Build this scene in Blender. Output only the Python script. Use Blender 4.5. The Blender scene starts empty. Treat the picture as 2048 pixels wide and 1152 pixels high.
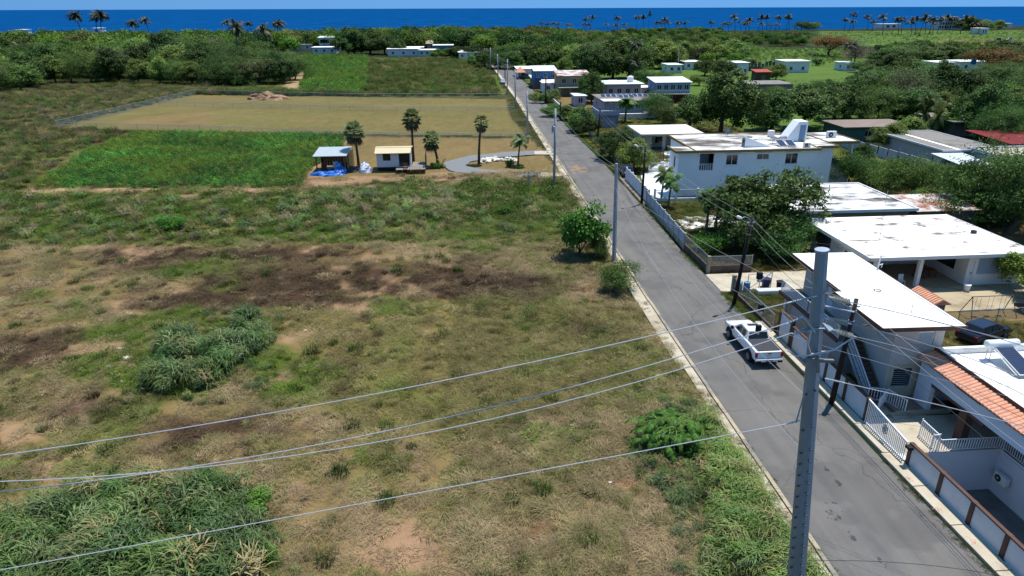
import bpy, math, random
import numpy as np
from mathutils import Matrix, Vector

# ------------------------------------------------------------------ camera, sky, sun, exposure
SC = bpy.context.scene
COL = SC.collection
FPX, CAMZ = 1365.0, 24.0
PITCH, ROLL, YAW = math.radians(22.3), math.radians(0.2), math.radians(4.8)
_f = np.array([math.sin(YAW)*math.cos(PITCH), math.cos(YAW)*math.cos(PITCH), -math.sin(PITCH)])
_r0 = np.array([math.cos(YAW), -math.sin(YAW), 0.0]); _u0 = np.cross(_r0, _f)
_r = _r0*math.cos(ROLL) - _u0*math.sin(ROLL); _u = _u0*math.cos(ROLL) + _r0*math.sin(ROLL)
cam_d = bpy.data.cameras.new('camera'); cam = bpy.data.objects.new('camera', cam_d); COL.objects.link(cam)
cam.matrix_world = Matrix(((_r[0], _u[0], -_f[0], 0), (_r[1], _u[1], -_f[1], 0), (_r[2], _u[2], -_f[2], CAMZ), (0, 0, 0, 1)))
cam_d.sensor_width = 36; cam_d.lens = 36*FPX/2048; cam_d.clip_start = 0.5; cam_d.clip_end = 200000
SC.camera = cam

SUN_EL, SUN_AZ = math.radians(74), math.radians(47)      # azimuth clockwise from +Y
world = bpy.data.worlds.new('World'); SC.world = world; world.use_nodes = True
wn = world.node_tree.nodes; wl = world.node_tree.links
sky = wn.new('ShaderNodeTexSky'); sky.sky_type = 'NISHITA'; sky.sun_disc = False
sky.sun_elevation = SUN_EL; sky.sun_rotation = SUN_AZ; sky.altitude = 0
sky.air_density = 1.0; sky.dust_density = 0.0; sky.ozone_density = 1.6
wn['Background'].inputs['Strength'].default_value = 0.15
_tc = wn.new('ShaderNodeTexCoord'); _va = wn.new('ShaderNodeVectorMath'); _va.operation = 'ADD'; _va.inputs[1].default_value = (0, 0, 1.0)
_vn = wn.new('ShaderNodeVectorMath'); _vn.operation = 'NORMALIZE'      # clear maritime air: little whitening towards the horizon
wl.new(_tc.outputs['Generated'], _va.inputs[0]); wl.new(_va.outputs[0], _vn.inputs[0]); wl.new(_vn.outputs[0], sky.inputs[0])
_mx = wn.new('ShaderNodeMix'); _mx.data_type = 'RGBA'; _mx.blend_type = 'MULTIPLY'; _mx.inputs[0].default_value = 1.0; _mx.inputs[7].default_value = (.60, .93, 1.0, 1)
wl.new(sky.outputs[0], _mx.inputs[6]); wl.new(_mx.outputs[2], wn['Background'].inputs[0])
sun_d = bpy.data.lights.new('sun', 'SUN'); sun = bpy.data.objects.new('sun', sun_d); COL.objects.link(sun)
sun_d.energy = 4.6; sun_d.angle = math.radians(0.5); sun_d.color = (1.0, 0.95, 0.87)
_s = Vector((math.sin(SUN_AZ)*math.cos(SUN_EL), math.cos(SUN_AZ)*math.cos(SUN_EL), math.sin(SUN_EL)))
sun.rotation_euler = _s.to_track_quat('Z', 'Y').to_euler(); sun.location = (0, 0, 60)
SC.view_settings.view_transform = 'Standard'; SC.view_settings.look = 'None'
SC.view_settings.exposure = 0.38; SC.view_settings.gamma = 1.0; SC.view_settings.use_curve_mapping = False
SC.render.engine = 'CYCLES'
SC.cycles.max_bounces = 5; SC.cycles.diffuse_bounces = 2; SC.cycles.glossy_bounces = 2
SC.cycles.transparent_max_bounces = 10; SC.cycles.transmission_bounces = 2; SC.cycles.use_denoising = True

# ------------------------------------------------------------------ helpers
rng = np.random.default_rng(7); random.seed(7)
def ray(u, v): return _f + _r*(u-1024)/FPX + _u*(576-v)/FPX
def G(u, v, z=0.0):                       # the place on the level z that the photo shows at (u, v)
    d = ray(u, v); t = (z-CAMZ)/d[2]; return (d[0]*t, d[1]*t, z)
def GY(u, v, y):                          # the place at distance y along the road
    d = ray(u, v); t = y/d[1]; return (d[0]*t, y, CAMZ+d[2]*t)
def GX(u, v, x):
    d = ray(u, v); t = x/d[0]; return (x, d[1]*t, CAMZ+d[2]*t)
def ZAT(u, v, x, y):
    d = ray(u, v); t = (x*d[0]+y*d[1])/(d[0]**2+d[1]**2); return CAMZ+d[2]*t
def mpp(x, y): return math.hypot(math.hypot(x, y), CAMZ)/FPX    # metres per photo pixel

def lin(c): 
    c = c/255.0
    return c/12.92 if c <= .04045 else ((c+.055)/1.055)**2.4
def S(r, g, b, k=1/1.75): return (min(.85, lin(r)*k), min(.85, lin(g)*k), min(.85, lin(b)*k))
def A(r, g, b): return (lin(r), lin(g), lin(b))

def _hash(ix, iy, s):
    h = (ix*374761393 + iy*668265263 + s*974711) & 0x7fffffff
    h = (h ^ (h >> 13))*1274126177 & 0x7fffffff
    return ((h ^ (h >> 16)) & 0xffff)/65535.0
def vnoise(x, y, s=0):
    x = np.asarray(x, float); y = np.asarray(y, float)
    ix = np.floor(x).astype(np.int64); iy = np.floor(y).astype(np.int64); fx = x-ix; fy = y-iy
    fx = fx*fx*(3-2*fx); fy = fy*fy*(3-2*fy)
    a = _hash(ix, iy, s); b = _hash(ix+1, iy, s); c = _hash(ix, iy+1, s); d = _hash(ix+1, iy+1, s)
    return (a*(1-fx)+b*fx)*(1-fy) + (c*(1-fx)+d*fx)*fy
def fbm(x, y, o=4, s=0):
    t = 0; a = .5; n = 0
    for k in range(o): t = t + a*vnoise(x*2**k, y*2**k, s+k*17); n += a; a *= .55
    return t/n
def inpoly(x, y, P):
    ins = np.zeros(x.shape, bool); n = len(P)
    for i in range(n):
        x0, y0 = P[i][:2]; x1, y1 = P[(i+1) % n][:2]
        if y0 == y1: continue
        c = ((y0 > y) != (y1 > y)) & (x < (x1-x0)*(y-y0)/(y1-y0)+x0); ins ^= c
    return ins

# ---- materials
MATS = {}
def new_mat(name):
    m = bpy.data.materials.new(name); m.use_nodes = True; MATS[name] = m
    nt = m.node_tree; return m, nt, nt.nodes, nt.links, nt.nodes['Principled BSDF']
def mixrgb(nt, fac, a, b, mode='MIX'):
    n = nt.nodes.new('ShaderNodeMix'); n.data_type = 'RGBA'; n.blend_type = mode
    for s, v in ((n.inputs[0], fac), (n.inputs[6], a), (n.inputs[7], b)):
        if hasattr(v, 'is_linked'): nt.links.new(v, s)
        elif isinstance(v, (int, float)): s.default_value = v
        else: s.default_value = (*v[:3], 1)
    return n.outputs[2]
def noise(nt, scale, detail=4, vec=None, stretch=None, rough=.55):
    n = nt.nodes.new('ShaderNodeTexNoise'); n.inputs['Scale'].default_value = scale
    n.inputs['Detail'].default_value = detail; n.inputs['Roughness'].default_value = rough
    if vec is None:
        g = nt.nodes.new('ShaderNodeNewGeometry'); vec = g.outputs['Position']
    if stretch:
        mp = nt.nodes.new('ShaderNodeMapping'); mp.inputs['Scale'].default_value = stretch
        nt.links.new(vec, mp.inputs[0]); vec = mp.outputs[0]
    nt.links.new(vec, n.inputs['Vector']); return n.outputs[0]
def ramp(nt, src, a, b, ca=0., cb=1.):
    n = nt.nodes.new('ShaderNodeMapRange'); n.inputs[1].default_value = a; n.inputs[2].default_value = b
    n.inputs[3].default_value = ca; n.inputs[4].default_value = cb; nt.links.new(src, n.inputs[0]); return n.outputs[0]
def bump(nt, p, src, strength=.3, dist=.05):
    b = nt.nodes.new('ShaderNodeBump'); b.inputs['Strength'].default_value = strength; b.inputs['Distance'].default_value = dist
    nt.links.new(src, b.inputs['Height']); nt.links.new(b.outputs[0], p.inputs['Normal'])
def M(name, col, rough=.8, var=.12, scale=1.2, metal=0., spec=.3, stain=None, sth=(.55, .7), sscale=.5, bmp=0., stretch=None, coat=0., fine=.06):
    if name in MATS: return MATS[name]
    m, nt, N, L, p = new_mat(name)
    n1 = noise(nt, scale, 5, stretch=stretch); n2 = noise(nt, scale*14, 3)
    c = mixrgb(nt, ramp(nt, n1, .3, .7), [x*(1-var) for x in col], [min(.92, x*(1+var)) for x in col])
    c = mixrgb(nt, ramp(nt, n2, .3, .7, 1-fine, 1+fine), (0, 0, 0), c) if fine else c
    if stain is not None:
        n3 = noise(nt, sscale, 6, stretch=stretch, rough=.62)
        c = mixrgb(nt, ramp(nt, n3, *sth), c, stain)
    L.new(c, p.inputs['Base Color']); p.inputs['Roughness'].default_value = rough
    p.inputs['Metallic'].default_value = metal; p.inputs['Specular IOR Level'].default_value = spec
    p.inputs['Coat Weight'].default_value = coat
    if bmp: bump(nt, p, n2, bmp, .02)
    return m
def M_leaf(name, dark, light, trans=.35, tint=False, hue=.0, gloss=.15):
    m, nt, N, L, p = new_mat(name)
    at = N.new('ShaderNodeAttribute'); at.attribute_name = 'var'
    oi = N.new('ShaderNodeObjectInfo')
    c = mixrgb(nt, at.outputs['Fac'], dark, light)
    hs = N.new('ShaderNodeHueSaturation'); L.new(c, hs.inputs['Color'])
    L.new(ramp(nt, oi.outputs['Random'], 0, 1,   .478-hue, .515+hue), hs.inputs['Hue'])
    mr = N.new('ShaderNodeMath'); mr.operation = 'MULTIPLY'; mr.inputs[1].default_value = 7.31; L.new(oi.outputs['Random'], mr.inputs[0])
    fr = N.new('ShaderNodeMath'); fr.operation = 'FRACT'; L.new(mr.outputs[0], fr.inputs[0])
    L.new(ramp(nt, fr.outputs[0], 0, 1, .68, 1.32), hs.inputs['Value'])
    c = hs.outputs[0]
    if tint:
        ti = N.new('ShaderNodeAttribute'); ti.attribute_type = 'INSTANCER'; ti.attribute_name = 'tint'
        c = mixrgb(nt, 1.0, c, ti.outputs['Color'], 'MULTIPLY')
    L.new(c, p.inputs['Base Color']); p.inputs['Roughness'].default_value = .55
    p.inputs['Specular IOR Level'].default_value = gloss
    tr = N.new('ShaderNodeBsdfTranslucent'); L.new(c, tr.inputs['Color'])
    mx = N.new('ShaderNodeMixShader'); mx.inputs[0].default_value = trans
    L.new(p.outputs[0], mx.inputs[1]); L.new(tr.outputs[0], mx.inputs[2]); L.new(mx.outputs[0], N['Material Output'].inputs[0])
    return m

# ---- objects
ORG = {}
def link(o, parent=None):
    COL.objects.link(o)
    if parent is not None: o.parent = parent
    return o
def thing(name, label, cat, loc=(0, 0, 0), group=None, rz=0.0, kind=None):
    o = bpy.data.objects.new(name, None); o.empty_display_size = .3; link(o); o.location = loc; o.rotation_euler = (0, 0, rz)
    ORG[o.name] = tuple(loc); tag(o, label, cat, group, kind); return o
def tag(o, label=None, cat=None, group=None, kind=None):
    if label: o['label'] = label
    if cat: o['category'] = cat
    if group: o['group'] = group
    if kind: o['kind'] = kind
    return o
class MB:
    def __init__(s): s.v = []; s.f = []; s.mi = []; s.var = None
    def add(s, v, f, m=0):
        o = len(s.v); s.v += [tuple(p) for p in v]; s.f += [tuple(i+o for i in q) for q in f]; s.mi += [m]*len(f); return s
    def box(s, x0, x1, y0, y1, z0, z1, m=0):
        return s.add([(x0,y0,z0),(x1,y0,z0),(x1,y1,z0),(x0,y1,z0),(x0,y0,z1),(x1,y0,z1),(x1,y1,z1),(x0,y1,z1)],
                     [(0,3,2,1),(4,5,6,7),(0,1,5,4),(1,2,6,5),(2,3,7,6),(3,0,4,7)], m)
    def obox(s, c, ax, ay, az, m=0):      # centre and three half-axes
        c, ax, ay, az = map(np.array, (c, ax, ay, az)); v = []
        for k in (-1, 1):
            for i, j in ((-1,-1),(1,-1),(1,1),(-1,1)): v.append(c+i*ax+j*ay+k*az)
        return s.add(v, [(0,3,2,1),(4,5,6,7),(0,1,5,4),(1,2,6,5),(2,3,7,6),(3,0,4,7)], m)
    def bar(s, p, q, w, h, m=0):          # a rectangular bar from p to q
        p, q = np.array(p, float), np.array(q, float); d = q-p; l = np.linalg.norm(d); d /= l
        up = np.array((0, 0, 1.)) if abs(d[2]) < .95 else np.array((0, 1., 0)); a = np.cross(d, up); a /= np.linalg.norm(a); b = np.cross(a, d)
        return s.obox((p+q)/2, a*w/2, d*l/2, b*h/2, m)
    def tube(s, pts, rad, n=8, m=0, cap=True):
        pts = [np.array(p, float) for p in pts]; rad = [rad]*len(pts) if np.isscalar(rad) else rad
        rings = []
        for i, p in enumerate(pts):
            d = pts[min(i+1, len(pts)-1)]-pts[max(i-1, 0)]; d = d/(np.linalg.norm(d)+1e-9)
            up = np.array((0, 0, 1.)) if abs(d[2]) < .9 else np.array((1., 0, 0)); a = np.cross(d, up); a /= np.linalg.norm(a); b = np.cross(d, a)
            rings.append([p+rad[i]*(math.cos(2*math.pi*k/n)*a+math.sin(2*math.pi*k/n)*b) for k in range(n)])
        v = [q for r in rings for q in r]; f = []
        for i in range(len(pts)-1):
            for k in range(n): f.append((i*n+k, i*n+(k+1) % n, (i+1)*n+(k+1) % n, (i+1)*n+k))
        if cap: f.append(tuple(range(n))[::-1]); f.append(tuple((len(pts)-1)*n+k for k in range(n)))
        return s.add(v, f, m)
    def cyl(s, c, r, h, n=12, m=0, r2=None): return s.tube([c, (c[0], c[1], c[2]+h)], [r, r if r2 is None else r2], n, m)
    def prism(s, poly, z0, z1, m=0):
        n = len(poly); v = [(p[0], p[1], z0) for p in poly]+[(p[0], p[1], z1) for p in poly]
        return s.add(v, [tuple(range(n))[::-1], tuple(range(n, 2*n))]+[(i, (i+1) % n, n+(i+1) % n, n+i) for i in range(n)], m)
    def quad(s, a, b, c, d, m=0): return s.add([a, b, c, d], [(0, 1, 2, 3)], m)
    def mesh(s, name, mats, org=(0, 0, 0), smooth=False):
        me = bpy.data.meshes.new(name)
        me.from_pydata([(p[0]-org[0], p[1]-org[1], p[2]-org[2]) for p in s.v], [], s.f)
        for q in (mats if isinstance(mats, (list, tuple)) else [mats]): me.materials.append(q)
        if isinstance(mats, (list, tuple)) and len(mats) > 1: me.polygons.foreach_set('material_index', s.mi)
        if smooth: me.polygons.foreach_set('use_smooth', [True]*len(me.polygons))
        me.update(); return me
    def build(s, name, mats, parent=None, smooth=False, bev=0, **kw):
        org = (0, 0, 0); p = parent
        while p is not None:
            org = tuple(a+b for a, b in zip(org, p.location)); p = p.parent
        o = bpy.data.objects.new(name, s.mesh(name, mats, org, smooth)); link(o, parent)
        if bev:
            b = o.modifiers.new('bevel', 'BEVEL'); b.width = bev; b.segments = 2; b.limit_method = 'ANGLE'
        if kw: tag(o, **kw)
        return o
def clone(o, parent=None, loc=None, rz=None, **kw):
    c = o.copy(); COL.objects.link(c); c.parent = parent
    if loc is not None: c.location = loc
    if rz is not None: c.rotation_euler = (c.rotation_euler[0], c.rotation_euler[1], rz)
    for ch in list(o.children): clone(ch, c)
    tag(c, **kw); return c
def rawmesh(name, V, F, mat, var=None, smooth=False):
    me = bpy.data.meshes.new(name); V = np.asarray(V, np.float32); F = np.asarray(F, np.int32); k = F.shape[1]
    me.vertices.add(len(V)); me.vertices.foreach_set('co', V.ravel())
    me.loops.add(F.size); me.loops.foreach_set('vertex_index', F.ravel())
    me.polygons.add(len(F)); me.polygons.foreach_set('loop_start', np.arange(0, F.size, k, dtype=np.int32))
    me.materials.append(mat)
    if smooth: me.polygons.foreach_set('use_smooth', np.ones(len(F), bool))
    me.update(calc_edges=True)
    if var is not None:
        a = me.attributes.new('var', 'FLOAT', 'FACE'); a.data.foreach_set('value', np.asarray(var, np.float32))
    return me
# ------------------------------------------------------------------ ground cover maps (road frame: +Y runs along the road)
XL = lambda y: np.interp(y, [0, 55, 120, 200, 340, 900], [16.7, 16.85, 17.9, 19.05, 19.25, 12.])     # left road edge
XR = lambda y: np.interp(y, [0, 70, 110, 170, 205, 340, 900], [23.7, 23.75, 24.65, 24.75, 25.35, 25.2, 18.])
def PP(*uv): return [G(*p)[:2] for p in uv]
COLS = dict(dry=S(152,130,86), olive=S(138,126,74), green=S(92,112,40), dark=S(90,70,52), soil=S(186,150,116), red=S(178,118,86),
            mow=S(138,128,78), cropsoil=S(140,112,78), deep=S(52,62,30), grey=S(124,116,92), far=S(104,134,58), lawn=S(106,116,50), sand=S(205,175,135))
ZONES = [  # (cover, polygon in the road frame, edge raggedness in metres)
 ('green', PP((-400,500),(-600,330),(-300,230),(100,262),(170,300),(50,378),(0,385),(-200,480)), 3),
 ('green', PP((-200,385),(620,385),(1010,365),(1130,360),(1170,420),(1110,480),(700,488),(300,490),(-200,500)), 2.5),
 ('grey', PP((-300,210),(60,175),(440,185),(300,225),(115,255),(-300,290)), 4),
 ('mow', PP((112,256),(395,188),(1012,198),(1022,235),(1052,272),(690,268),(400,262)), .6),
 ('green', PP((395,186),(600,150),(1000,150),(1010,190),(700,190)), 1.5),
 ('green', PP((735,115),(960,118),(1005,192),(720,192)), 2),
 ('cropsoil', PP((40,382),(170,300),(260,264),(692,266),(700,300),(640,330),(604,382)), 1.0),
 ('dry', PP((690,272),(1056,276),(1090,300),(1120,350),(1000,362),(900,352),(850,355),(615,378),(640,325)), 1.2),
 ('soil', PP((604,382),(640,300),(690,285),(700,300),(660,330),(635,372)), 1.0),
 ('soil', PP((860,358),(1000,360),(1118,352),(1116,345),(1000,345),(860,345)), .8),
 ('soil', PP((612,375),(760,360),(900,360),(900,352),(700,352),(620,365)), .6),
 ('dry', PP((200,252),(300,232),(420,225),(430,240),(360,256)), 3),
 ('dry', PP((-300,495),(1100,485),(1200,500),(1260,600),(1400,800),(1500,960),(1620,1152),(1640,1300),(-400,1300)), 1.5),
 ('olive', PP((520,620),(1180,600),(1280,700),(1330,800),(900,900),(500,760)), 4),
 ('dark', PP((180,498),(560,490),(760,500),(700,520),(450,530),(300,545),(190,530)), 3),
 ('dark', PP((440,540),(700,530),(1000,540),(1110,560),(1090,590),(850,600),(700,610),(440,605),(380,580)), 3),
 ('dark', PP((280,590),(560,575),(640,590),(560,610),(330,632),(270,620)), 2),
 ('dark', PP((-40,690),(160,660),(175,690),(150,720),(-40,760)), 1.5),
 ('dark', PP((110,800),(200,785),(280,795),(290,830),(200,850),(120,830)), 1.5),
 ('dark', PP((1120,650),(1180,640),(1200,670),(1140,680)), 1.5), ('dark', PP((300,850),(460,840),(480,880),(330,900)), 2),
 ('green', PP((150,660),(330,620),(540,640),(560,720),(420,790),(250,780),(130,760)), 2.0),
 ('green', PP((480,700),(640,720),(680,790),(560,800),(470,760)), 2.0),
 ('green', PP((300,530),(480,520),(460,545),(320,560)), 2.0),
 ('soil', PP((1070,725),(1165,725),(1170,745),(1080,752)), .8),
 ('soil', PP((690,1060),(830,1030),(900,1080),(860,1152),(700,1130)), 1.2),
 ('red', PP((1010,1040),(1120,1020),(1135,1050),(1080,1085),(1000,1080)), .8),
 ('red', PP((1222,958),(1268,955),(1275,975),(1225,978)), .4), ('red', PP((-60,1040),(50,1045),(60,1075),(-60,1090)), .6),
 ('sand', PP((565,175),(590,140),(615,145),(600,170),(575,185)), 1.0),
 ('sand', PP((40,378),(70,372),(300,376),(590,377),(595,382),(300,382),(60,386)), .5),
]
RIGHT = [ # right of the road
 ('lawn', [(25.5,36),(60,36),(75,90),(70,130),(25.5,130)], .6),
 ('soil', [(26,56.5),(36,57),(38,69),(30,70),(26,64)], 1.5), ('dry', [(33,36),(60,36),(60,50),(33,50)], 1.0),
 ('dry', [(52,66),(80,66),(76,100),(58,96),(52,84)], 2.0),
 ('far', [(26,130),(400,150),(400,330),(26,360)], 6), ('lawn', [(25.5,125),(60,125),(60,240),(26,250)], 3), ('dry', [(27,170),(60,172),(60,200),(40,232),(27,232)], 3),
]
FARZ = [
 ('far', PP((1440,128),(1700,128),(1730,100),(1460,92)), 10), ('far', PP((1640,92),(2100,92),(2100,60),(1640,62)), 12),
 ('mow', PP((1870,88),(2048,90),(2048,80),(1880,78)), 6), ('sand', PP((1110,68),(1230,68),(1230,60),(1115,59)), 8),
]
def zone_w(x, y, P, rag, seed):
    P = np.array(P); lo = P.min(0)-rag*2; hi = P.max(0)+rag*2
    w = np.zeros(x.shape); m = (x > lo[0]) & (x < hi[0]) & (y > lo[1]) & (y < hi[1])
    if not m.any(): return w
    xx, yy = x[m], y[m]; t = np.zeros(xx.shape)
    for k in range(3):
        dx = (fbm(xx/(rag*1.7+.4), yy/(rag*1.7+.4), 3, seed+k*31)-.5)*rag*2.6; dy = (fbm(xx/(rag*1.7+.4), yy/(rag*1.7+.4), 3, seed+k*31+9)-.5)*rag*2.6
        t += inpoly(xx+dx, yy+dy, P)
    w[m] = t/3; return w
ORDER = list(COLS)
def cover(x, y):
    """Weights of each cover at points: rows follow ORDER."""
    W = np.zeros((len(ORDER), x.size)); W[ORDER.index('deep')] = 1
    def put(c, w):
        W[:] *= (1-w); W[ORDER.index(c)] += w
    for i, (c, P, rag) in enumerate(ZONES+RIGHT+FARZ): put(c, zone_w(x, y, P, rag, 100+i*7))
    nearf = (y < 104) & (x < XL(y)-1.2)
    n = fbm(x/5.5, y/5.5, 4, 5); put('green', np.where(nearf, np.clip((n-.56)*5, 0, .6), 0)); n = fbm(x/2.3+9, y/2.3, 4, 15); put('olive', np.where(nearf, np.clip((n-.5)*5, 0, .4), 0)*(1-np.clip(W[ORDER.index('dark')]+W[ORDER.index('soil')]+W[ORDER.index('red')], 0, 1)))
    n = fbm(x/3.1+40, y/3.1, 4, 6); put('soil', np.where(nearf, np.clip((n-.62)*8, 0, .85), 0))
    n = fbm(x/4.1, y/4.1+80, 4, 8); put('dark', np.where(nearf, np.clip((n-.66)*6, 0, .55), 0))
    n = fbm(x/14+4, y/7+8, 4, 12); put('dry', np.where((y > 104) & (y < 240) & (x < 17), np.clip((n-.52)*5, 0, .25), 0))
    n = fbm(x/30+4, y/16+8, 4, 13); put('olive', np.where((y > 110) & (y < 400) & (x < 17), np.clip((n-.5)*5, 0, .2), 0))
    return W
def cover_rgb(x, y):
    W = cover(x, y); C = np.array([COLS[k] for k in ORDER]); c = W.T @ C
    k = .80+.42*fbm(x*1.1, y*1.1, 3, 77); k2 = .86+.28*fbm(x/9, y/9, 3, 78)
    return c*(k*k2)[:, None]

def axis(*segs):
    out = []
    for a, b, st in segs: out += list(np.arange(a, b, st))
    return np.array(out+[segs[-1][1]])
gx = axis((-1400, -400, 60), (-400, -130, 9), (-130, -48, 1.6), (-48, 16, .36), (16, 60, .9), (60, 130, 3), (130, 400, 12), (400, 1400, 60))
gy = axis((-60, 16, 4), (16, 62, .36), (62, 110, .6), (110, 230, 1.4), (230, 420, 4), (420, 900, 12), (900, 980, 20))
XX, YY = np.meshgrid(gx, gy); xf, yf = XX.ravel(), YY.ravel()
COAST = lambda x: np.interp(x, [-700,-150,0,60,150,400,900], [540,555,640,690,775,800,960])+40*(fbm(x/90., x*0+3, 4, 3)-.5)
def relief(x, y):
    z = (fbm(x/2.2, y/2.2, 3, 21)-.5)*.10+(fbm(x/12, y/12, 3, 22)-.5)*.35
    near = np.clip((XL(y)-1.0-x)/3., 0, 1)*np.clip((300-y)/60, 0, 1)
    z = z*near - .05
    z = z - .9*np.exp(-((x-30)**2)/1e9)*0
    c = COAST(x); return z + np.clip((c-y)/30, -1, 0)*3.0
zf = relief(xf, yf)
nx, ny = len(gx), len(gy)
ii = np.arange(nx*ny).reshape(ny, nx)
FQ = np.stack([ii[:-1, :-1], ii[:-1, 1:], ii[1:, 1:], ii[1:, :-1]], -1).reshape(-1, 4)
cx = xf[FQ].mean(1); cy = yf[FQ].mean(1)
pit = (cx > 25.4) & (cx < 32.2) & (cy > 8) & (cy < 31.2)            # the sunken yard beside the tiled house
FQ = FQ[~pit]
# soil of the ground: one sheet, coloured by its cover
mg, nt, N, L, p = new_mat('ground')
at = N.new('ShaderNodeAttribute'); at.attribute_name = 'cover'
n1 = noise(nt, 1.6, 6, rough=.7); n2 = noise(nt, 9., 4, rough=.7); n3 = noise(nt, .35, 5)
c = mixrgb(nt, ramp(nt, n1, .25, .75, .72, 1.25), (0, 0, 0), at.outputs['Color'])
c = mixrgb(nt, ramp(nt, n2, .3, .7, .75, 1.22), (0, 0, 0), c)
c = mixrgb(nt, ramp(nt, n3, .55, .75, 0, .25), c, S(170, 145, 105))
L.new(c, p.inputs['Base Color']); p.inputs['Roughness'].default_value = .95; p.inputs['Specular IOR Level'].default_value = .08
bump(nt, p, n2, .5, .05)
me = rawmesh('ground', np.stack([xf, yf, zf], 1), FQ, mg, smooth=True)
a = me.color_attributes.new('cover', 'FLOAT_COLOR', 'POINT')
rgb = cover_rgb(xf, yf); a.data.foreach_set('color', np.concatenate([rgb, np.ones((len(rgb), 1))], 1).astype(np.float32).ravel())
ground = link(bpy.data.objects.new('ground', me)); tag(ground, 'broad farm land of dry grass, bare soil and green weeds', kind='structure')

# sea
msea, nt, N, L, p = new_mat('sea_water')
n1 = noise(nt, .02, 4, stretch=(1, .35, 1)); c = mixrgb(nt, ramp(nt, n1, .35, .65), (.002, .045, .15), (.003, .06, .19))
L.new(c, p.inputs['Base Color']); p.inputs['Roughness'].default_value = .6; p.inputs['Specular IOR Level'].default_value = .0
nb = noise(nt, .12, 5, stretch=(1, .5, 1)); bump(nt, p, nb, .9, 2.0)
MB().quad((-90000, 480, -2.2), (90000, 480, -2.2), (90000, 120000, -2.2), (-90000, 120000, -2.2)).build('sea', msea, label='deep blue open sea reaching the horizon', kind='structure')

# ------------------------------------------------------------------ road, gutter, pavements
ma, nt, N, L, p = new_mat('asphalt')
n1 = noise(nt, .35, 5); n2 = noise(nt, 1.1, 5, stretch=(1, .06, 1)); n3 = noise(nt, 26, 3)
c = mixrgb(nt, ramp(nt, n1, .3, .7), A(88,87,86), A(106,104,102)); c = mixrgb(nt, ramp(nt, n2, .35, .7, 0, .45), c, A(118,113,106))
n4 = noise(nt, .9, 3, stretch=(1, .015, 1)); c = mixrgb(nt, ramp(nt, n4, .5, .66, 0, .28), c, A(122,119,114)); n5 = noise(nt, .16, 3); c = mixrgb(nt, ramp(nt, n5, .56, .6, 0, .35), c, A(74,73,72))
c = mixrgb(nt, ramp(nt, n3, .3, .7, .82, 1.15), (0, 0, 0), c)
vo = N.new('ShaderNodeTexVoronoi'); vo.feature = 'DISTANCE_TO_EDGE'; vo.inputs['Scale'].default_value = .22
g = N.new('ShaderNodeNewGeometry'); 
nd = N.new('ShaderNodeTexNoise'); nd.inputs['Scale'].default_value = .8; nd.inputs['Detail'].default_value = 5; L.new(g.outputs['Position'], nd.inputs['Vector'])
ad = N.new('ShaderNodeMix'); ad.data_type = 'VECTOR'; ad.inputs[0].default_value = .55; L.new(g.outputs['Position'], ad.inputs[4]); L.new(nd.outputs['Color'], ad.inputs[5])
L.new(ad.outputs[1], vo.inputs['Vector'])
c = mixrgb(nt, ramp(nt, vo.outputs[0], .0012, .0045, .4, 0), c, A(58, 56, 54))
# oil stains and damp blotches with a shape of their own, gathered where the photo has them
def blob(cx_, cy_, rx, ry, sc, th, seed):
    mp = N.new('ShaderNodeMapping'); mp.inputs['Location'].default_value = (-cx_/rx, -cy_/ry, 0); mp.inputs['Scale'].default_value = (1/rx, 1/ry, 0)
    L.new(g.outputs['Position'], mp.inputs[0]); ln = N.new('ShaderNodeVectorMath'); ln.operation = 'LENGTH'; L.new(mp.outputs[0], ln.inputs[0])
    m2 = N.new('ShaderNodeMapping'); m2.inputs['Location'].default_value = (seed, 0, 0); L.new(g.outputs['Position'], m2.inputs[0])
    nn = noise(nt, sc, 4, m2.outputs[0]); sb = N.new('ShaderNodeMath'); sb.operation = 'SUBTRACT'; L.new(nn, sb.inputs[0])
    ml = N.new('ShaderNodeMath'); ml.operation = 'MULTIPLY'; ml.inputs[1].default_value = .22; L.new(ln.outputs['Value'], ml.inputs[0]); L.new(ml.outputs[0], sb.inputs[1])
    return ramp(nt, sb.outputs[0], th, th+.03, 0, .62)
for u_, v_, rx, ry, sc, th, sd in ((1650,935,.28,.75,1.6,.40,3), (1672,962,.25,.6,1.8,.40,9), (1665,1025,1.0,1.2,2.4,.47,21), (1708,1078,.25,.6,2.2,.40,33), (1765,1125,.2,.5,3,.42,41)):
    q = G(u_, v_); c = mixrgb(nt, blob(q[0], q[1], rx, ry, sc, th, sd), c, A(38, 37, 36))
q = G(1155, 338); c = mixrgb(nt, blob(q[0], q[1], 2.2, 3.6, .8, .38, 51), c, A(150, 118, 84))
L.new(c, p.inputs['Base Color']); p.inputs['Roughness'].default_value = .9; p.inputs['Specular IOR Level'].default_value = .2; bump(nt, p, n3, .35, .01)
ys = np.concatenate([np.arange(-30, 120, 3), np.arange(120, 345, 6), np.arange(345, 700, 25)])
mb = MB()
for y0, y1 in zip(ys[:-1], ys[1:]):
    r0 = float(fbm(y0/3., 1.5, 3, 4)-.5)*.25; r1 = float(fbm(y1/3., 1.5, 3, 4)-.5)*.25
    mb.quad((XL(y0)-.05, y0, .012), (XR(y0)+r0+.1, y0, .012), (XR(y1)+r1+.1, y1, .012), (XL(y1)-.05, y1, .012))
mb.build('road', ma, label='straight grey asphalt village road running to the sea', kind='structure')
mconc = M('old_concrete', S(206,192,166), .9, .14, .8, stain=S(150,136,112), sth=(.52, .72), sscale=.9, bmp=.3)
mconc2 = M('pale_concrete', S(226,214,190), .9, .12, .9, stain=S(176,158,130), sth=(.56, .76), sscale=.7, bmp=.2)
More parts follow.
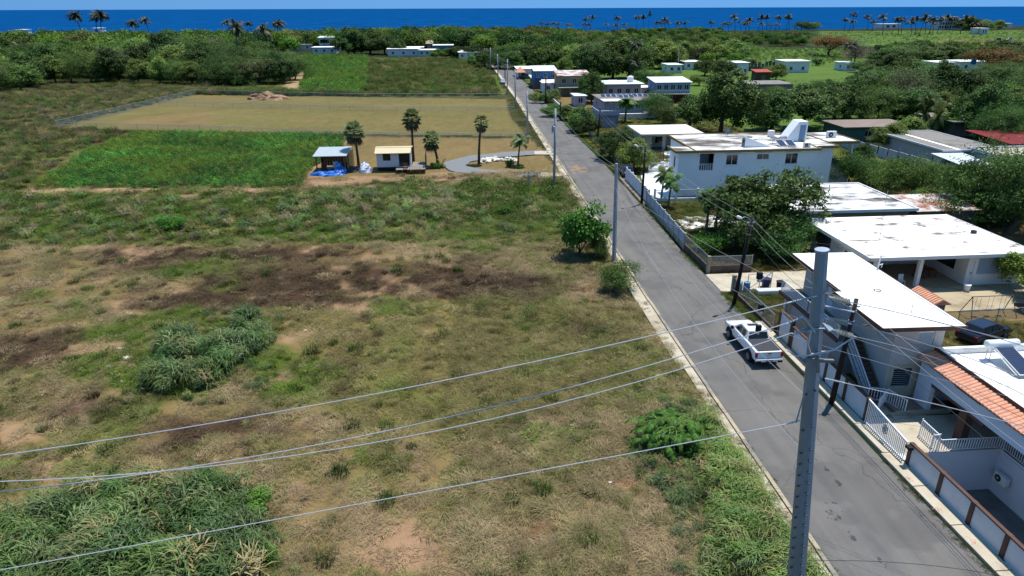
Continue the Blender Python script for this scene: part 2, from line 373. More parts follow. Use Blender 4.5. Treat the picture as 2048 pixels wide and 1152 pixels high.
mgrey = M('grey_concrete', S(172,166,154), .9, .14, .9, stain=S(120,112,100), sth=(.5, .7), sscale=.8, bmp=.3)
# left: a strip of gutter slabs and a low kerb, in cast lengths
kerb = thing('kerb', 'pale concrete kerb and gutter strip along the left road edge', None, (16, 20, 0), kind='structure')
y = 12.0
i = 0
while y < 330:
    ln = 3.0 if y < 130 else 9.0
    y1 = y+ln-.03
    jx = random.uniform(-.03, .03)
    k = MB(); k.add([(XL(y)-.28+jx, y, -.1), (XL(y)+.02+jx, y, -.1), (XL(y1)+.02+jx, y1, -.1), (XL(y1)-.28+jx, y1, -.1),
                     (XL(y)-.26+jx, y, .13), (XL(y)-.02+jx, y, .10), (XL(y1)-.02+jx, y1, .10), (XL(y1)-.26+jx, y1, .13)],
                    [(0,3,2,1),(4,5,6,7),(0,1,5,4),(1,2,6,5),(2,3,7,6),(3,0,4,7)]); k.build('kerbstone', mconc if i % 3 else mgrey, kerb)
    w = (.95 if y < 62 else .8) if y > 40 else .6
    k = MB(); k.add([(XL(y)-.3-w+jx, y, -.1), (XL(y)-.3+jx, y, -.1), (XL(y1)-.3+jx, y1, -.1), (XL(y1)-.3-w+jx, y1, -.1),
                     (XL(y)-.3-w+jx, y, .03), (XL(y)-.3+jx, y, .05), (XL(y1)-.3+jx, y1, .05), (XL(y1)-.3-w+jx, y1, .03)],
                    [(0,3,2,1),(4,5,6,7),(0,1,5,4),(1,2,6,5),(2,3,7,6),(3,0,4,7)]); k.build('gutter_slab', mconc2 if (i % 4) else mconc, kerb)
    y += ln; i += 1
# right: pavement slabs (near: pale with a drop to a weedy gutter; farther: cracked grey)
pave = thing('pavement', 'pale concrete pavement along the right-hand boundary walls', None, (24.3, 20, 0), kind='structure')
y = 10.0
while y < 46.5:
    x0 = 23.95 + (.15 if y > 30 else 0); x1 = 24.78
    MB().box(x0, x1, y, y+2.95, -.12, .15).build('paving_slab', mconc2, pave, bev=.015); y += 3.0
y = 66.5
while y < 101:
    if int(y*7) % 5: MB().box(XR(y)+.5, XR(y)+1.75, y, y+2.1, -.1, .06).build('paving_slab', M('cracked_slab', S(172,154,138), .9, .18, .9, stain=S(112,100,82), sth=(.5,.62), sscale=.9), pave, bev=.02)
    y += 2.18
drv = MB(); drv.add([(23.7,56.7,.03),(28.6,57.2,.03),(28.4,62.2,.03),(23.75,61.3,.03)], [(0,1,2,3)])
# ------------------------------------------------------------------ plants: shared meshes
def leafquads(C, Nn, ln, wd, r, bend=0):
    n = len(C); a = r.normal(size=(n, 3)); t = np.cross(Nn, a); t /= np.linalg.norm(t, axis=1)[:, None]+1e-9
    b = np.cross(Nn, t); b /= np.linalg.norm(b, axis=1)[:, None]+1e-9
    ln = np.asarray(ln)[:, None] if np.ndim(ln) else ln; wd = np.asarray(wd)[:, None] if np.ndim(wd) else wd
    V = np.stack([C-t*ln/2, C+b*wd/2, C+t*ln/2, C-b*wd/2], 1).reshape(-1, 3)
    return V, np.arange(4*n).reshape(n, 4)
def crown(name, seed, R, zc, lobes, clumps, per, leaf, cr, mat, aspect=.5, lobe_r=.5, flat=.75, up=.5, droop=0):
    r = np.random.default_rng(seed); R = np.array(R); L_ = []
    for k in range(lobes):
        d = r.normal(size=3); d[2] = abs(d[2])*1.2-.55; d /= np.linalg.norm(d); L_.append(d*r.uniform(.35, .82))
    L_.append(np.zeros(3)); L_ = np.array(L_); lr = r.uniform(.5, 1.25, len(L_))*lobe_r
    li = r.integers(0, len(L_), clumps); d = r.normal(size=(clumps, 3)); d[:, 2] += .25; d /= np.linalg.norm(d, axis=1)[:, None]
    cc = (L_[li]+d*(lr[li]*r.uniform(.55, 1.05, clumps)**.5)[:, None])
    cc = cc*R; out = cc/(np.linalg.norm(cc, axis=1)[:, None]+1e-6)
    c2 = np.repeat(cc, per, 0); o2 = np.repeat(out, per, 0); n = len(c2)
    s = np.repeat(r.uniform(.6, 1.25, clumps), per)[:, None]
    off = r.normal(size=(n, 3))*cr*s; off[:, 2] *= flat; P = c2+off; P[:, 2] -= droop*np.linalg.norm(off, axis=1)
    nn = o2*.7+np.array([0, 0, up])+r.normal(size=(n, 3))*.75; nn /= np.linalg.norm(nn, axis=1)[:, None]
    sz = leaf*r.uniform(.6, 1.4, n); V, F = leafquads(P, nn, sz, sz*aspect, r); V[:, 2] += zc
    var = np.clip(np.repeat(r.uniform(.1, .9, clumps), per)*.6+r.uniform(0, .5, n), 0, 1)
    return rawmesh(name, V, F, mat, var)
def limbs(name, seed, h, r0, spread, n, mat, top, fork=.35):
    r = np.random.default_rng(seed); mb = MB(); f = h*fork
    mb.tube([(0, 0, -.3), (r.normal()*.05*h, r.normal()*.05*h, f*.6), (r.normal()*.05, r.normal()*.05, f)], [r0*1.25, r0*.95, r0*.8], 8)
    for k in range(n):
        a = 2*math.pi*(k+r.uniform(-.3, .3))/n; e = np.array([math.cos(a)*spread*r.uniform(.6, 1), math.sin(a)*spread*r.uniform(.6, 1), top*r.uniform(.7, 1)])
        m = np.array([e[0]*.45, e[1]*.45, f+(e[2]-f)*.6]); mb.tube([(0, 0, f*.9), m, e], [r0*.55, r0*.34, r0*.08], 6)
        for q in range(2):
            g = m+(e-m)*r.uniform(.1, .5); mb.tube([g, g+np.array([r.normal()*.8, r.normal()*.8, r.uniform(.5, 1.4)])*spread*.35], [r0*.2, r0*.05], 5)
    return mb.mesh(name, mat, smooth=True)
bark = M('bark', S(110,92,74), .95, .25, 3, bmp=.5); bark_grey = M('bark_grey', S(142,130,116), .95, .2, 3, bmp=.4)
lf_broad = M_leaf('leaf_broad', (0.018,0.048,0.010), (0.097,0.165,0.036), .2); lf_feather = M_leaf('leaf_feather', (0.030,0.071,0.016), (0.142,0.239,0.051), .25, hue=.008)
lf_light = M_leaf('leaf_light', (0.074,0.141,0.026), (0.207,0.311,0.066), .28, hue=.01); lf_olive = M_leaf('leaf_olive', (0.082,0.104,0.044), (0.207,0.222,0.104), .3)
lf_flame = M_leaf('leaf_flame', (0.091,0.091,0.026), (0.286,0.156,0.046), .3); lf_dry = M_leaf('leaf_dry', (.13,.105,.08), (.26,.22,.17), .15)
lf_bright = M_leaf('leaf_bright', (0.046,0.130,0.019), (0.143,0.286,0.046), .35); lf_palm = M_leaf('leaf_palm', (0.039,0.072,0.023), (0.156,0.195,0.065), .25, gloss=.35)
lf_dead = M_leaf('leaf_dead_frond', (.10,.075,.045), (.22,.17,.10), .15)
TREE = {}   # kind -> list of (trunk mesh, crown mesh, height, width)
for s in range(3):
    TREE.setdefault('broad', []).append((limbs('broad_trunk', s, 8, .28, 2.6, 6, bark, 5.6), crown('broad_crown', 10+s, (4.6,4.6,4.0), 4.2, 12, 260, 80, .34, .42, lf_broad, .55), 8.4, 9.2))
    TREE.setdefault('feather', []).append((limbs('feather_trunk', 20+s, 6, .2, 2.8, 6, bark_grey, 4.2, .25), crown('feather_crown', 30+s, (4.4,4.4,3.1), 2.9, 11, 270, 90, .30, .5, lf_feather, .22, .55, .6, .6), 6.2, 8.8))
    TREE.setdefault('light', []).append((limbs('light_trunk', 40+s, 6, .2, 2.4, 6, bark, 4.4, .3), crown('light_crown', 50+s, (3.9,3.9,3.3), 3.3, 11, 220, 80, .32, .42, lf_light, .5), 6.8, 7.8))
    TREE.setdefault('olive', []).append((limbs('olive_trunk', 60+s, 6, .2, 2.4, 7, bark_grey, 4.8, .3), crown('olive_crown', 70+s, (3.8,3.8,3.4), 3.4, 10, 180, 70, .28, .5, lf_olive, .35), 7.0, 7.6))
TREE['flame'] = [(limbs('flame_trunk', 80, 6, .25, 3.2, 6, bark, 4.0, .3), crown('flame_crown', 81, (5,5,2.0), 4.1, 8, 200, 80, .3, .45, lf_flame, .4, .55), 6, 10)]
def dry_crown(name, seed):
    r = np.random.default_rng(seed); mb = MB()
    for k in range(170):
        a = r.uniform(0, 2*math.pi); b = r.uniform(.15, 1.35); l = r.uniform(.5, 1); e = np.array([math.cos(a)*math.sin(b)*3.2, math.sin(a)*math.sin(b)*3.2, 1.2+math.cos(b)*3.4])*l
        s0 = e*.35+np.array([0, 0, .6]); mb.tube([s0, e*.75+r.normal(size=3)*.15, e+r.normal(size=3)*.3], [.035, .02, .008], 4, cap=False)
        for q in range(4):
            t = s0+(e-s0)*r.uniform(.4, 1); mb.tube([t, t+r.normal(size=3)*.5+np.array([0, 0, .3])], [.014, .005], 3, cap=False)
    return mb.mesh(name, M('dry_twig', S(170,152,130), .95, .2, 2))
TREE['dry'] = [(limbs('dry_trunk', 90+s, 4.5, .16, 1.8, 7, bark_grey, 3.4, .2), dry_crown('dry_crown', 91+s), 4.8, 6.4) for s in range(2)]
TREE['shrub'] = [(limbs('shrub_stem', 95+s, 2, .06, .8, 6, bark, 1.4, .1), crown('shrub_crown', 96+s, (1.45,1.45,1.05), 1.05, 7, 90, 70, .17, .2, lf_bright, .5), 2.1, 2.9) for s in range(2)]
TREE['fshrub'] = [(limbs('fshrub_stem', 97+s, 2, .06, .9, 7, bark, 1.4, .1), crown('fshrub_crown', 98+s, (1.5,1.5,1.0), 1.05, 9, 110, 90, .15, .22, lf_feather, .2, .5, .8, .6), 2.1, 3.0) for s in range(2)]

def frond(mb_v, mb_f, base, az, el, length, r, n=13, w=.10, ll=.75, droop=1.0, wind=(0, 0)):
    """one feather frond: arching midrib with leaflets on both sides."""
    p = np.array(base, float); d = np.array([math.cos(az)*math.cos(el), math.sin(az)*math.cos(el), math.sin(el)]); st = length/n
    for k in range(n):
        q = p+d*st; side = np.cross(d, (0, 0, 1.)); side /= np.linalg.norm(side)+1e-9; upv = np.cross(side, d)
        prof = math.sin(math.pi*min(1, .18+.85*k/n))**.7
        for sg in (-1, 1):
            for h in (0., .5):
                b0 = p+(q-p)*h; tip = b0+(side*sg*.86+d*.42-upv*.38+np.array([wind[0], wind[1], 0])*.5+r.normal(size=3)*.06)*ll*prof
                i = len(mb_v); mb_v += [b0-d*w, b0+d*w, tip]; mb_f.append((i, i+1, i+2))
        i = len(mb_v); mb_v += [p-side*.02, p+side*.02, q]; mb_f.append((i, i+1, i+2))
        p = q; d = d+np.array([wind[0], wind[1], -.17*droop])*(.5+k/n)*13/n; d /= np.linalg.norm(d)
def coco(name, seed, h, wind=(-.05, -.03), nf=20, fl=3.3, lean=.8, mat=None, leaf=None):
    r = np.random.default_rng(seed); mb = MB(); la = r.uniform(0, 6.28); pts = [(math.cos(la)*lean*(t**1.6), math.sin(la)*lean*(t**1.6), h*t-.3*(t == 0)) for t in (0, .25, .5, .75, 1)]
    mb.tube(pts, [.2, .15, .13, .12, .13], 8); tr = mb.mesh(name+'_trunk', bark_grey, smooth=True); top = np.array(pts[-1]); V, F = [], []
    for k in range(nf):
        frond(V, F, top, 2*math.pi*(k*.618)+r.uniform(-.2, .2), r.uniform(-.35, 1.25), fl*r.uniform(.75, 1.1), r, wind=wind, droop=r.uniform(.7, 1.3))
    return tr, rawmesh(name+'_crown', V, F, leaf or lf_palm, r.uniform(0, 1, len(F))), h+fl*.4, fl*2
lf_fan = M_leaf('leaf_fan_palm', (.08,.125,.04), (.28,.34,.15), .35, gloss=.35)
def fan(name, seed, h, nf=34, fr=1.0, lean=.3):
    r = np.random.default_rng(seed); mb = MB(); pts = [(lean*t*t, 0, h*t-.3*(t == 0)) for t in (0, .3, .6, 1)]
    mb.tube(pts, [.26, .2, .18, .17], 8); tr = mb.mesh(name+'_trunk', bark, smooth=True); top = np.array(pts[-1]); V, F, va = [], [], []
    VS, FS = [], []
    for k in range(nf):
        el = 1.3-2.6*k/nf+r.uniform(-.15, .15); az = k*2.4; d = np.array([math.cos(az)*math.cos(el), math.sin(az)*math.cos(el), math.sin(el)])
        c = top+np.array([0, 0, -.35*k/nf])+d*(.75 if el > -.5 else .55); side = np.cross(d, (0, 0, 1.)); side /= np.linalg.norm(side)+1e-9; upv = np.cross(side, d)
        dead = el < -.55; vv, ff = (VS, FS) if dead else (V, F)
        i = len(vv); vv += [top-side*.03, top+side*.03, c]; ff.append((i, i+1, i+2))
        for q in range(13):
            a = (q-6)*.21; e = d*math.cos(a)+side*math.sin(a); tip = c+e*fr*r.uniform(.8, 1.05)*(1-.04*abs(q-6))-np.array([0, 0, .22 if not dead else .5])
            pr = -d*math.sin(a)+side*math.cos(a); i = len(vv); vv += [c, c+e*fr*.55-pr*.09, tip, c+e*fr*.55+pr*.09]; ff += [(i, i+1, i+2), (i, i+2, i+3)]
    return tr, rawmesh(name+'_crown', V, F, lf_fan, r.uniform(0, 1, len(F))), rawmesh(name+'_skirt', VS, FS, lf_dead, r.uniform(0, 1, len(FS)))
lf_coco = M_leaf('leaf_coconut', (.018,.026,.012), (.075,.085,.035), .15, gloss=.3)
TREE['coco'] = [coco('coconut_palm', 200+s, 9, wind=(-.07, -.02), lean=1.2, nf=26, leaf=lf_coco) for s in range(3)]
TREE['lowpalm'] = [coco('low_palm', 220+s, 1.6, wind=(0, 0), nf=15, fl=3.2, lean=.2, leaf=M_leaf('leaf_palm_yellow', (.07,.09,.025), (.20,.22,.06), .3, gloss=.3)) for s in range(2)]
TREE['adon'] = [coco('yard_palm', 230+s, 3.0, wind=(0, 0), nf=13, fl=1.7, lean=.25, leaf=lf_feather) for s in range(2)]

def plant(kind, label, cat, loc, h, w, group=None, name=None, var=None, rz=None):
    lib = TREE[kind]; t = lib[(var if var is not None else random.randrange(len(lib)))]
    nm = name or {'coco': 'coconut_palm', 'lowpalm': 'low_palm', 'adon': 'yard_palm', 'shrub': 'shrub', 'fshrub': 'shrub', 'dry': 'bare_tree', 'flame': 'flame_tree'}.get(kind, 'tree')
    e = thing(nm, label, cat, loc, group); e.rotation_euler = (0, 0, random.uniform(0, 6.28) if rz is None else rz); e.scale = (w/t[3], w/t[3], h/t[2])
    a = link(bpy.data.objects.new('trunk', t[0]), e); b = link(bpy.data.objects.new('crown', t[1]), e); return e

# ---- scattered ground plants (instanced): blades and leaves on points
def scatter(name, label, P, sc, idx, tint, protos, rz=None, tilt=.12):
    P = np.asarray(P, np.float32); n = len(P); me = bpy.data.meshes.new(name); me.vertices.add(n); me.vertices.foreach_set('co', P.ravel())
    def at(nm, ty, v, key='value'): a = me.attributes.new(nm, ty, 'POINT'); a.data.foreach_set(key, np.asarray(v).ravel())
    at('sc', 'FLOAT', np.asarray(sc, np.float32)); at('idx', 'INT', np.asarray(idx, np.int32))
    R = np.stack([rng.normal(0, tilt, n), rng.normal(0, tilt, n), rng.uniform(0, 6.28, n) if rz is None else rz], 1)
    at('rot', 'FLOAT_VECTOR', R.astype(np.float32), 'vector')
    at('tint', 'FLOAT_COLOR', np.concatenate([tint, np.ones((n, 1))], 1).astype(np.float32), 'color')
    o = link(bpy.data.objects.new(name, me)); tag(o, label, kind='stuff')
    pc = bpy.data.collections.new(name+'_kinds')
    for k, m in enumerate(protos):
        q = bpy.data.objects.new(f'{name}_kind_{k:02d}', m); pc.objects.link(q)
    ng = bpy.data.node_groups.new(name, 'GeometryNodeTree')
    ng.interface.new_socket('Geometry', in_out='INPUT', socket_type='NodeSocketGeometry'); ng.interface.new_socket('Geometry', in_out='OUTPUT', socket_type='NodeSocketGeometry')
    N = ng.nodes; L = ng.links; gi = N.new('NodeGroupInput'); go = N.new('NodeGroupOutput'); ip = N.new('GeometryNodeInstanceOnPoints')
    ci = N.new('GeometryNodeCollectionInfo'); ci.inputs['Collection'].default_value = pc; ci.inputs['Separate Children'].default_value = True; ci.inputs['Reset Children'].default_value = True
    def na(nm, ty): a = N.new('GeometryNodeInputNamedAttribute'); a.data_type = ty; a.inputs['Name'].default_value = nm; return a.outputs[0]
    L.new(gi.outputs[0], ip.inputs['Points']); L.new(ci.outputs[0], ip.inputs['Instance']); ip.inputs['Pick Instance'].default_value = True
    L.new(na('idx', 'INT'), ip.inputs['Instance Index']); L.new(na('rot', 'FLOAT_VECTOR'), ip.inputs['Rotation']); L.new(na('sc', 'FLOAT'), ip.inputs['Scale'])
    L.new(ip.outputs[0], go.inputs[0]); md = o.modifiers.new('scatter', 'NODES'); md.node_group = ng; return o
mblade = M_leaf('grass_blade', (.55,.55,.55), (1.35,1.35,1.35), .3, tint=True, gloss=.1)
mweed = M_leaf('weed_leaf', (.55,.55,.55), (1.3,1.3,1.3), .35, tint=True, gloss=.12)
def blades(name, seed, n, rad, h0, h1, w, lean=.5, seg=2, mat=None, wind=None):
    r = np.random.default_rng(seed); V, F, va = [], [], []
    for k in range(n):
        a = r.uniform(0, 6.28); q = rad*math.sqrt(r.uniform()); b = np.array([math.cos(a)*q, math.sin(a)*q, 0]); az = (r.uniform(0, 6.28) if q < .3*rad else a+r.normal()*.8) if wind is None else wind+r.normal()*1.15
        o = np.array([math.cos(az), math.sin(az), 0]); s = np.array([-math.sin(az), math.cos(az), 0]); h = r.uniform(h0, h1); le = lean*r.uniform(.3, 1.3); ww = w*r.uniform(.7, 1.3); i = len(V)
        for t in range(seg+1):
            f = t/seg; c = b+o*h*le*f**2+np.array([0, 0, h*(f-.38*le*f**2.4)]); wd = ww*(1-.85*f**1.5); V += [c-s*wd/2, c+s*wd/2]
        for t in range(seg): F.append((i+2*t, i+2*t+1, i+2*t+3, i+2*t+2)); va.append(r.uniform(.1, .6)+.4*t/seg)
    return rawmesh(name, V, F, mat or mblade, va)
def weeds(name, seed, n, rad, h, leaf, mat=None, asp=.5):
    r = np.random.default_rng(seed); d = r.normal(size=(n, 3)); d[:, 2] = abs(d[:, 2]); d /= np.linalg.norm(d, axis=1)[:, None]
    C = d*(r.uniform(.3, 1, n)**.5)[:, None]*np.array([rad, rad, h]); nn = d*.6+np.array([0, 0, .6])+r.normal(size=(n, 3))*.6; nn /= np.linalg.norm(nn, axis=1)[:, None]
    s = leaf*r.uniform(.6, 1.4, n); V, F = leafquads(C, nn, s, s*asp, r); return rawmesh(name, V, F, mat or mweed, r.uniform(0, 1, n))
def cane(name, seed, stems, rad, h):
    """leafy grass: upright stems carrying long drooping leaves at every height."""
    r = np.random.default_rng(seed); V, F, va = [], [], []
    for k in range(stems):
        a = r.uniform(0, 6.28); q = rad*math.sqrt(r.uniform()); b = np.array([math.cos(a)*q, math.sin(a)*q, 0]); hh = h*r.uniform(.55, 1.1); ln = np.array([math.cos(a)*q*.5-.12*hh, math.sin(a)*q*.5, hh])
        for j in range(8):
            t = .15+.85*j/7; p = b+ln*t; az = r.normal(3.4, 1.3); L_ = r.uniform(.35, .75)*(.7+.5*h/1.5); o = np.array([math.cos(az), math.sin(az), 0]); sd = np.array([-math.sin(az), math.cos(az), 0]); up = r.uniform(.5, 1.1); w = r.uniform(.035, .06); i = len(V)
            for e in range(5):
                f = e/4; c = p+o*L_*(f*.95)+np.array([0, 0, L_*(up*f-1.25*up*f*f*.95)]); wd = w*(1-.9*f**2)*(.6+.4*min(1, f*4)); V += [c-sd*wd/2, c+sd*wd/2]
            for e in range(4): F.append((i+2*e, i+2*e+1, i+2*e+3, i+2*e+2)); va.append(np.clip(.15+.6*t+r.uniform(-.2, .3), 0, 1))
    return rawmesh(name, V, F, M_cane, va)
M_cane = M_leaf('cane_leaf', (.42,.42,.42), (1.35,1.35,1.35), .22, tint=True, gloss=.4)
PB = [blades('grass_short_a', 1, 300, .8, .06, .16, .024, 2.2, 2), blades('grass_short_b', 2, 240, .75, .08, .24, .022, 1.8, 2),
      blades('grass_tuft', 3, 120, .28, .15, .42, .022, .7, 2), weeds('weed_a', 4, 90, .32, .26, .11), weeds('weed_b', 5, 150, .5, .55, .12, asp=.4),
      blades('grass_tall_a', 6, 80, .34, .5, 1.6, .042, 1.25, 5, wind=3.4), blades('grass_tall_b', 7, 70, .4, .3, 1.2, .04, 1.5, 5, wind=3.4), blades('straw', 8, 160, .7, .12, .45, .016, 2.4, 3), cane('cane_clump', 9, 22, .42, 1.5), cane('cane_clump_low', 10, 18, .5, .95)]
# open field in front
n = 26000
yy = 18+(rng.uniform(0, 1, n)**1.25)*88; xx = rng.uniform(-1, 1, n); xx = np.where(xx < 0, xx*(30+yy*.62), xx*17)
m = (xx < XL(yy)-1.35) & (xx > -72); xx, yy = xx[m], yy[m]
W = cover(xx, yy); w = {k: W[i] for i, k in enumerate(ORDER)}
gr = w['green']+.35*w['olive']; big = (yy > 79) & (yy < 104)
u = rng.uniform(0, 1, len(xx)); keep = u < np.clip(.95*w['green']+.7*w['olive']+.45*w['dry']+.5*w['dark']+.10*w['soil']+.08*w['red']+.5*w['grey']+.08*w['sand'], 0, 1)
keep &= ~((yy > 104) & (w['cropsoil'] > .3)); xx, yy, gr, big = xx[keep], yy[keep], gr[keep], big[keep]; w = {k: v[keep] for k, v in w.items()}; n = len(xx)
TG, TO, TD, TK = map(np.array, (S(124,158,54), S(174,162,104), S(216,190,150), S(106,84,66)))
jit = np.clip(gr+.06+rng.normal(0, .3, n), 0, 1)[:, None]; tint = TD*(1-jit)+TG*jit; o_ = np.clip(w['olive']*.8, 0, 1)[:, None]; tint = tint*(1-o_)+TO*o_
d_ = np.clip(w['dark']*1.1, 0, .9)[:, None]*(rng.uniform(0, 1, (n, 1)) < .85); tint = tint*(1-d_)+TK*d_; tint *= rng.uniform(.75, 1.25, (n, 1))
idx = rng.choice([0, 0, 0, 1, 1, 2, 7], n); isw = (rng.uniform(0, 1, n) < .22*gr); idx[isw] = rng.choice([2, 3, 3], isw.sum())
wb = big & (rng.uniform(0, 1, n) < .45*w['green']); idx[wb] = rng.choice([2, 3, 4, 4], wb.sum()); sc = rng.uniform(.7, 1.3, n)*np.interp(yy, [18, 60, 105], [1., 1.25, 1.9])
tint[wb] = tint[wb]*.35+np.array(S(78,112,44))*.65*rng.uniform(.7, 1.3, (wb.sum(), 1))
iso = rng.uniform(0, 1, n) < .016; idx[iso & ~big] = 2; tint[iso & ~big] = np.array(S(84,122,50))*rng.uniform(.8, 1.2, ((iso & ~big).sum(), 1)); sc[iso & ~big] *= 1.3
scatter('field_grass', 'short dry and green grass growing over the open field', np.stack([xx, yy, relief(xx, yy)], 1), sc, idx, tint, PB)
# rank tall grass stands
def stand(name, label, polys, n, hs, tints, kinds, yel=.15, zoff=0):
    X, Y, Sc, Ti, Id = [], [], [], [], []
    for P, k in zip(polys, n):
        P = np.array(P); lo, hi = P.min(0), P.max(0); c = 0
        while c < k:
            x = rng.uniform(lo[0], hi[0], 400); y = rng.uniform(lo[1], hi[1], 400); dx = (fbm(x, y, 2, 3)-.5)*1.2; q = inpoly(x+dx, y+dx, P) & ((x < XL(y)-1.5) | (x > XR(y)+2)); x, y = x[q], y[q]
            X += list(x); Y += list(y); c += len(x)
    X, Y = np.array(X), np.array(Y); n_ = len(X); base = np.array(tints)[rng.integers(0, len(tints), n_)]; pn = fbm(X/1.6, Y/1.6, 3, 9)
    t = base*(.6+.8*pn)[:, None]; yl = rng.uniform(0, 1, n_) < yel*2*pn; t[yl] = np.array(S(176,160,104))*rng.uniform(.7, 1.1, (yl.sum(), 1))
    scatter(name, label, np.stack([X, Y, relief(X, Y)+zoff], 1), rng.uniform(hs[0], hs[1], n_)*(.7+.6*fbm(X/2.2, Y/2.2, 2, 4)), rng.choice(kinds, n_), t, PB, tilt=.2, rz=rng.normal(0, .7, n_))
TALL = [S(98,130,60), S(82,120,46), S(122,144,82), S(68,104,38), S(104,126,54)]
stand('tall_grass_stand', 'dense stand of tall grey-green grass in the near corner of the field',
      [PP((40,1060),(170,990),(330,985),(500,1000),(520,1080),(505,1200),(-60,1250),(-60,1110))], [860], (.35, 1.3), TALL, [8, 8, 9, 8, 4, 6], .07)
stand('tall_grass_clumps', 'clumps of tall grey-green grass standing in the middle of the field',
      [PP((335,705),(372,690),(380,720),(345,725)), PP((385,712),(425,690),(440,705),(500,655),(535,668),(530,705),(470,735),(440,760),(405,735)), PP((300,770),(350,748),(430,752),(425,772),(330,788)), PP((480,650),(510,640),(515,655),(485,660))],
      [12, 58, 34, 10], (.35, 1.25), TALL, [8, 8, 9, 4, 6], .06)
stand('scattered_grass_clumps', 'loose low clumps of green grass round the tall stands',
      [PP((240,800),(330,660),(470,610),(560,640),(560,760),(430,810)), PP((-60,1050),(160,965),(420,960),(560,1000),(590,1200),(440,1200),(510,1010),(150,985),(-60,1110)), PP((1250,900),(1330,800),(1430,800),(1400,960),(1290,980)), PP((1330,960),(1420,900),(1450,1152),(1360,1152))], [110, 150, 120, 110], (.25, .6), TALL+[S(140,150,84)], [9, 9, 4, 3, 6], .2)
stand('roadside_tall_grass', 'rank green and straw tall grass along the left kerb',
      [PP((1300,880),(1420,850),(1470,860),(1440,900),(1320,900)), PP((1400,900),(1465,880),(1535,1000),(1610,1152),(1420,1152),(1440,1020)), PP((1440,1000),(1560,1000),(1620,1100),(1460,1110)), PP((1560,1100),(1660,1100),(1700,1200),(1560,1200))],
      [90, 420, 200, 130], (.5, 1.0), [S(112,148,56), S(132,158,70), S(92,134,48), S(144,152,80)], [8, 9, 9, 6, 4], .10)
stand('verge_grass', 'long green grass beside the road kerb near the gravel drive', [PP((1010,372),(1135,358),(1172,410),(1120,425),(1010,395))], [420], (.35, .7), [S(104,118,56), S(128,128,70), S(88,108,44)], [4, 6, 6, 2], .3)
stand('field_weeds', 'mixed green weeds and young shrubs in a band before the crop field',
      [PP((-60,395),(620,392),(1010,385),(1110,420),(1090,470),(700,482),(300,480),(-60,495)), PP((560,400),(900,380),(900,440),(560,470))], [1500, 420], (.5, 1.15), [S(104,142,56), S(128,160,64), S(142,148,78), S(92,120,52), S(156,142,104)], [3, 4, 4, 6, 9], .15)
stand('old_pasture_weeds', 'rough grey and green weeds beside the fenced field',
      [PP((-150,260),(-150,190),(60,180),(110,168),(400,170),(460,182),(390,188),(115,252),(260,262),(150,300),(40,378),(-150,390))], [5600], (.9, 2.0), [S(106,130,56), S(120,126,76), S(140,134,108), S(92,128,48), S(112,124,70)], [4, 4, 6, 2, 7], .3)
stand('far_field_weeds', 'green weeds and low crops covering the far field before the village',
      [PP((730,120),(960,120),(1005,192),(720,192)), PP((400,184),(560,178),(600,186),(720,188),(720,192),(400,190))], [4200, 900], (1.2, 2.6), [S(100,130,54), S(114,132,60), S(126,126,68), S(90,120,48)], [3, 4, 4, 6], .1)
# crop rows
def crop(name, label, P, row, step, sc, tints):
    P = np.array(P); lo, hi = P.min(0), P.max(0); x, y = np.meshgrid(np.arange(lo[0], hi[0], step), np.arange(lo[1], hi[1], row)); x = x.ravel()+rng.normal(0, .2, x.size); y = y.ravel()+rng.normal(0, .12, y.size)
    q = inpoly(x+(fbm(x/4, y/4, 2, 5)-.5)*1.5, y, P); x, y = x[q], y[q]; n = len(x); pn = fbm(x/7, y/5, 3, 15); t = np.array(tints)[rng.integers(0, len(tints), n)]*(.45+1.35*pn)[:, None]*rng.uniform(.65, 1.4, (n, 1)); yl = np.clip((fbm(x/9, y/4, 3, 19)-.45)*4, 0, .7)[:, None]; t = t*(1-yl)+np.array(S(138,162,60))*yl*rng.uniform(.8, 1.25, (n, 1))
    scatter(name, label, np.stack([x, y, y*0-.05], 1), sc*rng.uniform(.75, 1.2, n)*(.8+.4*pn), rng.integers(0, 2, n), t, [weeds('crop_plant_a', 31, 130, .62, .85, .2, asp=.45), weeds('crop_plant_b', 32, 120, .55, .95, .18, asp=.4)])
crop('crop_rows', 'dense green crop plants in rows beside the cabin', PP((60,376),(180,302),(268,266),(690,270),(688,298),(618,342),(600,376)), .85, .75, 1.05, [S(92,150,62), S(112,164,66), S(82,132,58)])
crop('far_crop_rows', 'bright green crop field below the wood and far houses', PP((600,186),(612,150),(598,122),(606,112),(736,113),(728,188)), 1.5, 1.3, 1.9, [S(84,140,50), S(100,150,56), S(88,134,50)])
# ------------------------------------------------------------------ building kit
white = M('white_paint', (.72,.71,.68), .8, .06, .6, stain=S(196,184,166), sth=(.62,.8), sscale=.7)
whiteblue = M('cool_white_paint', (.79,.82,.84), .8, .05, .5, stain=(.66,.69,.71), sth=(.62,.82), sscale=.5)
roof_white = M('roof_white', (.80,.80,.78), .7, .05, .5, stain=S(214,206,190), sth=(.6,.8), sscale=.8)
brown = M('brown_trim', S(112,80,66), .7, .12, 2); cream = M('cream_wall', S(226,216,188), .85, .06, .7, stain=S(196,184,152), sth=(.6,.8), sscale=.9)
pinkgrey = M('pinkish_grey_wall', (.50,.46,.43), .85, .07, .6, stain=(.42,.38,.35), sth=(.6,.8), sscale=.6)
glass_m, nt, N, L, p = new_mat('dark_glass'); p.inputs['Base Color'].default_value = (.012,.016,.02,1); p.inputs['Roughness'].default_value = .12; p.inputs['Specular IOR Level'].default_value = .5
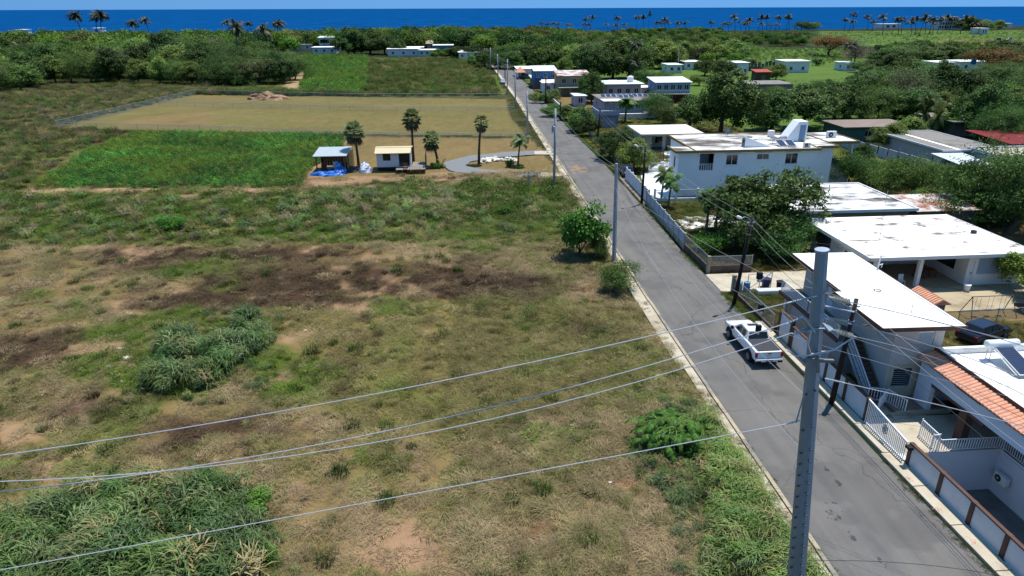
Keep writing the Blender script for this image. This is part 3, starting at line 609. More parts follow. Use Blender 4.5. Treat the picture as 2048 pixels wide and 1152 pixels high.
alum = M('aluminium', (.62,.63,.64), .45, .06, 2, metal=.4); galv = M('galvanised_steel', (.36,.41,.46), .5, .14, 2.2, metal=.35, stain=(.25,.29,.33), sth=(.5,.75), sscale=1.2)
darkmetal = M('dark_metal', (.03,.03,.035), .5, .2, 3); black = M('black_rubber', (.012,.012,.013), .75, .2, 4)
louv = M('louvre_white', (.66,.68,.68), .5, .05, 2); woodm = M('rough_wood', S(150,116,84), .85, .2, 2, stretch=(1,1,.2)); darkwood = M('creosote_wood', S(58,46,40), .85, .25, 2, stretch=(1,1,.15), bmp=.3)
tile_m = M('clay_tile', (.62,.31,.20), .8, .14, 2.5, stain=(.52,.23,.14), sth=(.5,.7), sscale=1.6); bluepaint = M('blue_paint', S(60,132,196), .7, .08, 1); lightblue = M('light_blue_paint', S(150,184,220), .7, .08, 1)
zinc = M('zinc_roof', (.66,.72,.76), .5, .08, 1.0, stain=(.55,.6,.63), sth=(.55,.75), sscale=.7); rust = M('rusty_zinc', (.60,.60,.58), .65, .1, 1, stain=S(176,110,84), sth=(.42,.6), sscale=.6)
greyroof = M('weathered_grey_roof', S(170,164,156), .9, .14, .5, stain=S(122,116,110), sth=(.45,.7), sscale=.5); lilac = M('lilac_wall', S(206,204,226), .85, .06, .6, stain=(.5,.48,.5), sth=(.6,.82), sscale=.5)
mott = M('mottled_roof', (.72,.72,.71), .8, .08, .5, stain=S(92,84,80), sth=(.46,.62), sscale=.3, stretch=(.7,1.6,1)); mott2 = M('peeling_roof', (.78,.77,.75), .8, .05, .5, stain=S(150,134,124), sth=(.555,.64), sscale=.62, stretch=(.6,1.1,1))
mott3 = M('streaked_roof', (.70,.70,.69), .8, .06, .5, stain=S(118,106,96), sth=(.42,.60), sscale=.26, stretch=(.8,1.6,1)); gold = M('gold_fascia', S(176,148,92), .8, .08, 1.5)
solar_m, nt, N, L, p = new_mat('solar_cells')
br = N.new('ShaderNodeTexBrick'); br.offset = 0; br.inputs['Scale'].default_value = 1; br.inputs['Mortar Size'].default_value = .012; br.inputs['Brick Width'].default_value = .16; br.inputs['Row Height'].default_value = .16
br.inputs['Color1'].default_value = (.012,.022,.055,1); br.inputs['Color2'].default_value = (.016,.028,.07,1); br.inputs['Mortar'].default_value = (.06,.07,.1,1)
tc = N.new('ShaderNodeTexCoord'); L.new(tc.outputs['Object'], br.inputs['Vector']); L.new(br.outputs[0], p.inputs['Base Color']); p.inputs['Roughness'].default_value = .2

def wall(mb, a, b, z0, z1, ops=(), th=.15, m=0):
    """wall from a to b (outside on the right hand of a->b) with real openings (s0, s1, za, zb)."""
    a = np.array(a, float); b = np.array(b, float); l = np.linalg.norm(b-a); d = (b-a)/l; nrm = np.array([d[1], -d[0]])
    ops = [(max(.05, o[0]), min(l-.05, o[1]), max(z0+.02, o[2]), min(z1-.05, o[3])) for o in ops]
    ss = sorted({0., l, *[o[0] for o in ops], *[o[1] for o in ops]}); zz = sorted({z0, z1, *[o[2] for o in ops], *[o[3] for o in ops]})
    P = lambda s, z, k: (a[0]+d[0]*s-nrm[0]*th*k, a[1]+d[1]*s-nrm[1]*th*k, z)
    for s0, s1 in zip(ss[:-1], ss[1:]):
        for q0, q1 in zip(zz[:-1], zz[1:]):
            cs, cz = (s0+s1)/2, (q0+q1)/2
            if any(o[0] < cs < o[1] and o[2] < cz < o[3] for o in ops): continue
            mb.quad(P(s0,q0,0), P(s1,q0,0), P(s1,q1,0), P(s0,q1,0), m); mb.quad(P(s1,q0,1), P(s0,q0,1), P(s0,q1,1), P(s1,q1,1), m)
    for s0, s1, q0, q1 in ops:
        for c in (((s0,q0),(s1,q0)), ((s1,q0),(s1,q1)), ((s1,q1),(s0,q1)), ((s0,q1),(s0,q0))):
            (e, f), (g_, h) = c; mb.quad(P(e,f,1), P(g_,h,1), P(g_,h,0), P(e,f,0), m)
    mb.quad(P(.01,z1-.004,0), P(l-.01,z1-.004,0), P(l-.01,z1-.004,1), P(.01,z1-.004,1), m)
    return d, nrm
def fill(root, a, d, nrm, o, kind='slide', frame=None, nm='window'):
    """window or door set into an opening of a wall."""
    s0, s1, q0, q1 = o; frame = frame or alum; a = np.array(a, float)
    P = lambda s, z, k: np.array((a[0]+d[0]*s-nrm[0]*k, a[1]+d[1]*s-nrm[1]*k, z)); f = MB(); t = .06
    dd = np.array((d[0], d[1], 0)); nn = np.array((nrm[0], nrm[1], 0)); up = np.array((0, 0, 1.))
    def bx(sa, sb, za, zb, k0, k1, mb): mb.obox(P((sa+sb)/2, (za+zb)/2, (k0+k1)/2), dd*(sb-sa)/2, nn*(k1-k0)/2, up*(zb-za)/2)
    bx(s0, s1, q0, q0+t, .05, .11, f); bx(s0, s1, q1-t, q1, .05, .11, f); bx(s0, s0+t, q0+t, q1-t, .05, .11, f); bx(s1-t, s1, q0+t, q1-t, .05, .11, f)
    if kind in ('slide', 'curtain'): bx((s0+s1)/2-.035, (s0+s1)/2+.035, q0+t, q1-t, .045, .1, f)
    w = f.build(nm, frame, root)
    if kind in ('slide', 'curtain', 'fixed'):
        g_ = MB(); bx(s0+t, s1-t, q0+t, q1-t, .085, .1, g_); g_.build('pane', glass_m, w)
        if kind == 'curtain':
            g_ = MB()
            for k in range(5): g_.obox(P(s0+.15+(s1-s0-.3)*(k+.5)/5, (q0+q1)/2, .14+.02*(k % 2)), dd*(s1-s0)/11, nn*.01, up*(q1-q0)/2.2)
            g_.build('curtain', M('curtain_cloth', (.5,.5,.52), .9, .1, 3), w)
    elif kind in ('louvre', 'darklouvre'):
        n = max(5, int((q1-q0)/(.11 if kind == 'louvre' else .15))); g_ = MB(); sl = (.045, -.03) if kind == 'louvre' else (.03, .004)
        for k in range(n):
            z = q0+t+(q1-q0-2*t)*(k+.5)/n; c = P((s0+s1)/2, z, .07); g_.obox(c, dd*((s1-s0)/2-t), nn*sl[0]+up*sl[1], up*.006+nn*.004)
        g_.build('louvres', louv, w)
        b_ = MB(); bx(s0+t, s1-t, q0+t, q1-t, .125, .135, b_); b_.build('pane', glass_m if kind == 'darklouvre' else M('louvre_back', (.34,.36,.36), .6, .1, 2), w)
    elif kind == 'door':
        g_ = MB(); bx(s0+t, s1-t, q0, q1-t, .07, .1, g_); g_.build('door_leaf', M('white_door', (.72,.73,.74), .5, .03, 2), w)
        g_ = MB(); bx(s1-.22, s1-.14, q0+.95, q0+1.1, .03, .07, g_); g_.build('handle', darkmetal, w)
    return w
def on_S(y, x0, u0, v0, u1, v1):          # opening on a wall that faces the camera along the road: s measured from x0
    a = GY(u0, v1, y); b = GY(u1, v0, y); return (a[0]-x0, b[0]-x0, a[2], b[2])
def on_W(x, y1, u0, v0, u1, v1):          # opening on a wall that faces the road: s measured from y1 towards the camera
    a = GX(u0, v0, x); b = GX(u1, v1, x); return (y1-a[1], y1-b[1], min(a[2], b[2]), max(a[2], b[2]))
def house(name, label, rect, z0, z1, wmat, S_ops=(), W_ops=(), roof=None, over=(.5,.5,.5,.5), rth=.18, rmat=None, fascia=None, parapet=0, group=None, cat='house', slope=0, frame=None, gable=0, floor=True):
    x0, x1, y0, y1 = rect; root = thing(name, label, cat, ((x0+x1)/2, (y0+y1)/2, z0), group)
    mb = MB(); so = [o[:4] for o in S_ops]; wo = [o[:4] for o in W_ops]
    dS = wall(mb, (x0, y0), (x1, y0), z0, z1, so); dW = wall(mb, (x0, y1), (x0, y0), z0, z1, wo); wall(mb, (x1, y0), (x1, y1), z0, z1); wall(mb, (x1, y1), (x0, y1), z0, z1)
    mb.build('wall', wmat, root)
    if floor: MB().box(x0+.16, x1-.16, y0+.16, y1-.16, z0-.1, z0+.05).build('floor_slab', mgrey, root)
    for o in S_ops:
        if len(o) > 4 and o[4] != 'open': fill(root, (x0, y0), dS[0], dS[1], o[:4], o[4], frame, 'door' if o[4] == 'door' else 'window')
    for o in W_ops:
        if len(o) > 4 and o[4] != 'open': fill(root, (x0, y1), dW[0], dW[1], o[:4], o[4], frame, 'door' if o[4] == 'door' else 'window')
    X0, X1, Y0, Y1 = x0-over[0], x1+over[1], y0-over[2], y1+over[3]
    if gable:
        xm = (Y0+Y1)/2; m_ = MB()
        m_.add([(X0,Y0,z1),(X1,Y0,z1),(X1,xm,z1+gable),(X0,xm,z1+gable),(X1,Y1,z1),(X0,Y1,z1),(X0,Y0,z1-.08),(X1,Y0,z1-.08),(X1,Y1,z1-.08),(X0,Y1,z1-.08)], [(0,1,2,3),(3,2,4,5),(6,7,1,0),(8,9,5,4),(9,6,0,3,5),(7,8,4,2,1),(9,8,7,6)]); r = m_.build('roof', rmat, root)
        return root
    m_ = MB(); m_.add([(X0,Y0,z1),(X1,Y0,z1),(X1,Y1,z1+slope),(X0,Y1,z1+slope),(X0,Y0,z1+rth),(X1,Y0,z1+rth),(X1,Y1,z1+rth+slope),(X0,Y1,z1+rth+slope)], [(0,3,2,1),(4,5,6,7),(0,1,5,4),(1,2,6,5),(2,3,7,6),(3,0,4,7)])
    r = m_.build('roof', rmat, root)
    if fascia:
        f = MB(); e = .03; t = z1+rth+parapet
        f.box(X0-e, X1+e, Y0-e, Y0+.14, z1-.02, t); f.box(X0-e, X1+e, Y1-.14, Y1+e, z1-.02, t); f.box(X0-e, X0+.14, Y0+.14, Y1-.14, z1-.02, t); f.box(X1-.14, X1+e, Y0+.14, Y1-.14, z1-.02, t); f.build('fascia', fascia, r)
    return root
def ribs(root, x0, x1, y0, y1, z0, z1, mat, step=.32):      # corrugation of a metal roof, running down the slope
    m_ = MB(); x = x0+.1
    while x < x1-.05: m_.bar((x, y0+.01, z0+.02), (x, y1-.01, z1+.02), .05, .04); x += step
    m_.build('corrugation', mat, root)
def railing(root, a, b, h=.95, step=.16, mat=None, r=.018, nm='railing', post=True):
    """railing with individually built bars."""
    mat = mat or M('white_rail', (.72,.74,.78), .5, .04, 2); a, b = np.array(a, float), np.array(b, float); l = np.linalg.norm(b-a); m_ = MB()
    m_.bar(a+(0,0,h), b+(0,0,h), .05, .05); m_.bar(a+(0,0,.1), b+(0,0,.1), .035, .035)
    if post:
        for q in (a, b): m_.tube([q, q+(0,0,h+.08)], .035, 6)
    rl = m_.build(nm, mat, root); n = max(2, int(l/step)); bm = MB(); sl = (b-a)/l
    bm.box(-r, r, -r, r, .12, h-.02); me = bm.mesh('bar', mat); org = rl_org(root)
    for k in range(1, n):
        q = a+(b-a)*k/n; o = link(bpy.data.objects.new('bar', me), rl); o.location = tuple(q-org)
    return rl
def rl_org(p):
    o = np.zeros(3)
    while p is not None: o = o+np.array(p.location); p = p.parent
    return o

# ------------------------------------------------------------------ house with the tiled eave (near right)
ha = thing('tiled_eave_house', 'white flat-roofed house with an orange tile eave in the near right corner', 'house', (35, 27, 0))
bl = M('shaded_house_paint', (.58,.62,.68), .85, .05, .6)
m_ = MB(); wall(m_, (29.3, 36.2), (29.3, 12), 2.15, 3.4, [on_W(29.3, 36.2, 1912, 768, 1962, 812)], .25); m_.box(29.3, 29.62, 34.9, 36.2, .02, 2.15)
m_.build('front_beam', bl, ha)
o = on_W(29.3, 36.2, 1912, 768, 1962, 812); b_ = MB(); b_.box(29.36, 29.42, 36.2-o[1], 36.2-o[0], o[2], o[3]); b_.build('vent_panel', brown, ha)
MB().box(29.22, 29.68, 31.6, 32.2, .0, 2.15).build('pillar', brown, ha, bev=.02); MB().box(29.27, 29.65, 30.4, 34.9, 1.98, 2.147).build('lintel', brown, ha)
MB().box(29.25, 29.6, 21.6, 22.1, 0, 2.15).build('pillar', brown, ha)
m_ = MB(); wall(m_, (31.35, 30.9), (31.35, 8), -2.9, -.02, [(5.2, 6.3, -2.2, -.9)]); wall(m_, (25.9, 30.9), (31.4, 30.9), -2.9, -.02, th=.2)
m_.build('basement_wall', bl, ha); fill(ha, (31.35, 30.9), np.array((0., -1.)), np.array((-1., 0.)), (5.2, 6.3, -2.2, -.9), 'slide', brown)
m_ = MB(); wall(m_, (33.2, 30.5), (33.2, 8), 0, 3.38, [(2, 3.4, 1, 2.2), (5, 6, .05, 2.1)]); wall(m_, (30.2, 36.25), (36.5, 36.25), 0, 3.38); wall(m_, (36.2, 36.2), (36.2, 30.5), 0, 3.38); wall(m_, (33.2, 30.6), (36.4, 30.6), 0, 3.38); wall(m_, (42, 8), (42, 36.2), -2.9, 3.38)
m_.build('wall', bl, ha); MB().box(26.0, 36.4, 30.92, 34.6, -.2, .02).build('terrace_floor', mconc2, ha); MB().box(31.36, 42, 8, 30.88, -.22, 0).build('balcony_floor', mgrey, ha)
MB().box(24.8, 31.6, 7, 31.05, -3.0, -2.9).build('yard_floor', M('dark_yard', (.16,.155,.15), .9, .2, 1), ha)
r = MB().box(30.3, 42.5, 8, 36.15, 3.4, 3.55).build('roof', roof_white, ha)
p_ = MB(); p_.box(30.09, 30.31, 8, 36.3, 3.56, 3.95); p_.box(30.31, 42.5, 36.06, 36.3, 3.56, 3.95); p_.build('parapet', roof_white, r); MB().box(30.03, 30.087, 8, 36.32, 3.5, 4.0).build('parapet_trim', brown, r)
# barrel tiles: two and a half courses down the eave
eave = MB().add([(28.98,8,3.36),(30.02,8,3.70),(30.02,36.35,3.70),(28.98,36.35,3.36),(28.98,8,3.30),(30.02,8,3.64),(30.02,36.35,3.64),(28.98,36.35,3.30)], [(0,3,2,1)[::-1],(4,5,6,7)[::-1],(0,1,5,4),(1,2,6,5),(2,3,7,6),(3,0,4,7)]).build('tile_eave', brown, ha)
tb = MB(); n_ = 7
for k in range(n_):
    t0, t1 = math.pi*k/n_, math.pi*(k+1)/n_
    y0, y1, h0, h1 = -.13*math.cos(t0), -.13*math.cos(t1), .085*math.sin(t0), .085*math.sin(t1)
    tb.quad((0, y0, h0), (.60, y0, h0*.85+.19), (.60, y1, h1*.85+.19), (0, y1, h1)); tb.quad((0, y0, 0), (0, y0, h0), (0, y1, h1), (0, y1, 0))
tme = tb.mesh('roof_tile', tile_m, smooth=False); yy_ = 21.0
eo = rl_org(eave); pan = MB()
while yy_ < 36.25:
    for c_ in range(2):
        q = link(bpy.data.objects.new('roof_tile', tme), eave); q.location = (28.93+.53*c_-eo[0], yy_-eo[1]+random.uniform(-.008,.008), 3.375+.168*c_-eo[2]); q.rotation_euler = (0, random.uniform(-.012,.012), random.uniform(-.02,.02))
    yy_ += .285
pan.add([(28.95,8,3.39),(30.01,8,3.735),(30.01,36.33,3.735),(28.95,36.33,3.39)], [(0,1,2,3)]); pan.build('tile_pans', M('clay_tile_pan', (.42,.16,.09), .85, .15, 2), eave)
railing(ha, (26.95, 30.95, .02), (27.35, 30.95, .02), 1.15); railing(ha, (27.45, 30.93, .02), (31.35, 30.93, .02), .8); railing(ha, (31.38, 30.8, .0), (31.38, 24, .0), .95)
railing(ha, (27.35, 31.0, .02), (27.4, 32.6, .02), 1.1)
MB().box(25.07, 25.35, 7, 31.02, -2.95, .0).build('retaining_wall', bl, ha); MB().box(25.36, 26.05, 30.2, 31.0, -.25, .0).build('landing', mconc2, ha)
# steps down to the sunken yard
m_ = MB()
for k in range(8): m_.box(26.0, 26.9, 30.9-.0-.26*(k+1), 30.9-.26*k, -2.9, -.3-.3*k)
m_.build('stair', mgrey, ha)
# water heater on that roof
wh = thing('solar_water_heater', 'white tank solar water heater with a tilted collector on the near roof', 'water heater', (33.2, 34.2, 3.55))
q = GY(1925, 680, 35.3); m_ = MB(); m_.tube([(32.45,35.2,4.62),(32.52,35.2,4.62),(34.5,35.2,4.62),(34.57,35.2,4.62)], [.2,.27,.27,.2], 16); m_.build('tank', M('tank_white', (.74,.78,.76), .4, .05, 1), wh, smooth=True)
m_ = MB()
for x in (32.8, 34.2):
    for y, z in ((35.35, 4.4), (35.05, 4.4), (33.0, 3.8)): m_.bar((x, y, 3.55), (x, y, z), .04, .04)
    m_.bar((x, 35.3, 3.6), (x, 33.0, 3.6), .04, .04); m_.bar((x, 35.0, 4.38), (x, 32.8, 3.72), .04, .04)
m_.build('stand', alum, wh)
def panel(root, c, ax, ay, nm='collector', fr=.04):
    c, ax, ay = map(np.array, (c, ax, ay)); n = np.cross(ax, ay); n = n/np.linalg.norm(n); m_ = MB(); m_.obox(c, ax, ay, n*.035); f = m_.build(nm, alum, root)
    k = 1-fr/np.linalg.norm(ax); k2 = 1-fr/np.linalg.norm(ay); m_ = MB(); m_.obox(c+n*.036, ax*k, ay*k2, n*.004); m_.build('cells', solar_m, f); return f
panel(wh, (33.5, 33.85, 4.12), (.62, 0, 0), (0, 1.12, .33))
for i_, (x, y) in enumerate(((36.2, 33.2), (36.6, 30.6))):
    sp = thing('solar_collector', ('dark solar panel lying flat behind the white tank heater', 'dark solar panel lying flat at the roof edge near the picture corner')[i_], 'solar panel', (x, y, 3.6)); panel(sp, (x, y, 3.78), (.9, 0, 0), (0, .8, .12), 'frame'); m_ = MB(); m_.bar((x-.8,y+.7,3.55), (x-.8,y+.7,3.82), .04, .04); m_.bar((x+.8,y+.7,3.55), (x+.8,y+.7,3.82), .04, .04); m_.build('leg', alum, sp)
def ac_unit(label, c, nrm=(-1, 0), s=1.0, group=None):
    root = thing('air_conditioner', label, 'air conditioner', (c[0], c[1], c[2]), group); n = np.array((nrm[0], nrm[1], 0.)); d = np.array((-nrm[1], nrm[0], 0.)); up = np.array((0, 0, 1.)); c = np.array(c)
    m_ = MB(); m_.obox(c+up*.3*s, d*.42*s, n*.16*s, up*.29*s); m_.build('case', white, root, bev=.02)
    m_ = MB(); m_.tube([c+up*.3*s-d*.12*s+n*.162*s, c+up*.3*s-d*.12*s+n*.185*s], .22*s, 16); m_.build('fan_grille', darkmetal, root)
    m_ = MB(); m_.tube([c+up*.3*s-d*.12*s+n*.186*s, c+up*.3*s-d*.12*s+n*.2*s], .06*s, 10); m_.build('fan_hub', alum, root); return root
ac_unit('white split air conditioner hung on the shaded basement wall', (31.1, 30.0, -1.75)); 

# ------------------------------------------------------------------ two-storey house with outside stair
x0, x1, y0, y1 = 27.4, 30.7, 36.6, 48.3
hb = thing('stair_house', 'pinkish-grey two-storey house with white flat roof and outside stair', 'house', (29, 42, 0))
Sops = [(*on_S(y0, x0, 1779, 735, 1829, 776), 'darklouvre'), (*on_S(y0, x0, 1845, 752, 1876, 800), 'door'), (*on_S(y0, x0, 1833, 663, 1872, 690), 'louvre')]
Wops = [(y1-y_-.7, y1-y_+.7, 3.9, 5.2, 'louvre') for y_ in (46.6, 43.6, 41.6)]+[(y1-38.2, y1-37.2, 3.9, 5.1, 'louvre'), (y1-45, y1-44, 3.05, 5.1, 'door')]
m_ = MB(); dS = wall(m_, (x0,y0), (x1,y0), 0, 5.85, [o[:4] for o in Sops]); dW = wall(m_, (x0,y1), (x0,y0), 0, 5.85, [o[:4] for o in Wops]); wall(m_, (x1,y0), (x1,y1), 0, 5.85); wall(m_, (x1,y1), (x0,y1), 0, 5.85); m_.build('wall', pinkgrey, hb)
for o in Sops: fill(hb, (x0,y0), *dS, o[:4], o[4], None, 'door' if o[4] == 'door' else 'window')
for o in Wops: fill(hb, (x0,y1), *dW, o[:4], o[4], None, 'door' if o[4] == 'door' else 'window')
m_ = MB(); wall(m_, (x0+.12, y0-.025), (x1-.02, y0-.025), .3, 2.65, [(o[0]-.12, o[1]-.12, o[2], o[3]) for o in Sops[:2]], .02); m_.build('cream_panel', cream, hb)
MB().prism([(26.1,41.1),(25.62,41.1),(25.55,35.3),(30.75,35.15),(31.2,48.7),(26.3,48.9)], 5.85, 5.98).build('roof', roof_white, hb)
rf = MB()
for p0, p1 in (((26.33,48.95),(26.08,41.1)), ((26.08,41.08),(25.58,41.08)), ((25.58,41.05),(25.5,35.25)), ((25.5,35.25),(30.8,35.1)), ((30.8,35.1),(31.25,48.75))): rf.bar((*p0, 5.86), (*p1, 5.86), .07, .26)
rf.build('fascia', brown, hb)
MB().bar((30.6,35.3,6.0),(31.0,48.5,6.0),.14,.09).build('parapet', roof_white, hb)
MB().box(25.65, 27.4, 39.8, 48.6, 2.78, 2.95).build('balcony_floor', M('balcony_slab', S(150,132,122), .85, .1, 1), hb); MB().box(25.6, 25.7, 39.8, 48.65, 2.72, 3.0).build('balcony_edge', brown, hb)
railing(hb, (25.72, 48.5, 2.96), (25.72, 44.2, 2.96), .95); railing(hb, (25.72, 44.2, 2.96), (25.72, 39.9, 2.96), .95)
MB().box(25.95, 26.2, 47.9, 48.2, 0, 2.78).build('column', pinkgrey, hb); MB().box(25.95, 26.2, 43.6, 43.85, 0, 2.78).build('column', pinkgrey, hb)
MB().box(26.45, 27.39, 40.2, 48.2, 0, 2.75).build('lower_room', pinkgrey, hb)
n_ = 13; m_ = thing
sm = MB(); sm.box(0, .95, -.33, 0, -.17, 0); sme = sm.mesh('step', M('stair_tread', S(110,92,80), .9, .12, 2)); ho = rl_org(hb)
for k in range(n_):
    q = link(bpy.data.objects.new('step', sme), hb); q.location = (26.3-ho[0], 39.8-.27*k-ho[1], 2.95-.2*k-ho[2])
MB().add([(26.32,39.8,2.7),(27.2,39.8,2.7),(27.2,36.4,.1),(26.32,36.4,.1),(26.32,39.8,2.4),(27.2,39.8,2.4),(27.2,36.8,.1),(26.32,36.8,.1)], [(0,1,2,3),(7,6,5,4),(0,3,7,4),(1,5,6,2)]).build('stair_slab', pinkgrey, hb)
railing(hb, (26.28, 39.75, 2.95), (26.28, 36.4, .35), .95, .2); railing(hb, (26.28, 36.35, .25), (27.3, 36.0, .25), .95, .16); railing(hb, (27.35, 36.0, .25), (27.9, 34.85, .1), .95, .16); railing(hb, (27.3, 36.0, .25), (26.3, 35.2, .05), .95, .16)
MB().box(27.3, 31, 34.9, 36.6, -.05, .26).build('porch_floor', M('porch_tile', S(176,150,132), .7, .15, 3), hb); MB().box(27.3, 31, 34.78, 34.9, -.05, .28).build('porch_edge', M('pale_tile', S(226,208,184), .6, .1, 4), hb)
for k in range(3): MB().box(26.9-.0, 27.9, 34.85-.25*(k+1), 34.85-.25*k, -.04, .22-.07*k).build('porch_step', mconc2, hb)
rg = MB()
for k in range(20):
    a, b = 2*math.pi*k/20, 2*math.pi*(k+1)/20; rg.bar((28.6+.22*math.cos(a), 41+.22*math.sin(a), 6.0), (28.6+.22*math.cos(b), 41+.22*math.sin(b), 6.0), .05, .04)
tag(rg.build('vent_ring', darkmetal), 'dark ring fitting lying on the white stair-house roof', 'roof fitting')
vp = thing('vent_pipe', 'thin white vent pipe standing on the near white roof', 'pipe', (28.7, 37.4, 5.98)); m_ = MB(); m_.cyl((28.7,37.4,5.98), .03, .5, 8); m_.bar((28.55,37.4,6.45),(28.85,37.4,6.45),.04,.04); m_.build('pipe', alum, vp)
vp = thing('vent_pipe', 'white bent vent pipe at the far edge of the stair-house roof', 'pipe', (31.0, 44.9, 5.98)); m_ = MB(); m_.tube([(31,44.9,5.98),(31.05,44.9,7.1)], .05, 8); m_.bar((31,44.9,6.95),(31.35,44.8,7.05),.06,.06); m_.tube([(31.05,44.9,6.3),(31.3,44.9,6.4),(31.25,44.9,6.1)],.04,6); m_.build('pipe', white, vp)
ac_unit('small white box unit at the far roof corner of the stair house', (27.9, 48.9, 5.4), (-1, 0), .8)
# rafter ends poking from the eave
for i_, y_ in enumerate((46.3, 41.6, 36.6)):
    tag(MB().bar((25.4-(.3 if i_ else .2), y_, 5.55), (26.4, y_, 5.72), .08, .08).build('eave_beam', woodm), ('wooden pole under the eave at the far end of the stair house', 'wooden pole under the eave beside the steel pole', 'wooden pole under the near eave above the stair')[i_], 'beam')

# ------------------------------------------------------------------ roadside boundary wall of the two near houses
bw = thing('boundary_wall', 'white panelled boundary wall with brown posts and coping along the pavement', 'wall', (24.9, 30, 0))
panelm = M('wall_panel_white', (.60,.61,.62), .85, .06, .8, stain=(.5,.47,.43), sth=(.55,.8), sscale=.6)
ps = [14.0, 16.2, 18.4, 20.6, 22.8, 25.05, 27.35, 29.95]
def panels(ps, h, x=24.95):
    for a, b in zip(ps[:-1], ps[1:]): MB().box(x-.05, x+.07, a+.13, b-.13, .1, h(a)).build('wall_panel', panelm, bw); MB().box(x-.09, x+.11, a+.13, b-.13, h(a), h(a)+.09).build('coping', brown, bw)
    for q in ps: MB().box(x-.11, x+.13, q-.13, q+.13, -.05, h(q-.01)+.1).build('post', brown, bw, bev=.01)
panels(ps, lambda y: 1.35); panels([34.25, 36.7, 39.2, 41.7, 44.2], lambda y: 1.65 if y < 41 else 1.75, 24.93); panels([44.5, 46.4], lambda y: 2.15, 24.93)
gt = thing('gate', 'white barred sliding gate with a blue ornament in the boundary wall', 'gate', (24.85, 32, 0)); wr = M('white_rail', (.72,.74,.78), .5, .04, 2)
m_ = MB(); m_.bar((24.8,30.15,.2),(24.8,34.1,.2),.07,.07); m_.bar((24.8,30.15,1.35),(24.8,34.1,1.75),.08,.1); m_.build('gate_frame', wr, gt); m_ = MB(); m_.box(-.018,.018,-.018,.018,0,1); gme = m_.mesh('bar', wr)
for k in range(26):
    y = 30.25+3.8*k/25; q = link(bpy.data.objects.new('bar', gme), gt); q.location = (24.8-24.85, y-32, .22); q.scale = (1, 1, 1.1+.38*k/25)
m_ = MB()
for k in range(8):
    a = k*math.pi/4
    for rr in (.14, .24): m_.tube([(24.74, 32.1+rr*math.cos(a), .95+rr*1.3*math.sin(a)), (24.74, 32.1+rr*math.cos(a+.8), .95+rr*1.3*math.sin(a+.8))], .022, 5)
    m_.tube([(24.74,32.1,.95),(24.74,32.1+.25*math.cos(a),.95+.33*math.sin(a))], .018, 5)
m_.build('ornament', M('grey_blue_iron', (.22,.28,.36), .5, .1, 2), gt)
mbx = thing('letter_box', 'black letter box on the near gate post', 'letter box', (24.7, 29.8, 1.2)); MB().box(24.52,24.8,29.6,29.98,1.22,1.4).build('case', black, mbx, bev=.02); MB().box(24.5,24.52,29.66,29.92,1.28,1.33).build('flap', darkmetal, mbx)
MB().box(25.1, 30, 34.9, 36.55, -.1, -.01).build('patio_edge_slab', mconc2, kind='structure', label='grey concrete strip before the porch')
MB().box(25.0, 29.25, 31.0, 34.75, -.14, .012).build('patio', M('patio_concrete', S(200,196,180), .9, .12, .6, stain=S(160,156,140), sth=(.5,.7), sscale=.6), kind='structure', label='pale concrete patio behind the gate')
# ------------------------------------------------------------------ white house with carport
hc = thing('carport_house', 'low white house with an open carport and patchy peeling roof', 'house', (44, 60, 0)); z1 = 3.05
MB().box(37.6, 52.3, 54.9, 66.3, -.1, .05).build('floor_slab', M('carport_floor', S(188,170,140), .9, .12, .7), hc)
m_ = MB(); So = [(*on_S(55.0, 46.65, 1932, 523, 1952, 567), 'door'), (*on_S(55.0, 46.65, 1951, 515, 2009, 549), 'louvre')]; dS = wall(m_, (46.65,55.0), (52.3,55.0), 0, z1, [o[:4] for o in So])
wo = [(5.9-(1.2+2.9), 5.9-1.6, 1.0, 2.2)]; dW2 = wall(m_, (46.65,60.9), (46.65,55.0), 0, z1, wo); dB = wall(m_, (37.6,60.9), (46.6,60.9), 0, z1, [(3.0,4.2,.9,2.1),(5.6,6.5,.05,2.1)])
Wo = [(66.3-a, 66.3-b, c_, d_) for a, b, c_, d_ in ((65.6,62.6,.9,2.6),(60.0,59.2,.05,2.1),(57.6,56.9,1.0,2.2))]; dW = wall(m_, (37.6,66.3), (37.6,56.2), 0, z1, Wo); wall(m_, (52.3,55), (52.3,66.3), 0, z1); wall(m_, (52.3,66.3), (37.6,66.3), 0, z1); m_.build('wall', white, hc)
for o in So: fill(hc, (46.65,55.0), *dS, o[:4], o[4], None, 'door' if o[4] == 'door' else 'window')
fill(hc, (46.65,60.9), *dW2, wo[0], 'slide', darkmetal); fill(hc, (37.6,60.9), *dB, (3.0,4.2,.9,2.1), 'slide', darkmetal); fill(hc, (37.6,60.9), *dB, (5.6,6.5,.05,2.1), 'door')
fill(hc, (37.6,66.3), *dW, Wo[0], 'darklouvre', darkmetal); fill(hc, (37.6,66.3), *dW, Wo[1], 'fixed', brown); fill(hc, (37.6,66.3), *dW, Wo[2], 'fixed', brown)
for x in (37.75, 42.0): MB().box(x-.17, x+.17, 54.85, 55.2, 0, z1).build('column', white, hc)
MB().box(36.6, 52.6, 54.3, 66.9, z1, 3.27).build('roof', mott2, hc); f = MB(); f.box(36.55,52.65,54.24,54.3,z1-.05,3.31); f.box(36.54,36.6,54.24,66.95,z1-.05,3.31); f.box(52.6,52.66,54.3,66.95,z1-.05,3.31); f.build('fascia', white, hc)
for y, xa in ((60.2, 44.), (63.6, 42.)): MB().bar((xa, y, 3.29), (52.5, y-.2, 3.29), .06, .05).build('roof_seam', M('grey_seam', (.45,.45,.45), .8, .1, 1), hc)
tag(MB().box(50.6, 51.0, 60.1, 60.5, 3.28, 3.6).build('roof_vent', darkmetal, bev=.05), 'small dark vent box on the peeling white roof', 'roof vent')
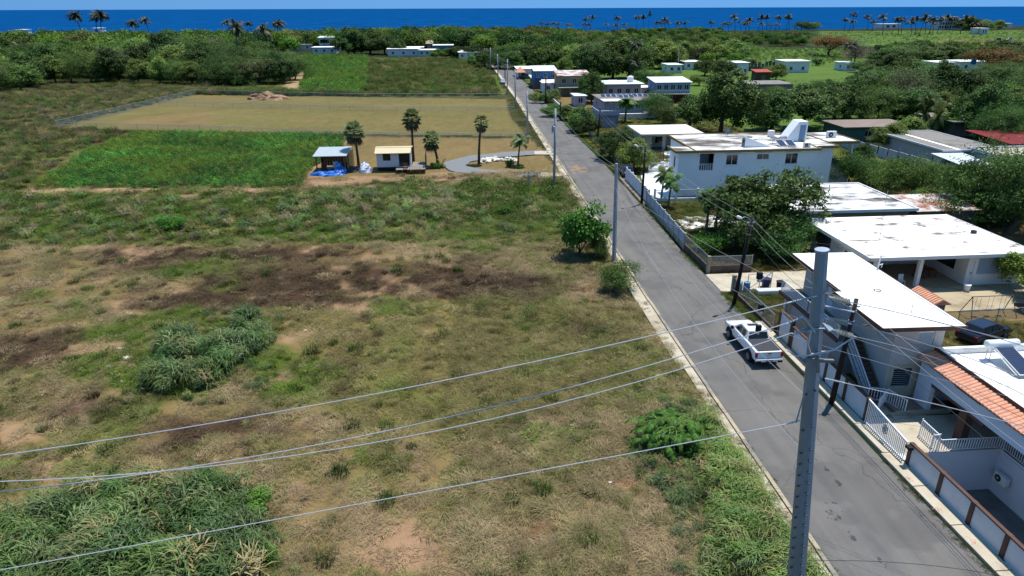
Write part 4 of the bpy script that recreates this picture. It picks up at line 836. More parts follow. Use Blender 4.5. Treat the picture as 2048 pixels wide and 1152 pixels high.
at_ = thing('roof_antenna', 'thin mast standing on the peeling white roof', 'antenna', (40.6, 59.5, 3.27)); m_ = MB(); m_.cyl((40.6,59.5,3.27), .025, 1.2, 6); m_.bar((40.45,59.5,4.4),(40.75,59.5,4.4),.03,.03); m_.build('mast', galv, at_)
MB().box(33, 58, 49.6, 54.9, -.12, .02).build('yard', M('yard_concrete', S(208,192,160), .9, .12, .4, stain=S(166,144,108), sth=(.5,.68), sscale=.5), kind='structure', label='sandy concrete yard before the carport house')
# furniture and clutter there
ch = thing('rocking_chair', 'brown wooden rocking chair under the carport', 'chair', (43.8, 57.2, .05)); m_ = MB()
for s in (-.3, .3): m_.bar((43.8+s,57.0,.05),(43.8+s,57.0,.9),.06,.06); m_.bar((43.8+s,57.6,.05),(43.8+s,57.65,1.25),.06,.06); m_.bar((43.8+s,56.7,.12),(43.8+s,57.9,.1),.05,.06)
m_.build('frame', M('chair_wood', S(150,84,60), .7, .15, 2), ch); MB().box(43.5,44.1,57.0,57.6,.5,.56).build('seat', M('chair_wood', S(150,84,60)), ch); m_ = MB(); [m_.box(43.52+.13*k,43.6+.13*k,57.62,57.66,.6,1.2) for k in range(5)]; m_.build('back_slats', M('chair_wood', S(150,84,60)), ch)
tbm = thing('wooden_table', 'brown wooden table under the carport', 'table', (45.0, 57.4, .05)); MB().box(44.6,45.4,57.0,57.9,.72,.78).build('top', M('chair_wood', S(150,84,60)), tbm)
for sx in (44.65,45.35):
    for sy in (57.05,57.85): MB().box(sx-.03,sx+.03,sy-.03,sy+.03,.05,.72).build('leg', M('chair_wood', S(150,84,60)), tbm)
pl = M('white_plastic', (.72,.72,.72), .45, .04, 3)
def bucket(label, x, y, r=.16, h=.36, mat=None, z=0.02, nm='bucket'):
    b = thing(nm, label, nm.replace('_', ' '), (x, y, z)); m_ = MB(); m_.tube([(x,y,z),(x,y,z+h)], [r*.8, r], 12); m_.build('body', mat or pl, b, smooth=False); m_ = MB(); m_.tube([(x,y,z+h-.02),(x,y,z+h+.012)], r*1.08, 12); m_.build('rim', mat or pl, b); return b
q = G(1932, 582); bucket('white plastic bucket standing in the sandy yard', q[0], q[1], .3, .6)
pc_ = thing('plastic_chair', 'white plastic chair beside the carport column', 'chair', (41.0, 55.6, .05)); m_ = MB()
for sx in (-.22,.22):
    for sy in (-.2,.2): m_.bar((41+sx,55.6+sy,.05),(41+sx*.9,55.6+sy*.9,.45),.05,.05)
m_.build('legs', pl, pc_); MB().box(40.76,41.24,55.37,55.83,.45,.5).build('seat', pl, pc_, bev=.02); MB().obox((41,55.86,.75),(.24,0,0),(0,.02,.0),(0,.06,.27)).build('backrest', pl, pc_)
dh = thing('dog_house', 'small dark kennel with orange tile roof behind the stair house', 'kennel', (40.5, 51, 0)); MB().box(39.9,41.0,49.6,52.3,0,.75).build('wall', M('kennel_wall', (.16,.17,.2), .8, .1, 2), dh)
m_ = MB(); m_.add([(39.6,49.3,.75),(40.45,49.3,1.2),(41.3,49.3,.75),(39.6,52.6,.75),(40.45,52.6,1.2),(41.3,52.6,.75)], [(0,1,4,3),(1,2,5,4),(0,2,1),(3,4,5)]); r = m_.build('roof', tile_m, dh)
m_ = MB(); [m_.bar((39.6,49.4+.3*k,.79),(40.45,49.4+.3*k,1.23),.1,.05) for k in range(11)]; [m_.bar((41.3,49.4+.3*k,.79),(40.45,49.4+.3*k,1.23),.1,.05) for k in range(11)]; m_.build('tile_ribs', tile_m, r)
sw = thing('swing_set', 'metal A-frame garden swing set in the sandy yard', 'swing set', (44, 48.6, 0)); m_ = MB()
for x in (42.4, 45.9):
    for s in (-.75, .75): m_.tube([(x+(-.25 if x < 44 else .25), 48.6+s, 0), (x, 48.6, 1.75)], .035, 6)
m_.tube([(42.3,48.6,1.75),(46.0,48.6,1.75)], .035, 6); m_.build('frame', M('rusty_pipe', S(120,104,96), .7, .2, 3), sw)
for x in (43.0, 44.1, 45.2):
    m_ = MB(); m_.tube([(x-.2,48.6,1.72),(x-.2,48.6,.5)], .012, 4); m_.tube([(x+.2,48.6,1.72),(x+.2,48.6,.5)], .012, 4); c_ = m_.build('chain', darkmetal, sw); MB().box(x-.25,x+.25,48.48,48.72,.46,.5).build('seat', M('blue_seat', S(70,76,110), .6, .1, 2), c_)
def mesh_fence(label, pts, h, z0=0, step=2.5, mat=None, mesh=.72, name='chain_link_fence', group=None, rail=.022, tint=(.45,.47,.48), base=None):
    """chain-link fence: posts, top rail and woven wire (wire weave carried by the material)."""
    key = f'wire_mesh_{mesh}_{tint[0]}'
    if key not in MATS:
        m, nt, N, L, p = new_mat(key); p.inputs['Base Color'].default_value = (*tint, 1); p.inputs['Roughness'].default_value = .5; p.inputs['Metallic'].default_value = .4
        t = N.new('ShaderNodeBsdfTransparent'); mx = N.new('ShaderNodeMixShader'); mx.inputs[0].default_value = mesh; L.new(p.outputs[0], mx.inputs[1]); L.new(t.outputs[0], mx.inputs[2]); L.new(mx.outputs[0], N['Material Output'].inputs[0])
    root = thing(name, label, 'fence', (*pts[0][:2], z0), group); mat = mat or galv; pm = MB(); pm.cyl((0,0,0), .035 if step < 6 else .05, h+.06, 6); pme = pm.mesh('post', mat)
    for a, b in zip(pts[:-1], pts[1:]):
        a = np.array((a[0], a[1], z0)); b = np.array((b[0], b[1], z0)); l = np.linalg.norm(b-a); n = max(1, round(l/step))
        w = MB(); w.quad(a+(0,0,.05), b+(0,0,.05), b+(0,0,h), a+(0,0,h)); w.build('wire_mesh', MATS[key], root)
        w = MB(); w.tube([a+(0,0,h), b+(0,0,h)], rail, 5); w.build('top_rail', mat, root)
        for k in range(n+1): q = link(bpy.data.objects.new('post', pme), root); q.location = tuple(a+(b-a)*k/n-np.array(root.location))
        if base: w = MB(); w.bar(a+(0,0,base[0]/2), b+(0,0,base[0]/2), .16, base[0]); w.build('base_wall', base[1], root)
    return root
mesh_fence('wire fence between the sandy yard and the parked cars', [(40.6,47.4),(47.5,47.6),(52,48)], 1.1, step=2.8)
# ------------------------------------------------------------------ driveway, fences and yards farther up the road
MB().box(23.85, 36.8, 55.6, 60.0, -.1, .035).build('driveway', mconc2, kind='structure', label='pale concrete driveway beside the leaning street-light pole')
brickdark = M('old_plinth', S(120,104,92), .9, .18, 1.5, stain=S(80,68,60), sth=(.5,.7), sscale=1)
plinth = M('cream_plinth', S(196,180,152), .9, .12, 1.2, stain=S(140,124,100), sth=(.5,.7), sscale=1)
mesh_fence('wire fence on a dark plinth beside the parked pickup', [(24.75,55.2),(24.85,47.2)], 1.5, step=2.6, base=(.35, brickdark))
mesh_fence('wire fence on a weathered block plinth beyond the driveway', [(24.1,67.2),(24.25,60.4),(28.6,60.4)], 1.7, step=3.2, base=(.75, brickdark))
for i_, (x, y) in enumerate(((24.25,60.4),(24.75,55.3))): tag(MB().box(x-.16,x+.16,y-.16,y+.16,-.05,1.75).build('gate_pillar', plinth, bev=.02), ('weathered square gate pillar at the far side of the driveway', 'weathered square gate pillar at the near side of the driveway')[i_], 'pillar')
gtf = thing('yard_gate', 'open steel-framed wire gate standing on the driveway', 'gate', (27.6, 57, 0)); m_ = MB()
for a, b in (((26.2,55.6,.1),(26.2,55.6,1.6)),((28.6,56.0,.1),(28.6,56.0,1.6)),((26.2,55.6,.1),(28.6,56.0,.1)),((26.2,55.6,1.6),(28.6,56.0,1.6)),((26.2,55.6,.1),(28.6,56.0,1.6)),((27.4,55.8,.1),(27.4,55.8,1.6))): m_.tube([a,b],.035,6)
m_.build('frame', galv, gtf)
slatb = M('blue_grey_slats', (.40,.47,.55), .5, .08, 2); fpost = M('cream_post', S(214,206,188), .85, .08, 1.5)
def slat_fence(label, a, b, h, base, mat, post, n, pm, bm_, tilt=.05, sw=.055):
    """panelled fence: plinth, posts and upright slats of each panel."""
    root = thing('panel_fence', label, 'fence', (*a, 0)); a = np.array((*a, 0.)); b = np.array((*b, 0.)); l = np.linalg.norm(b-a); d = (b-a)/l; nn = np.array((-d[1], d[0], 0))
    m_ = MB(); m_.bar(a+(0,0,base/2-.05), b+(0,0,base/2-.05), .2, base+.1); m_.build('plinth', bm_, root)
    for k in range(n+1):
        q = a+(b-a)*k/n; MB().box(q[0]-.12,q[0]+.12,q[1]-.12,q[1]+.12,-.05,h+.12).build('post', pm, root)
    sm = MB(); sm.obox((0,0,(h-base)/2), d*sw+nn*tilt, nn*.008, (0,0,(h-base)/2)); sme = sm.mesh('slat', mat)
    for k in range(n):
        p0 = a+(b-a)*k/n+d*.14; p1 = a+(b-a)*(k+1)/n-d*.14; m_ = MB(); m_.bar(p0+(0,0,h-.02), p1+(0,0,h-.02), .06, .05); pr = m_.build('panel_rail', mat, root); c_ = int(np.linalg.norm(p1-p0)/.14)
        for j in range(c_):
            q = p0+(p1-p0)*(j+.5)/c_; o = link(bpy.data.objects.new('slat', sme), pr); o.location = tuple(q+(0,0,base)-np.array(root.location))
    return root
slat_fence('blue-grey slatted metal fence on a cream plinth along the right pavement', (24.15,67.4), (25.0,85.5), 1.75, .55, slatb, .1, 8, fpost, plinth)
slat_fence('white panel fence before the two-storey house drive', (25.35,86.0), (25.7,99.6), 1.8, .3, M('white_fence_slats', (.64,.66,.70), .5, .06, 2), .1, 7, white, white)
slat_fence('white railing with square posts round the two-storey house yard', (26.5,87.2), (47,86.8), 1.5, .35, M('thin_white_bars', (.6,.62,.64), .5, .05, 2), .1, 7, white, white, .0, .016)
slat_fence('white barred fence of the drive beyond the bushy trees', (30.5,104.5), (43.5,104.2), 1.4, .4, MATS['thin_white_bars'], .1, 6, white, white, .0, .016)
MB().prism(PP((1352,440),(1368,434),(1490,428),(1490,449),(1372,459)), -.1, .03).build('drive_slab', roof_white, kind='structure', label='white concrete drive slab across the lawn')
MB().prism(PP((1282,352),(1330,318),(1350,318),(1348,392),(1322,398),(1290,388)), -.1, .03).build('forecourt', M('forecourt_white', (.66,.70,.74), .8, .05, .6), kind='structure', label='white paved forecourt beside the two-storey house')
MB().prism(PP((1325,300),(1392,298),(1400,308),(1330,312)), -.1, .03).build('court_slab', M('forecourt_white', (.66,.70,.74)), kind='structure', label='pale paved court behind the barred fence')
tag(MB().bar((28.5,69.0,.22),(36.4,69.3,.22),.2,.45).build('low_wall', white), 'low white wall under the dark trees before the mottled roof', 'wall')
# yard clutter by the driveway
for i_, (u_, v_) in enumerate(((1477,582),(1492,583))):
    q = G(u_, v_); b = thing('water_barrel', ('light blue plastic barrel nearer the dark street-light pole', 'light blue plastic barrel farther from the dark street-light pole')[i_], 'barrel', (q[0],q[1],.04)); m_ = MB(); m_.tube([(q[0],q[1],.04),(q[0],q[1],.3),(q[0],q[1],.6),(q[0],q[1],.9)], [.28,.31,.31,.28], 14); m_.build('body', M('barrel_blue', S(130,176,204), .5, .08, 2), b, smooth=True); m_ = MB(); m_.tube([(q[0],q[1],.88),(q[0],q[1],.93)], .3, 14); m_.build('rim', M('barrel_blue', S(130,176,204)), b)
q = G(1531, 574); bucket('dark blue rubbish bin standing on the driveway', q[0], q[1], .42, .8, M('navy_plastic', S(52,56,100), .5, .1, 2), .04, 'rubbish_bin'); q = G(1560, 578); bucket('black rubbish bin beside the white tub', q[0], q[1], .4, .7, black, .04, 'rubbish_bin')
q = G(1520, 562); bucket('black plant pot alone on the driveway', q[0], q[1], .25, .5, black, .04, 'plant_pot')
q = G(1545, 588); tu = thing('white_tub', 'long white tub lying at the edge of the grass', 'tub', (q[0],q[1],.02)); m_ = MB(); m_.box(q[0]-1.5,q[0]+1.5,q[1]-.35,q[1]+.35,.02,.5); m_.build('shell', white, tu, bev=.08); MB().box(q[0]-1.35,q[0]+1.35,q[1]-.25,q[1]+.25,.5,.515).build('lining', M('tub_grey', (.5,.52,.5), .6, .1, 2), tu)
sc_ = thing('scrap_wood_pile', 'pile of brown and white scrap timber beside the stair house', 'wood pile', (31, 50.5, 0))
for k in range(34):
    c = np.array((30.4+random.uniform(-1.6,1.6), 51.2+random.uniform(-.9,.9), .12+random.uniform(0,.75))); a = random.uniform(0,3.14); d = np.array((math.cos(a),math.sin(a),random.uniform(-.35,.35)))*random.uniform(.5,1.0)
    MB().bar(c-d, c+d, random.uniform(.08,.2), .05).build('board', random.choice([woodm, M('red_board', S(176,108,92), .8, .15, 2), white, brown]), sc_)
# ------------------------------------------------------------------ houses farther back
hd = house('mottled_roof_house', 'low house with a black-mottled white roof behind the dark trees', (37,50.6,70,81), 0, 3.0, M('tan_wall', S(170,152,134), .85, .08, .8), [(3,4.2,1,2.2,'louvre'),(8,9.4,1,2.2,'louvre')], [(3,4.2,1,2.2,'louvre')], over=(.6,.6,.6,.6), rmat=mott, fascia=white, parapet=.12)
ac_unit('white air conditioner on the mottled roof', (40.2, 78.4, 3.2), (0,-1), 1.1)
q = G(1500, 412, 3.3)
for i_, (x, y) in enumerate(((42.1,71.5),(49.2,72.4))): tag(MB().cyl((x,y,3.18),.03,1.4,6).build('roof_mast', galv), ('thin mast near the left edge of the mottled roof', 'thin mast near the right edge of the mottled roof')[i_], 'mast')
house('lean_to', 'grey lean-to with a rusty zinc roof behind the peeling roof', (52.0,59.2,70.5,75.5), 0, 2.6, M('grey_block', S(120,116,112), .9, .1, 1), [(3.2,4.4,1,1.9,'fixed')], over=(.3,.3,.3,.3), rmat=rust, rth=.05, slope=.5, cat='shed')
# two-storey house
Y0 = 89.4; so = [(*on_S(Y0,32.7,1397,307,1429,341),'open'), (*on_S(Y0,32.7,1451,309,1477,330),'slide'), (*on_S(Y0,32.7,1513,307,1539,319),'slide'), (*on_S(Y0,32.7,1569,306,1597,328),'slide'), (*on_S(Y0,32.7,1451,351,1477,368),'curtain'), (*on_S(Y0,32.7,1566,349,1592,371),'curtain'), (*on_S(Y0,32.7,1525,349,1540,362),'slide')]
he = house('two_storey_house', 'large white two-storey house with gold roof edge and stair tower', (32.7,49.4,Y0,101.5), 0, 6.0, whiteblue, so, [(3,4.2,3.8,5,'slide'),(4.4,5.4,.1,2.2,'fixed')], over=(.5,.3,.5,.5), rmat=mott3, fascia=gold, parapet=.12)
m_ = MB(); wall(m_, (30.05,92.3), (30.05,Y0), 0, 6.0, [(1.0,1.7,3.7,5.2),(1.0,1.7,.6,2.2)]); wall(m_, (30.05,Y0), (32.72,Y0), 0, 6.0); wall(m_, (32.7,92.3), (30.05,92.3), 0, 6.0); m_.build('front_bay', whiteblue, he)
for z_ in (3.7,.6): fill(he, (30.05,92.3), np.array((0.,-1.)), np.array((-1.,0.)), (1.0,1.7,z_,z_+1.5), 'fixed')
MB().box(29.5,32.18,Y0-.5,92.8,6.003,6.17).build('bay_roof', mott3, he); f = MB(); f.box(29.46,32.15,Y0-.53,Y0-.4,5.97,6.3); f.box(29.46,29.6,Y0-.4,92.85,5.97,6.3); f.build('bay_fascia', gold, he)
for o in so:
    if o[4] != 'open':
        MB().box(32.7+o[0]-.25,32.7+o[1]+.25,Y0-.14,Y0-.002,o[2]-.16,o[2]-.06).build('sill', whiteblue, he); MB().box(32.7+o[0]-.25,32.7+o[1]+.25,Y0-.2,Y0-.002,o[3]+.1,o[3]+.18).build('hood', whiteblue, he)
o = so[0]; railing(he, (32.7+o[0]+.05,Y0+.05,o[2]+.02), (32.7+o[1]-.05,Y0+.05,o[2]+.02), .85, .28, white, .05); MB().box(32.7+o[0],32.7+o[1],Y0+.16,Y0+3,o[2]-.12,o[2]).build('loggia_floor', mgrey, he); MB().box(32.7+o[0]-.4,32.7+o[1]+.4,Y0+3,Y0+3.1,o[2],6).build('loggia_back', whiteblue, he)
MB().box(49.45,52.6,91.0,101,0,6.0).build('side_wing', whiteblue, he); MB().box(49.9,52.95,90.5,101.6,6.003,6.2).build('wing_roof', mott3, he); f = MB(); f.box(49.9,53.0,90.42,90.5,5.95,6.32); f.box(52.95,53.03,90.5,101.6,5.95,6.32); f.build('wing_fascia', gold, he)
m_ = MB(); wall(m_, (52.6,94.0), (57.2,94.0), 0, 2.9); wall(m_, (57.2,94), (57.2,101), 0, 2.9); m_.box(52.61,54.2,94.0,101,2.9,6.0); m_.box(57.0,57.25,94.0,94.25,2.9,6); m_.build('porch_wing', whiteblue, he); MB().box(53.1,57.7,93.5,101.6,6.003,6.2).build('porch_roof', mott3, he); f = MB(); f.box(53.06,57.78,93.42,93.5,5.95,6.32); f.box(57.7,57.78,93.5,101.6,5.95,6.32); f.build('porch_fascia', gold, he); MB().box(54.21,57.0,94.1,101,2.75,2.9).build('porch_floor', mgrey, he)
fill(he, (49.45,91.0), np.array((1.,0)), np.array((0,-1.)), (.5,1.3,.1,2.2), 'fixed', darkmetal, 'door')
x_ = GY(1598, 290, 95); MB().add([(47.0,94.5,6.2),(50.2,94.5,6.2),(50.2,94.5,9.0),(48.9,94.5,9.0),(47.0,96.6,6.2),(50.2,96.6,6.2),(50.2,96.6,9.0),(48.9,96.6,9.0)], [(0,1,2,3),(5,4,7,6),(1,5,6,2),(3,2,6,7),(4,0,3,7)]).build('stair_tower', whiteblue, he)
MB().box(49.1,49.95,94.45,94.497,6.3,8.5).build('tower_door', lightblue, he); MB().add([(39.8,91.0,6.2),(43.6,91.0,6.2),(39.8,91.0,7.6),(39.8,92.2,6.2),(43.6,92.2,6.2),(39.8,92.2,7.6)], [(0,1,2),(4,3,5),(1,4,5,2),(0,2,5,3)]).build('skylight_wedge', whiteblue, he); MB().box(39.74,39.79,91.2,92.0,6.3,7.3).build('wedge_window', glass_m, he)
wh2 = thing('solar_water_heater', 'steel tank solar water heater on the two-storey roof', 'water heater', (45.4, 92, 6.2)); m_ = MB(); m_.tube([(44.6,93.6,6.9),(46.8,93.6,6.9)], .3, 12); m_.build('tank', M('steel_tank', (.6,.58,.56), .3, .08, 2, metal=.7), wh2, smooth=True); panel(wh2, (45.2,91.6,6.55), (.55,0,0), (0,.9,.28)); panel(wh2, (46.5,91.6,6.55), (.55,0,0), (0,.9,.28)); m_ = MB(); m_.bar((44.9,93.6,6.2),(44.9,93.6,6.7),.06,.06); m_.build('stand_leg', alum, wh2); m_ = MB(); m_.bar((46.5,93.6,6.2),(46.5,93.6,6.7),.06,.06); m_.build('stand_leg', alum, wh2)
ac_unit('white air conditioner at the right end of the two-storey roof', (55.3, 97, 6.2), (0,-1), 1.6); ac_unit('brownish air conditioner at the front edge of the two-storey roof', (48.2, 90.2, 6.2), (0,-1), 1.1)
dm = thing('satellite_dish', 'grey satellite dish on the far edge of the two-storey roof', 'satellite dish', (41, 100.5, 6.2)); m_ = MB(); m_.cyl((41,100.5,6.2),.03,.5,6); m_.build('mast', galv, dm); m_ = MB(); m_.tube([(41,100.5,6.75),(40.95,100.4,6.8),(40.85,100.2,6.86)], [.05,.3,.42], 14, cap=False); m_.build('dish', galv, dm)
tag(MB().cyl((43.7,98.6,6.2),.4,.12,14).build('roof_hatch', mgrey), 'round grey hatch on the two-storey roof', 'roof hatch'); tag(MB().box(46.6,47.4,98.5,99.2,6.2,7.1).build('roof_box', white, bev=.03), 'white box unit beside the stair tower', 'roof unit')
# small white verandah house
so = [(1.6,3.6,.05,2.5,'open'),(4.2,7.0,.05,2.5,'open'),(7.6,10.2,.05,2.5,'open')]
hf = house('verandah_house', 'small white flat-roofed house with an open verandah behind the palms', (34,44.3,121.5,130.5), 0, 2.9, M('ivory_wall', S(214,212,196), .85, .06, .8), so, over=(.7,.7,.8,.4), rmat=M('roof_white_clean', (.8,.8,.78), .7, .04, .4, stain=(.42,.38,.34), sth=(.66,.72), sscale=.35), fascia=white)
MB().box(34.2,44.1,124,124.1,0.06,2.88).build('inner_wall', MATS['ivory_wall'], hf)
for x in (37,41): MB().box(x,x+1.4,123.93,123.99,.9,2.1).build('window', glass_m, hf)
tag(MB().box(46,50,122,126,0,1.6).build('utility_room', greyroof, bev=.05), 'small flat grey outbuilding between the white house and the dark trees', 'outbuilding')
tv = thing('steel_trellis', 'dark steel gate frame before the verandah house', 'gate', (35.5,112.5,0)); m_ = MB(); [m_.bar((34.6+.6*k,112.5,0),(34.6+.6*k,112.5,1.7),.06,.06) for k in range(5)]; m_.bar((34.6,112.5,1.7),(37,112.5,1.7),.08,.08); m_.bar((34.6,112.5,.9),(37,112.5,.9),.08,.08); m_.build('frame', M('navy_iron', (.03,.035,.07), .5, .1, 2), tv)
ORDN = ['first','second','third','fourth','fifth','sixth','seventh','eighth','ninth','tenth','eleventh','twelfth','thirteenth','fourteenth','fifteenth','sixteenth','seventeenth','eighteenth','nineteenth','twentieth']+['twenty-'+w for w in ('first','second','third','fourth','fifth','sixth','seventh','eighth','ninth')]+['thirtieth']
# solar roof house
so = [(*on_S(167.0,36.6,1238,206,1249,218),'slide'),(*on_S(167.0,36.6,1271,204,1282,217),'slide'),(*on_S(167.0,36.6,1300,203,1311,216),'slide'),(.9,2.9,.4,2.6,'louvre')]
hg = house('solar_roof_house', 'long lilac-white house with rows of solar panels on its roof', (36.6,52.6,167,180), 0, 3.1, lilac, so, [(3,4.5,.9,2.2,'slide')], over=(.6,.7,.5,.4), rmat=greyroof)
MB().box(36.0,40.8,165.2,169.5,3.29,3.36).build('porch_canopy', roof_white, hg)
k = 0
for x in np.arange(37.6, 50.5, 1.35):
    for y in ((173.8, 171.9) if 41 < x < 45.5 else (173.8,)):
        k += 1; sp = thing('solar_collector', f'{ORDN[int((x-37.6)/1.35+.5) if y > 173 else int((x-41.65)/1.35+.5)]} blue solar panel from the left in the {"rear" if y > 173 else "front"} row on the lilac house', 'solar panel', (x, y, 3.3), 'solar panels in rows on the lilac house roof'); panel(sp, (x, y, 3.62), (.62,0,0), (0,.85,.28), 'frame'); m_ = MB(); m_.bar((x,y+.7,3.28),(x,y+.7,3.8),.05,.05); m_.build('leg', alum, sp)
MB().box(36,56,160.5,161.2,-.1,1.0).build('terrace_wall', white, label='white garden wall before the lilac house', cat='wall')
pool = thing('paddling_pool', 'round bright blue paddling pool before the lilac house', 'pool', (48.0,162.5,0)); m_ = MB(); m_.tube([(48,162.5,.9),(48,162.5,1.3)], [1.5,1.6], 18); m_.build('wall', M('pool_blue', S(60,150,215), .4, .05, 2), pool); m_ = MB(); m_.tube([(48,162.5,1.3),(48,162.5,1.31)], 1.4, 18); m_.build('water', M('pool_water', S(110,190,235), .2, .05, 2), pool); MB().box(45.5,50.5,161.3,164.5,-.1,.9).build('plinth', mgrey, pool)
vb = thing('lattice_balcony', 'blue-lilac lattice balcony hut beside the lilac house', 'hut', (34,152,0)); m_ = MB()
for x in (31.5,35.5):
    for y in (148,155): m_.box(x-.12,x+.12,y-.12,y+.12,0,4.2)
m_.build('posts', M('lilac_post', S(150,150,190), .8, .1, 1), vb); MB().box(31.2,35.8,147.7,155.3,2.4,2.6).build('floor', MATS['lilac_post'], vb); MB().box(31.2,31.35,147.7,155.3,2.6,3.5).build('side_panel', lilac, vb); MB().box(31.36,35.8,147.7,147.8,2.6,3.5).build('front_panel', lilac, vb); MB().box(31.6,35.4,148.4,155,.0,2.38).build('room', lilac, vb)
def xhouse(name, label, u0, u1, vb_, z1, depth, wm, rm, Y=None, wins=2, gable=0, slope=0, over=.5, cat='house', z0=0, fas=None, kind='slide', rth=.15):
    """house whose near wall foot shows from u0 to u1 at height vb_ in the photo."""
    a = G(u0, vb_, z0) if Y is None else GY(u0, vb_, Y); b = G(u1, vb_, z0) if Y is None else GY(u1, vb_, Y); y = (a[1]+b[1])/2; w = b[0]-a[0]; so = []
    for k in range(wins): c = w*(k+.5)/wins; so.append((c-.6, c+.6, z0+.9, z0+2.2, kind))
    return house(name, label, (a[0], b[0], y, y+depth), z0, z1, wm, so, [(depth/2-.6, depth/2+.6, z0+.9, z0+2.1, kind)], over=(over,)*4, rmat=rm, rth=rth, gable=gable, slope=slope, cat=cat, fascia=fas)
pale = M('pale_paint', (.66,.67,.68), .85, .08, .4)
hh = xhouse('upper_floor_house', 'grey-white house with pale blue roof and roof tank behind the solar panels', 1213, 1281, 187, 3.3, 9, M('grey_white_wall', S(196,200,206), .85, .08, .5), M('pale_blue_roof', (.66,.72,.78), .6, .06, .5), Y=190, wins=4, over=.8)
for o in [c for c in hh.children]: pass
hh.location.z += 1.4; MB().box(41.0,52.2,190,199,-.1,1.4).build('lower_floor', pale, hh)
b = thing('roof_tank', 'white water tank on the pale blue roof', 'water tank', (49.5,194,4.85)); m_ = MB(); m_.tube([(49.5,194,4.85),(49.5,194,6.2),(49.5,194,6.5)], [.9,.9,.4], 14); m_.build('shell', white, b, smooth=False); m_ = MB(); m_.tube([(49.5,194,6.5),(49.5,194,6.6)], .35, 10); m_.build('lid', white, b)
bx_ = xhouse('blue_wall_house', 'long light blue house with a balcony and zinc roof', 1311, 1379, 187, 5.2, 8, lightblue, zinc, Y=188, wins=5, over=.5, slope=.7, z0=2.4, rth=.08)
MB().box(54.6,65.0,186.3,195,-2.6,0).v and None
a = bx_.location; MB().box(54.5,64.0,188.2,195.5,0,2.35).build('ground_floor', M('red_brown_wall', S(124,70,60), .85, .1, 1), bx_); MB().box(54.0,64.5,185.6,188.1,2.2,2.4).build('balcony_floor', mgrey, bx_); railing(bx_, (54.1,185.7,2.4), (64.4,185.7,2.4), .95, .5, white, .03)
xhouse('bright_blue_house', 'bright blue house with a pale zinc roof beside the road', 1069, 1113, 158, 5.4, 9, bluepaint, zinc, Y=226, wins=3, over=.4, slope=.9, z0=2.4, rth=.08)
a = GY(1069,158,226); b = GY(1113,158,226); tag(MB().box(a[0]-.3,b[0]+2.5,225.0,235,0,2.38).build('block_base', M('grey_block', S(120,116,112)), bev=.03), 'grey block ground storey under the bright blue house', 'building')
kk = xhouse('rusty_roof_house', 'tall unpainted house with a rusty and grey zinc roof behind a leafy tree', 1117, 1180, 176, 5.6, 9, M('tan_wall2', S(186,166,140), .9, .1, .8), rust, Y=206, wins=3, over=.4, slope=.8, z0=2.6, rth=.08)
kp = GY(1117,176,206); m_ = MB(); [m_.box(kp[0]+x,kp[0]+x+.3,203.5,203.8,0,2.5) for x in (0,3,6,9)]; m_.box(kp[0],kp[0]+9.8,205.8,214,0,2.5); m_.build('lower_storey', M('tan_wall2', S(186,166,140)), kk); MB().box(kp[0]-.3,kp[0]+10,203.2,205.7,2.4,2.58).build('porch_roof', M('greenish_zinc', S(150,176,170), .6, .08, 1), kk)
xhouse('white_annex', 'white lean-to roof between the leafy tree and the grey-white house', 1182, 1202, 182, 3.0, 9, M('brown_wall', S(110,86,70), .9, .1, 1), roof_white, Y=196, wins=0, over=.5, slope=.5, cat='annex')
xhouse('tile_porch_house', 'white house with a small orange tile porch and roof panels at the road bend', 1036, 1100, 152, 3.2, 12, white, roof_white, Y=262, wins=3, over=.5); a = GY(1032,150,259); MB().add([(a[0],257,2.4),(a[0]+3.5,257,2.4),(a[0]+1.8,259,4.2),(a[0],262,2.4),(a[0]+3.5,262,2.4),(a[0]+1.8,262,4.2)], [(0,1,2),(1,4,5,2),(0,2,5,3),(3,5,4)]).build('tile_porch', tile_m, label='small orange tile gable at the road bend', cat='porch')
cp = thing('car_shelter', 'low open shelter with a zinc roof beside the blue house', 'shelter', (26.5,240,0)); m_ = MB()
for x in (27,31):
    for y in (236,243): m_.box(x-.1,x+.1,y-.1,y+.1,0,2.4)
m_.build('posts', darkmetal, cp); MB().add([(26.4,235,2.4),(31.8,235,2.6),(31.8,244,2.9),(26.4,244,2.7),(26.4,235,2.32),(31.8,235,2.52),(31.8,244,2.82),(26.4,244,2.62)], [(0,1,2,3),(7,6,5,4),(0,4,5,1),(1,5,6,2),(2,6,7,3),(3,7,4,0)]).build('roof', zinc, cp)
cp = thing('car_shelter', 'white sloping canopy before the bright blue house', 'shelter', (31,222,0)); m_ = MB(); [m_.box(x-.06,x+.06,y-.06,y+.06,0,2.3) for x in (29,33) for y in (219,224)]; m_.build('posts', white, cp); MB().add([(28.4,218,2.3),(33.6,218,2.3),(33.6,225,2.9),(28.4,225,2.9),(28.4,218,2.22),(33.6,218,2.22),(33.6,225,2.82),(28.4,225,2.82)], [(0,1,2,3),(7,6,5,4),(0,4,5,1),(1,5,6,2),(2,6,7,3),(3,7,4,0)]).build('roof', white, cp)
for u0, u1, vb_, Y_, z1, lab, wm, rm in ((1086,1108,172,214,2.8,'small white-walled shed before the bright blue house', pale, roof_white), (1150,1172,206,182,2.6,'low lilac shed with a zinc roof left of the solar-roof house', lilac, zinc), (1120,1136,168,232,2.8,'white flat-roofed shed between the blue and rusty-roofed houses', pale, roof_white), (1284,1302,184,196,3.0,'small pale shed between the grey-white and light blue houses', pale, roof_white), (1226,1240,176,214,2.8,'white roof peeping over the pale blue roof', pale, roof_white)):
    xhouse('small_shed', lab, u0, u1, vb_, z1, 6, wm, rm, Y=Y_, wins=1, cat='shed', over=.3)
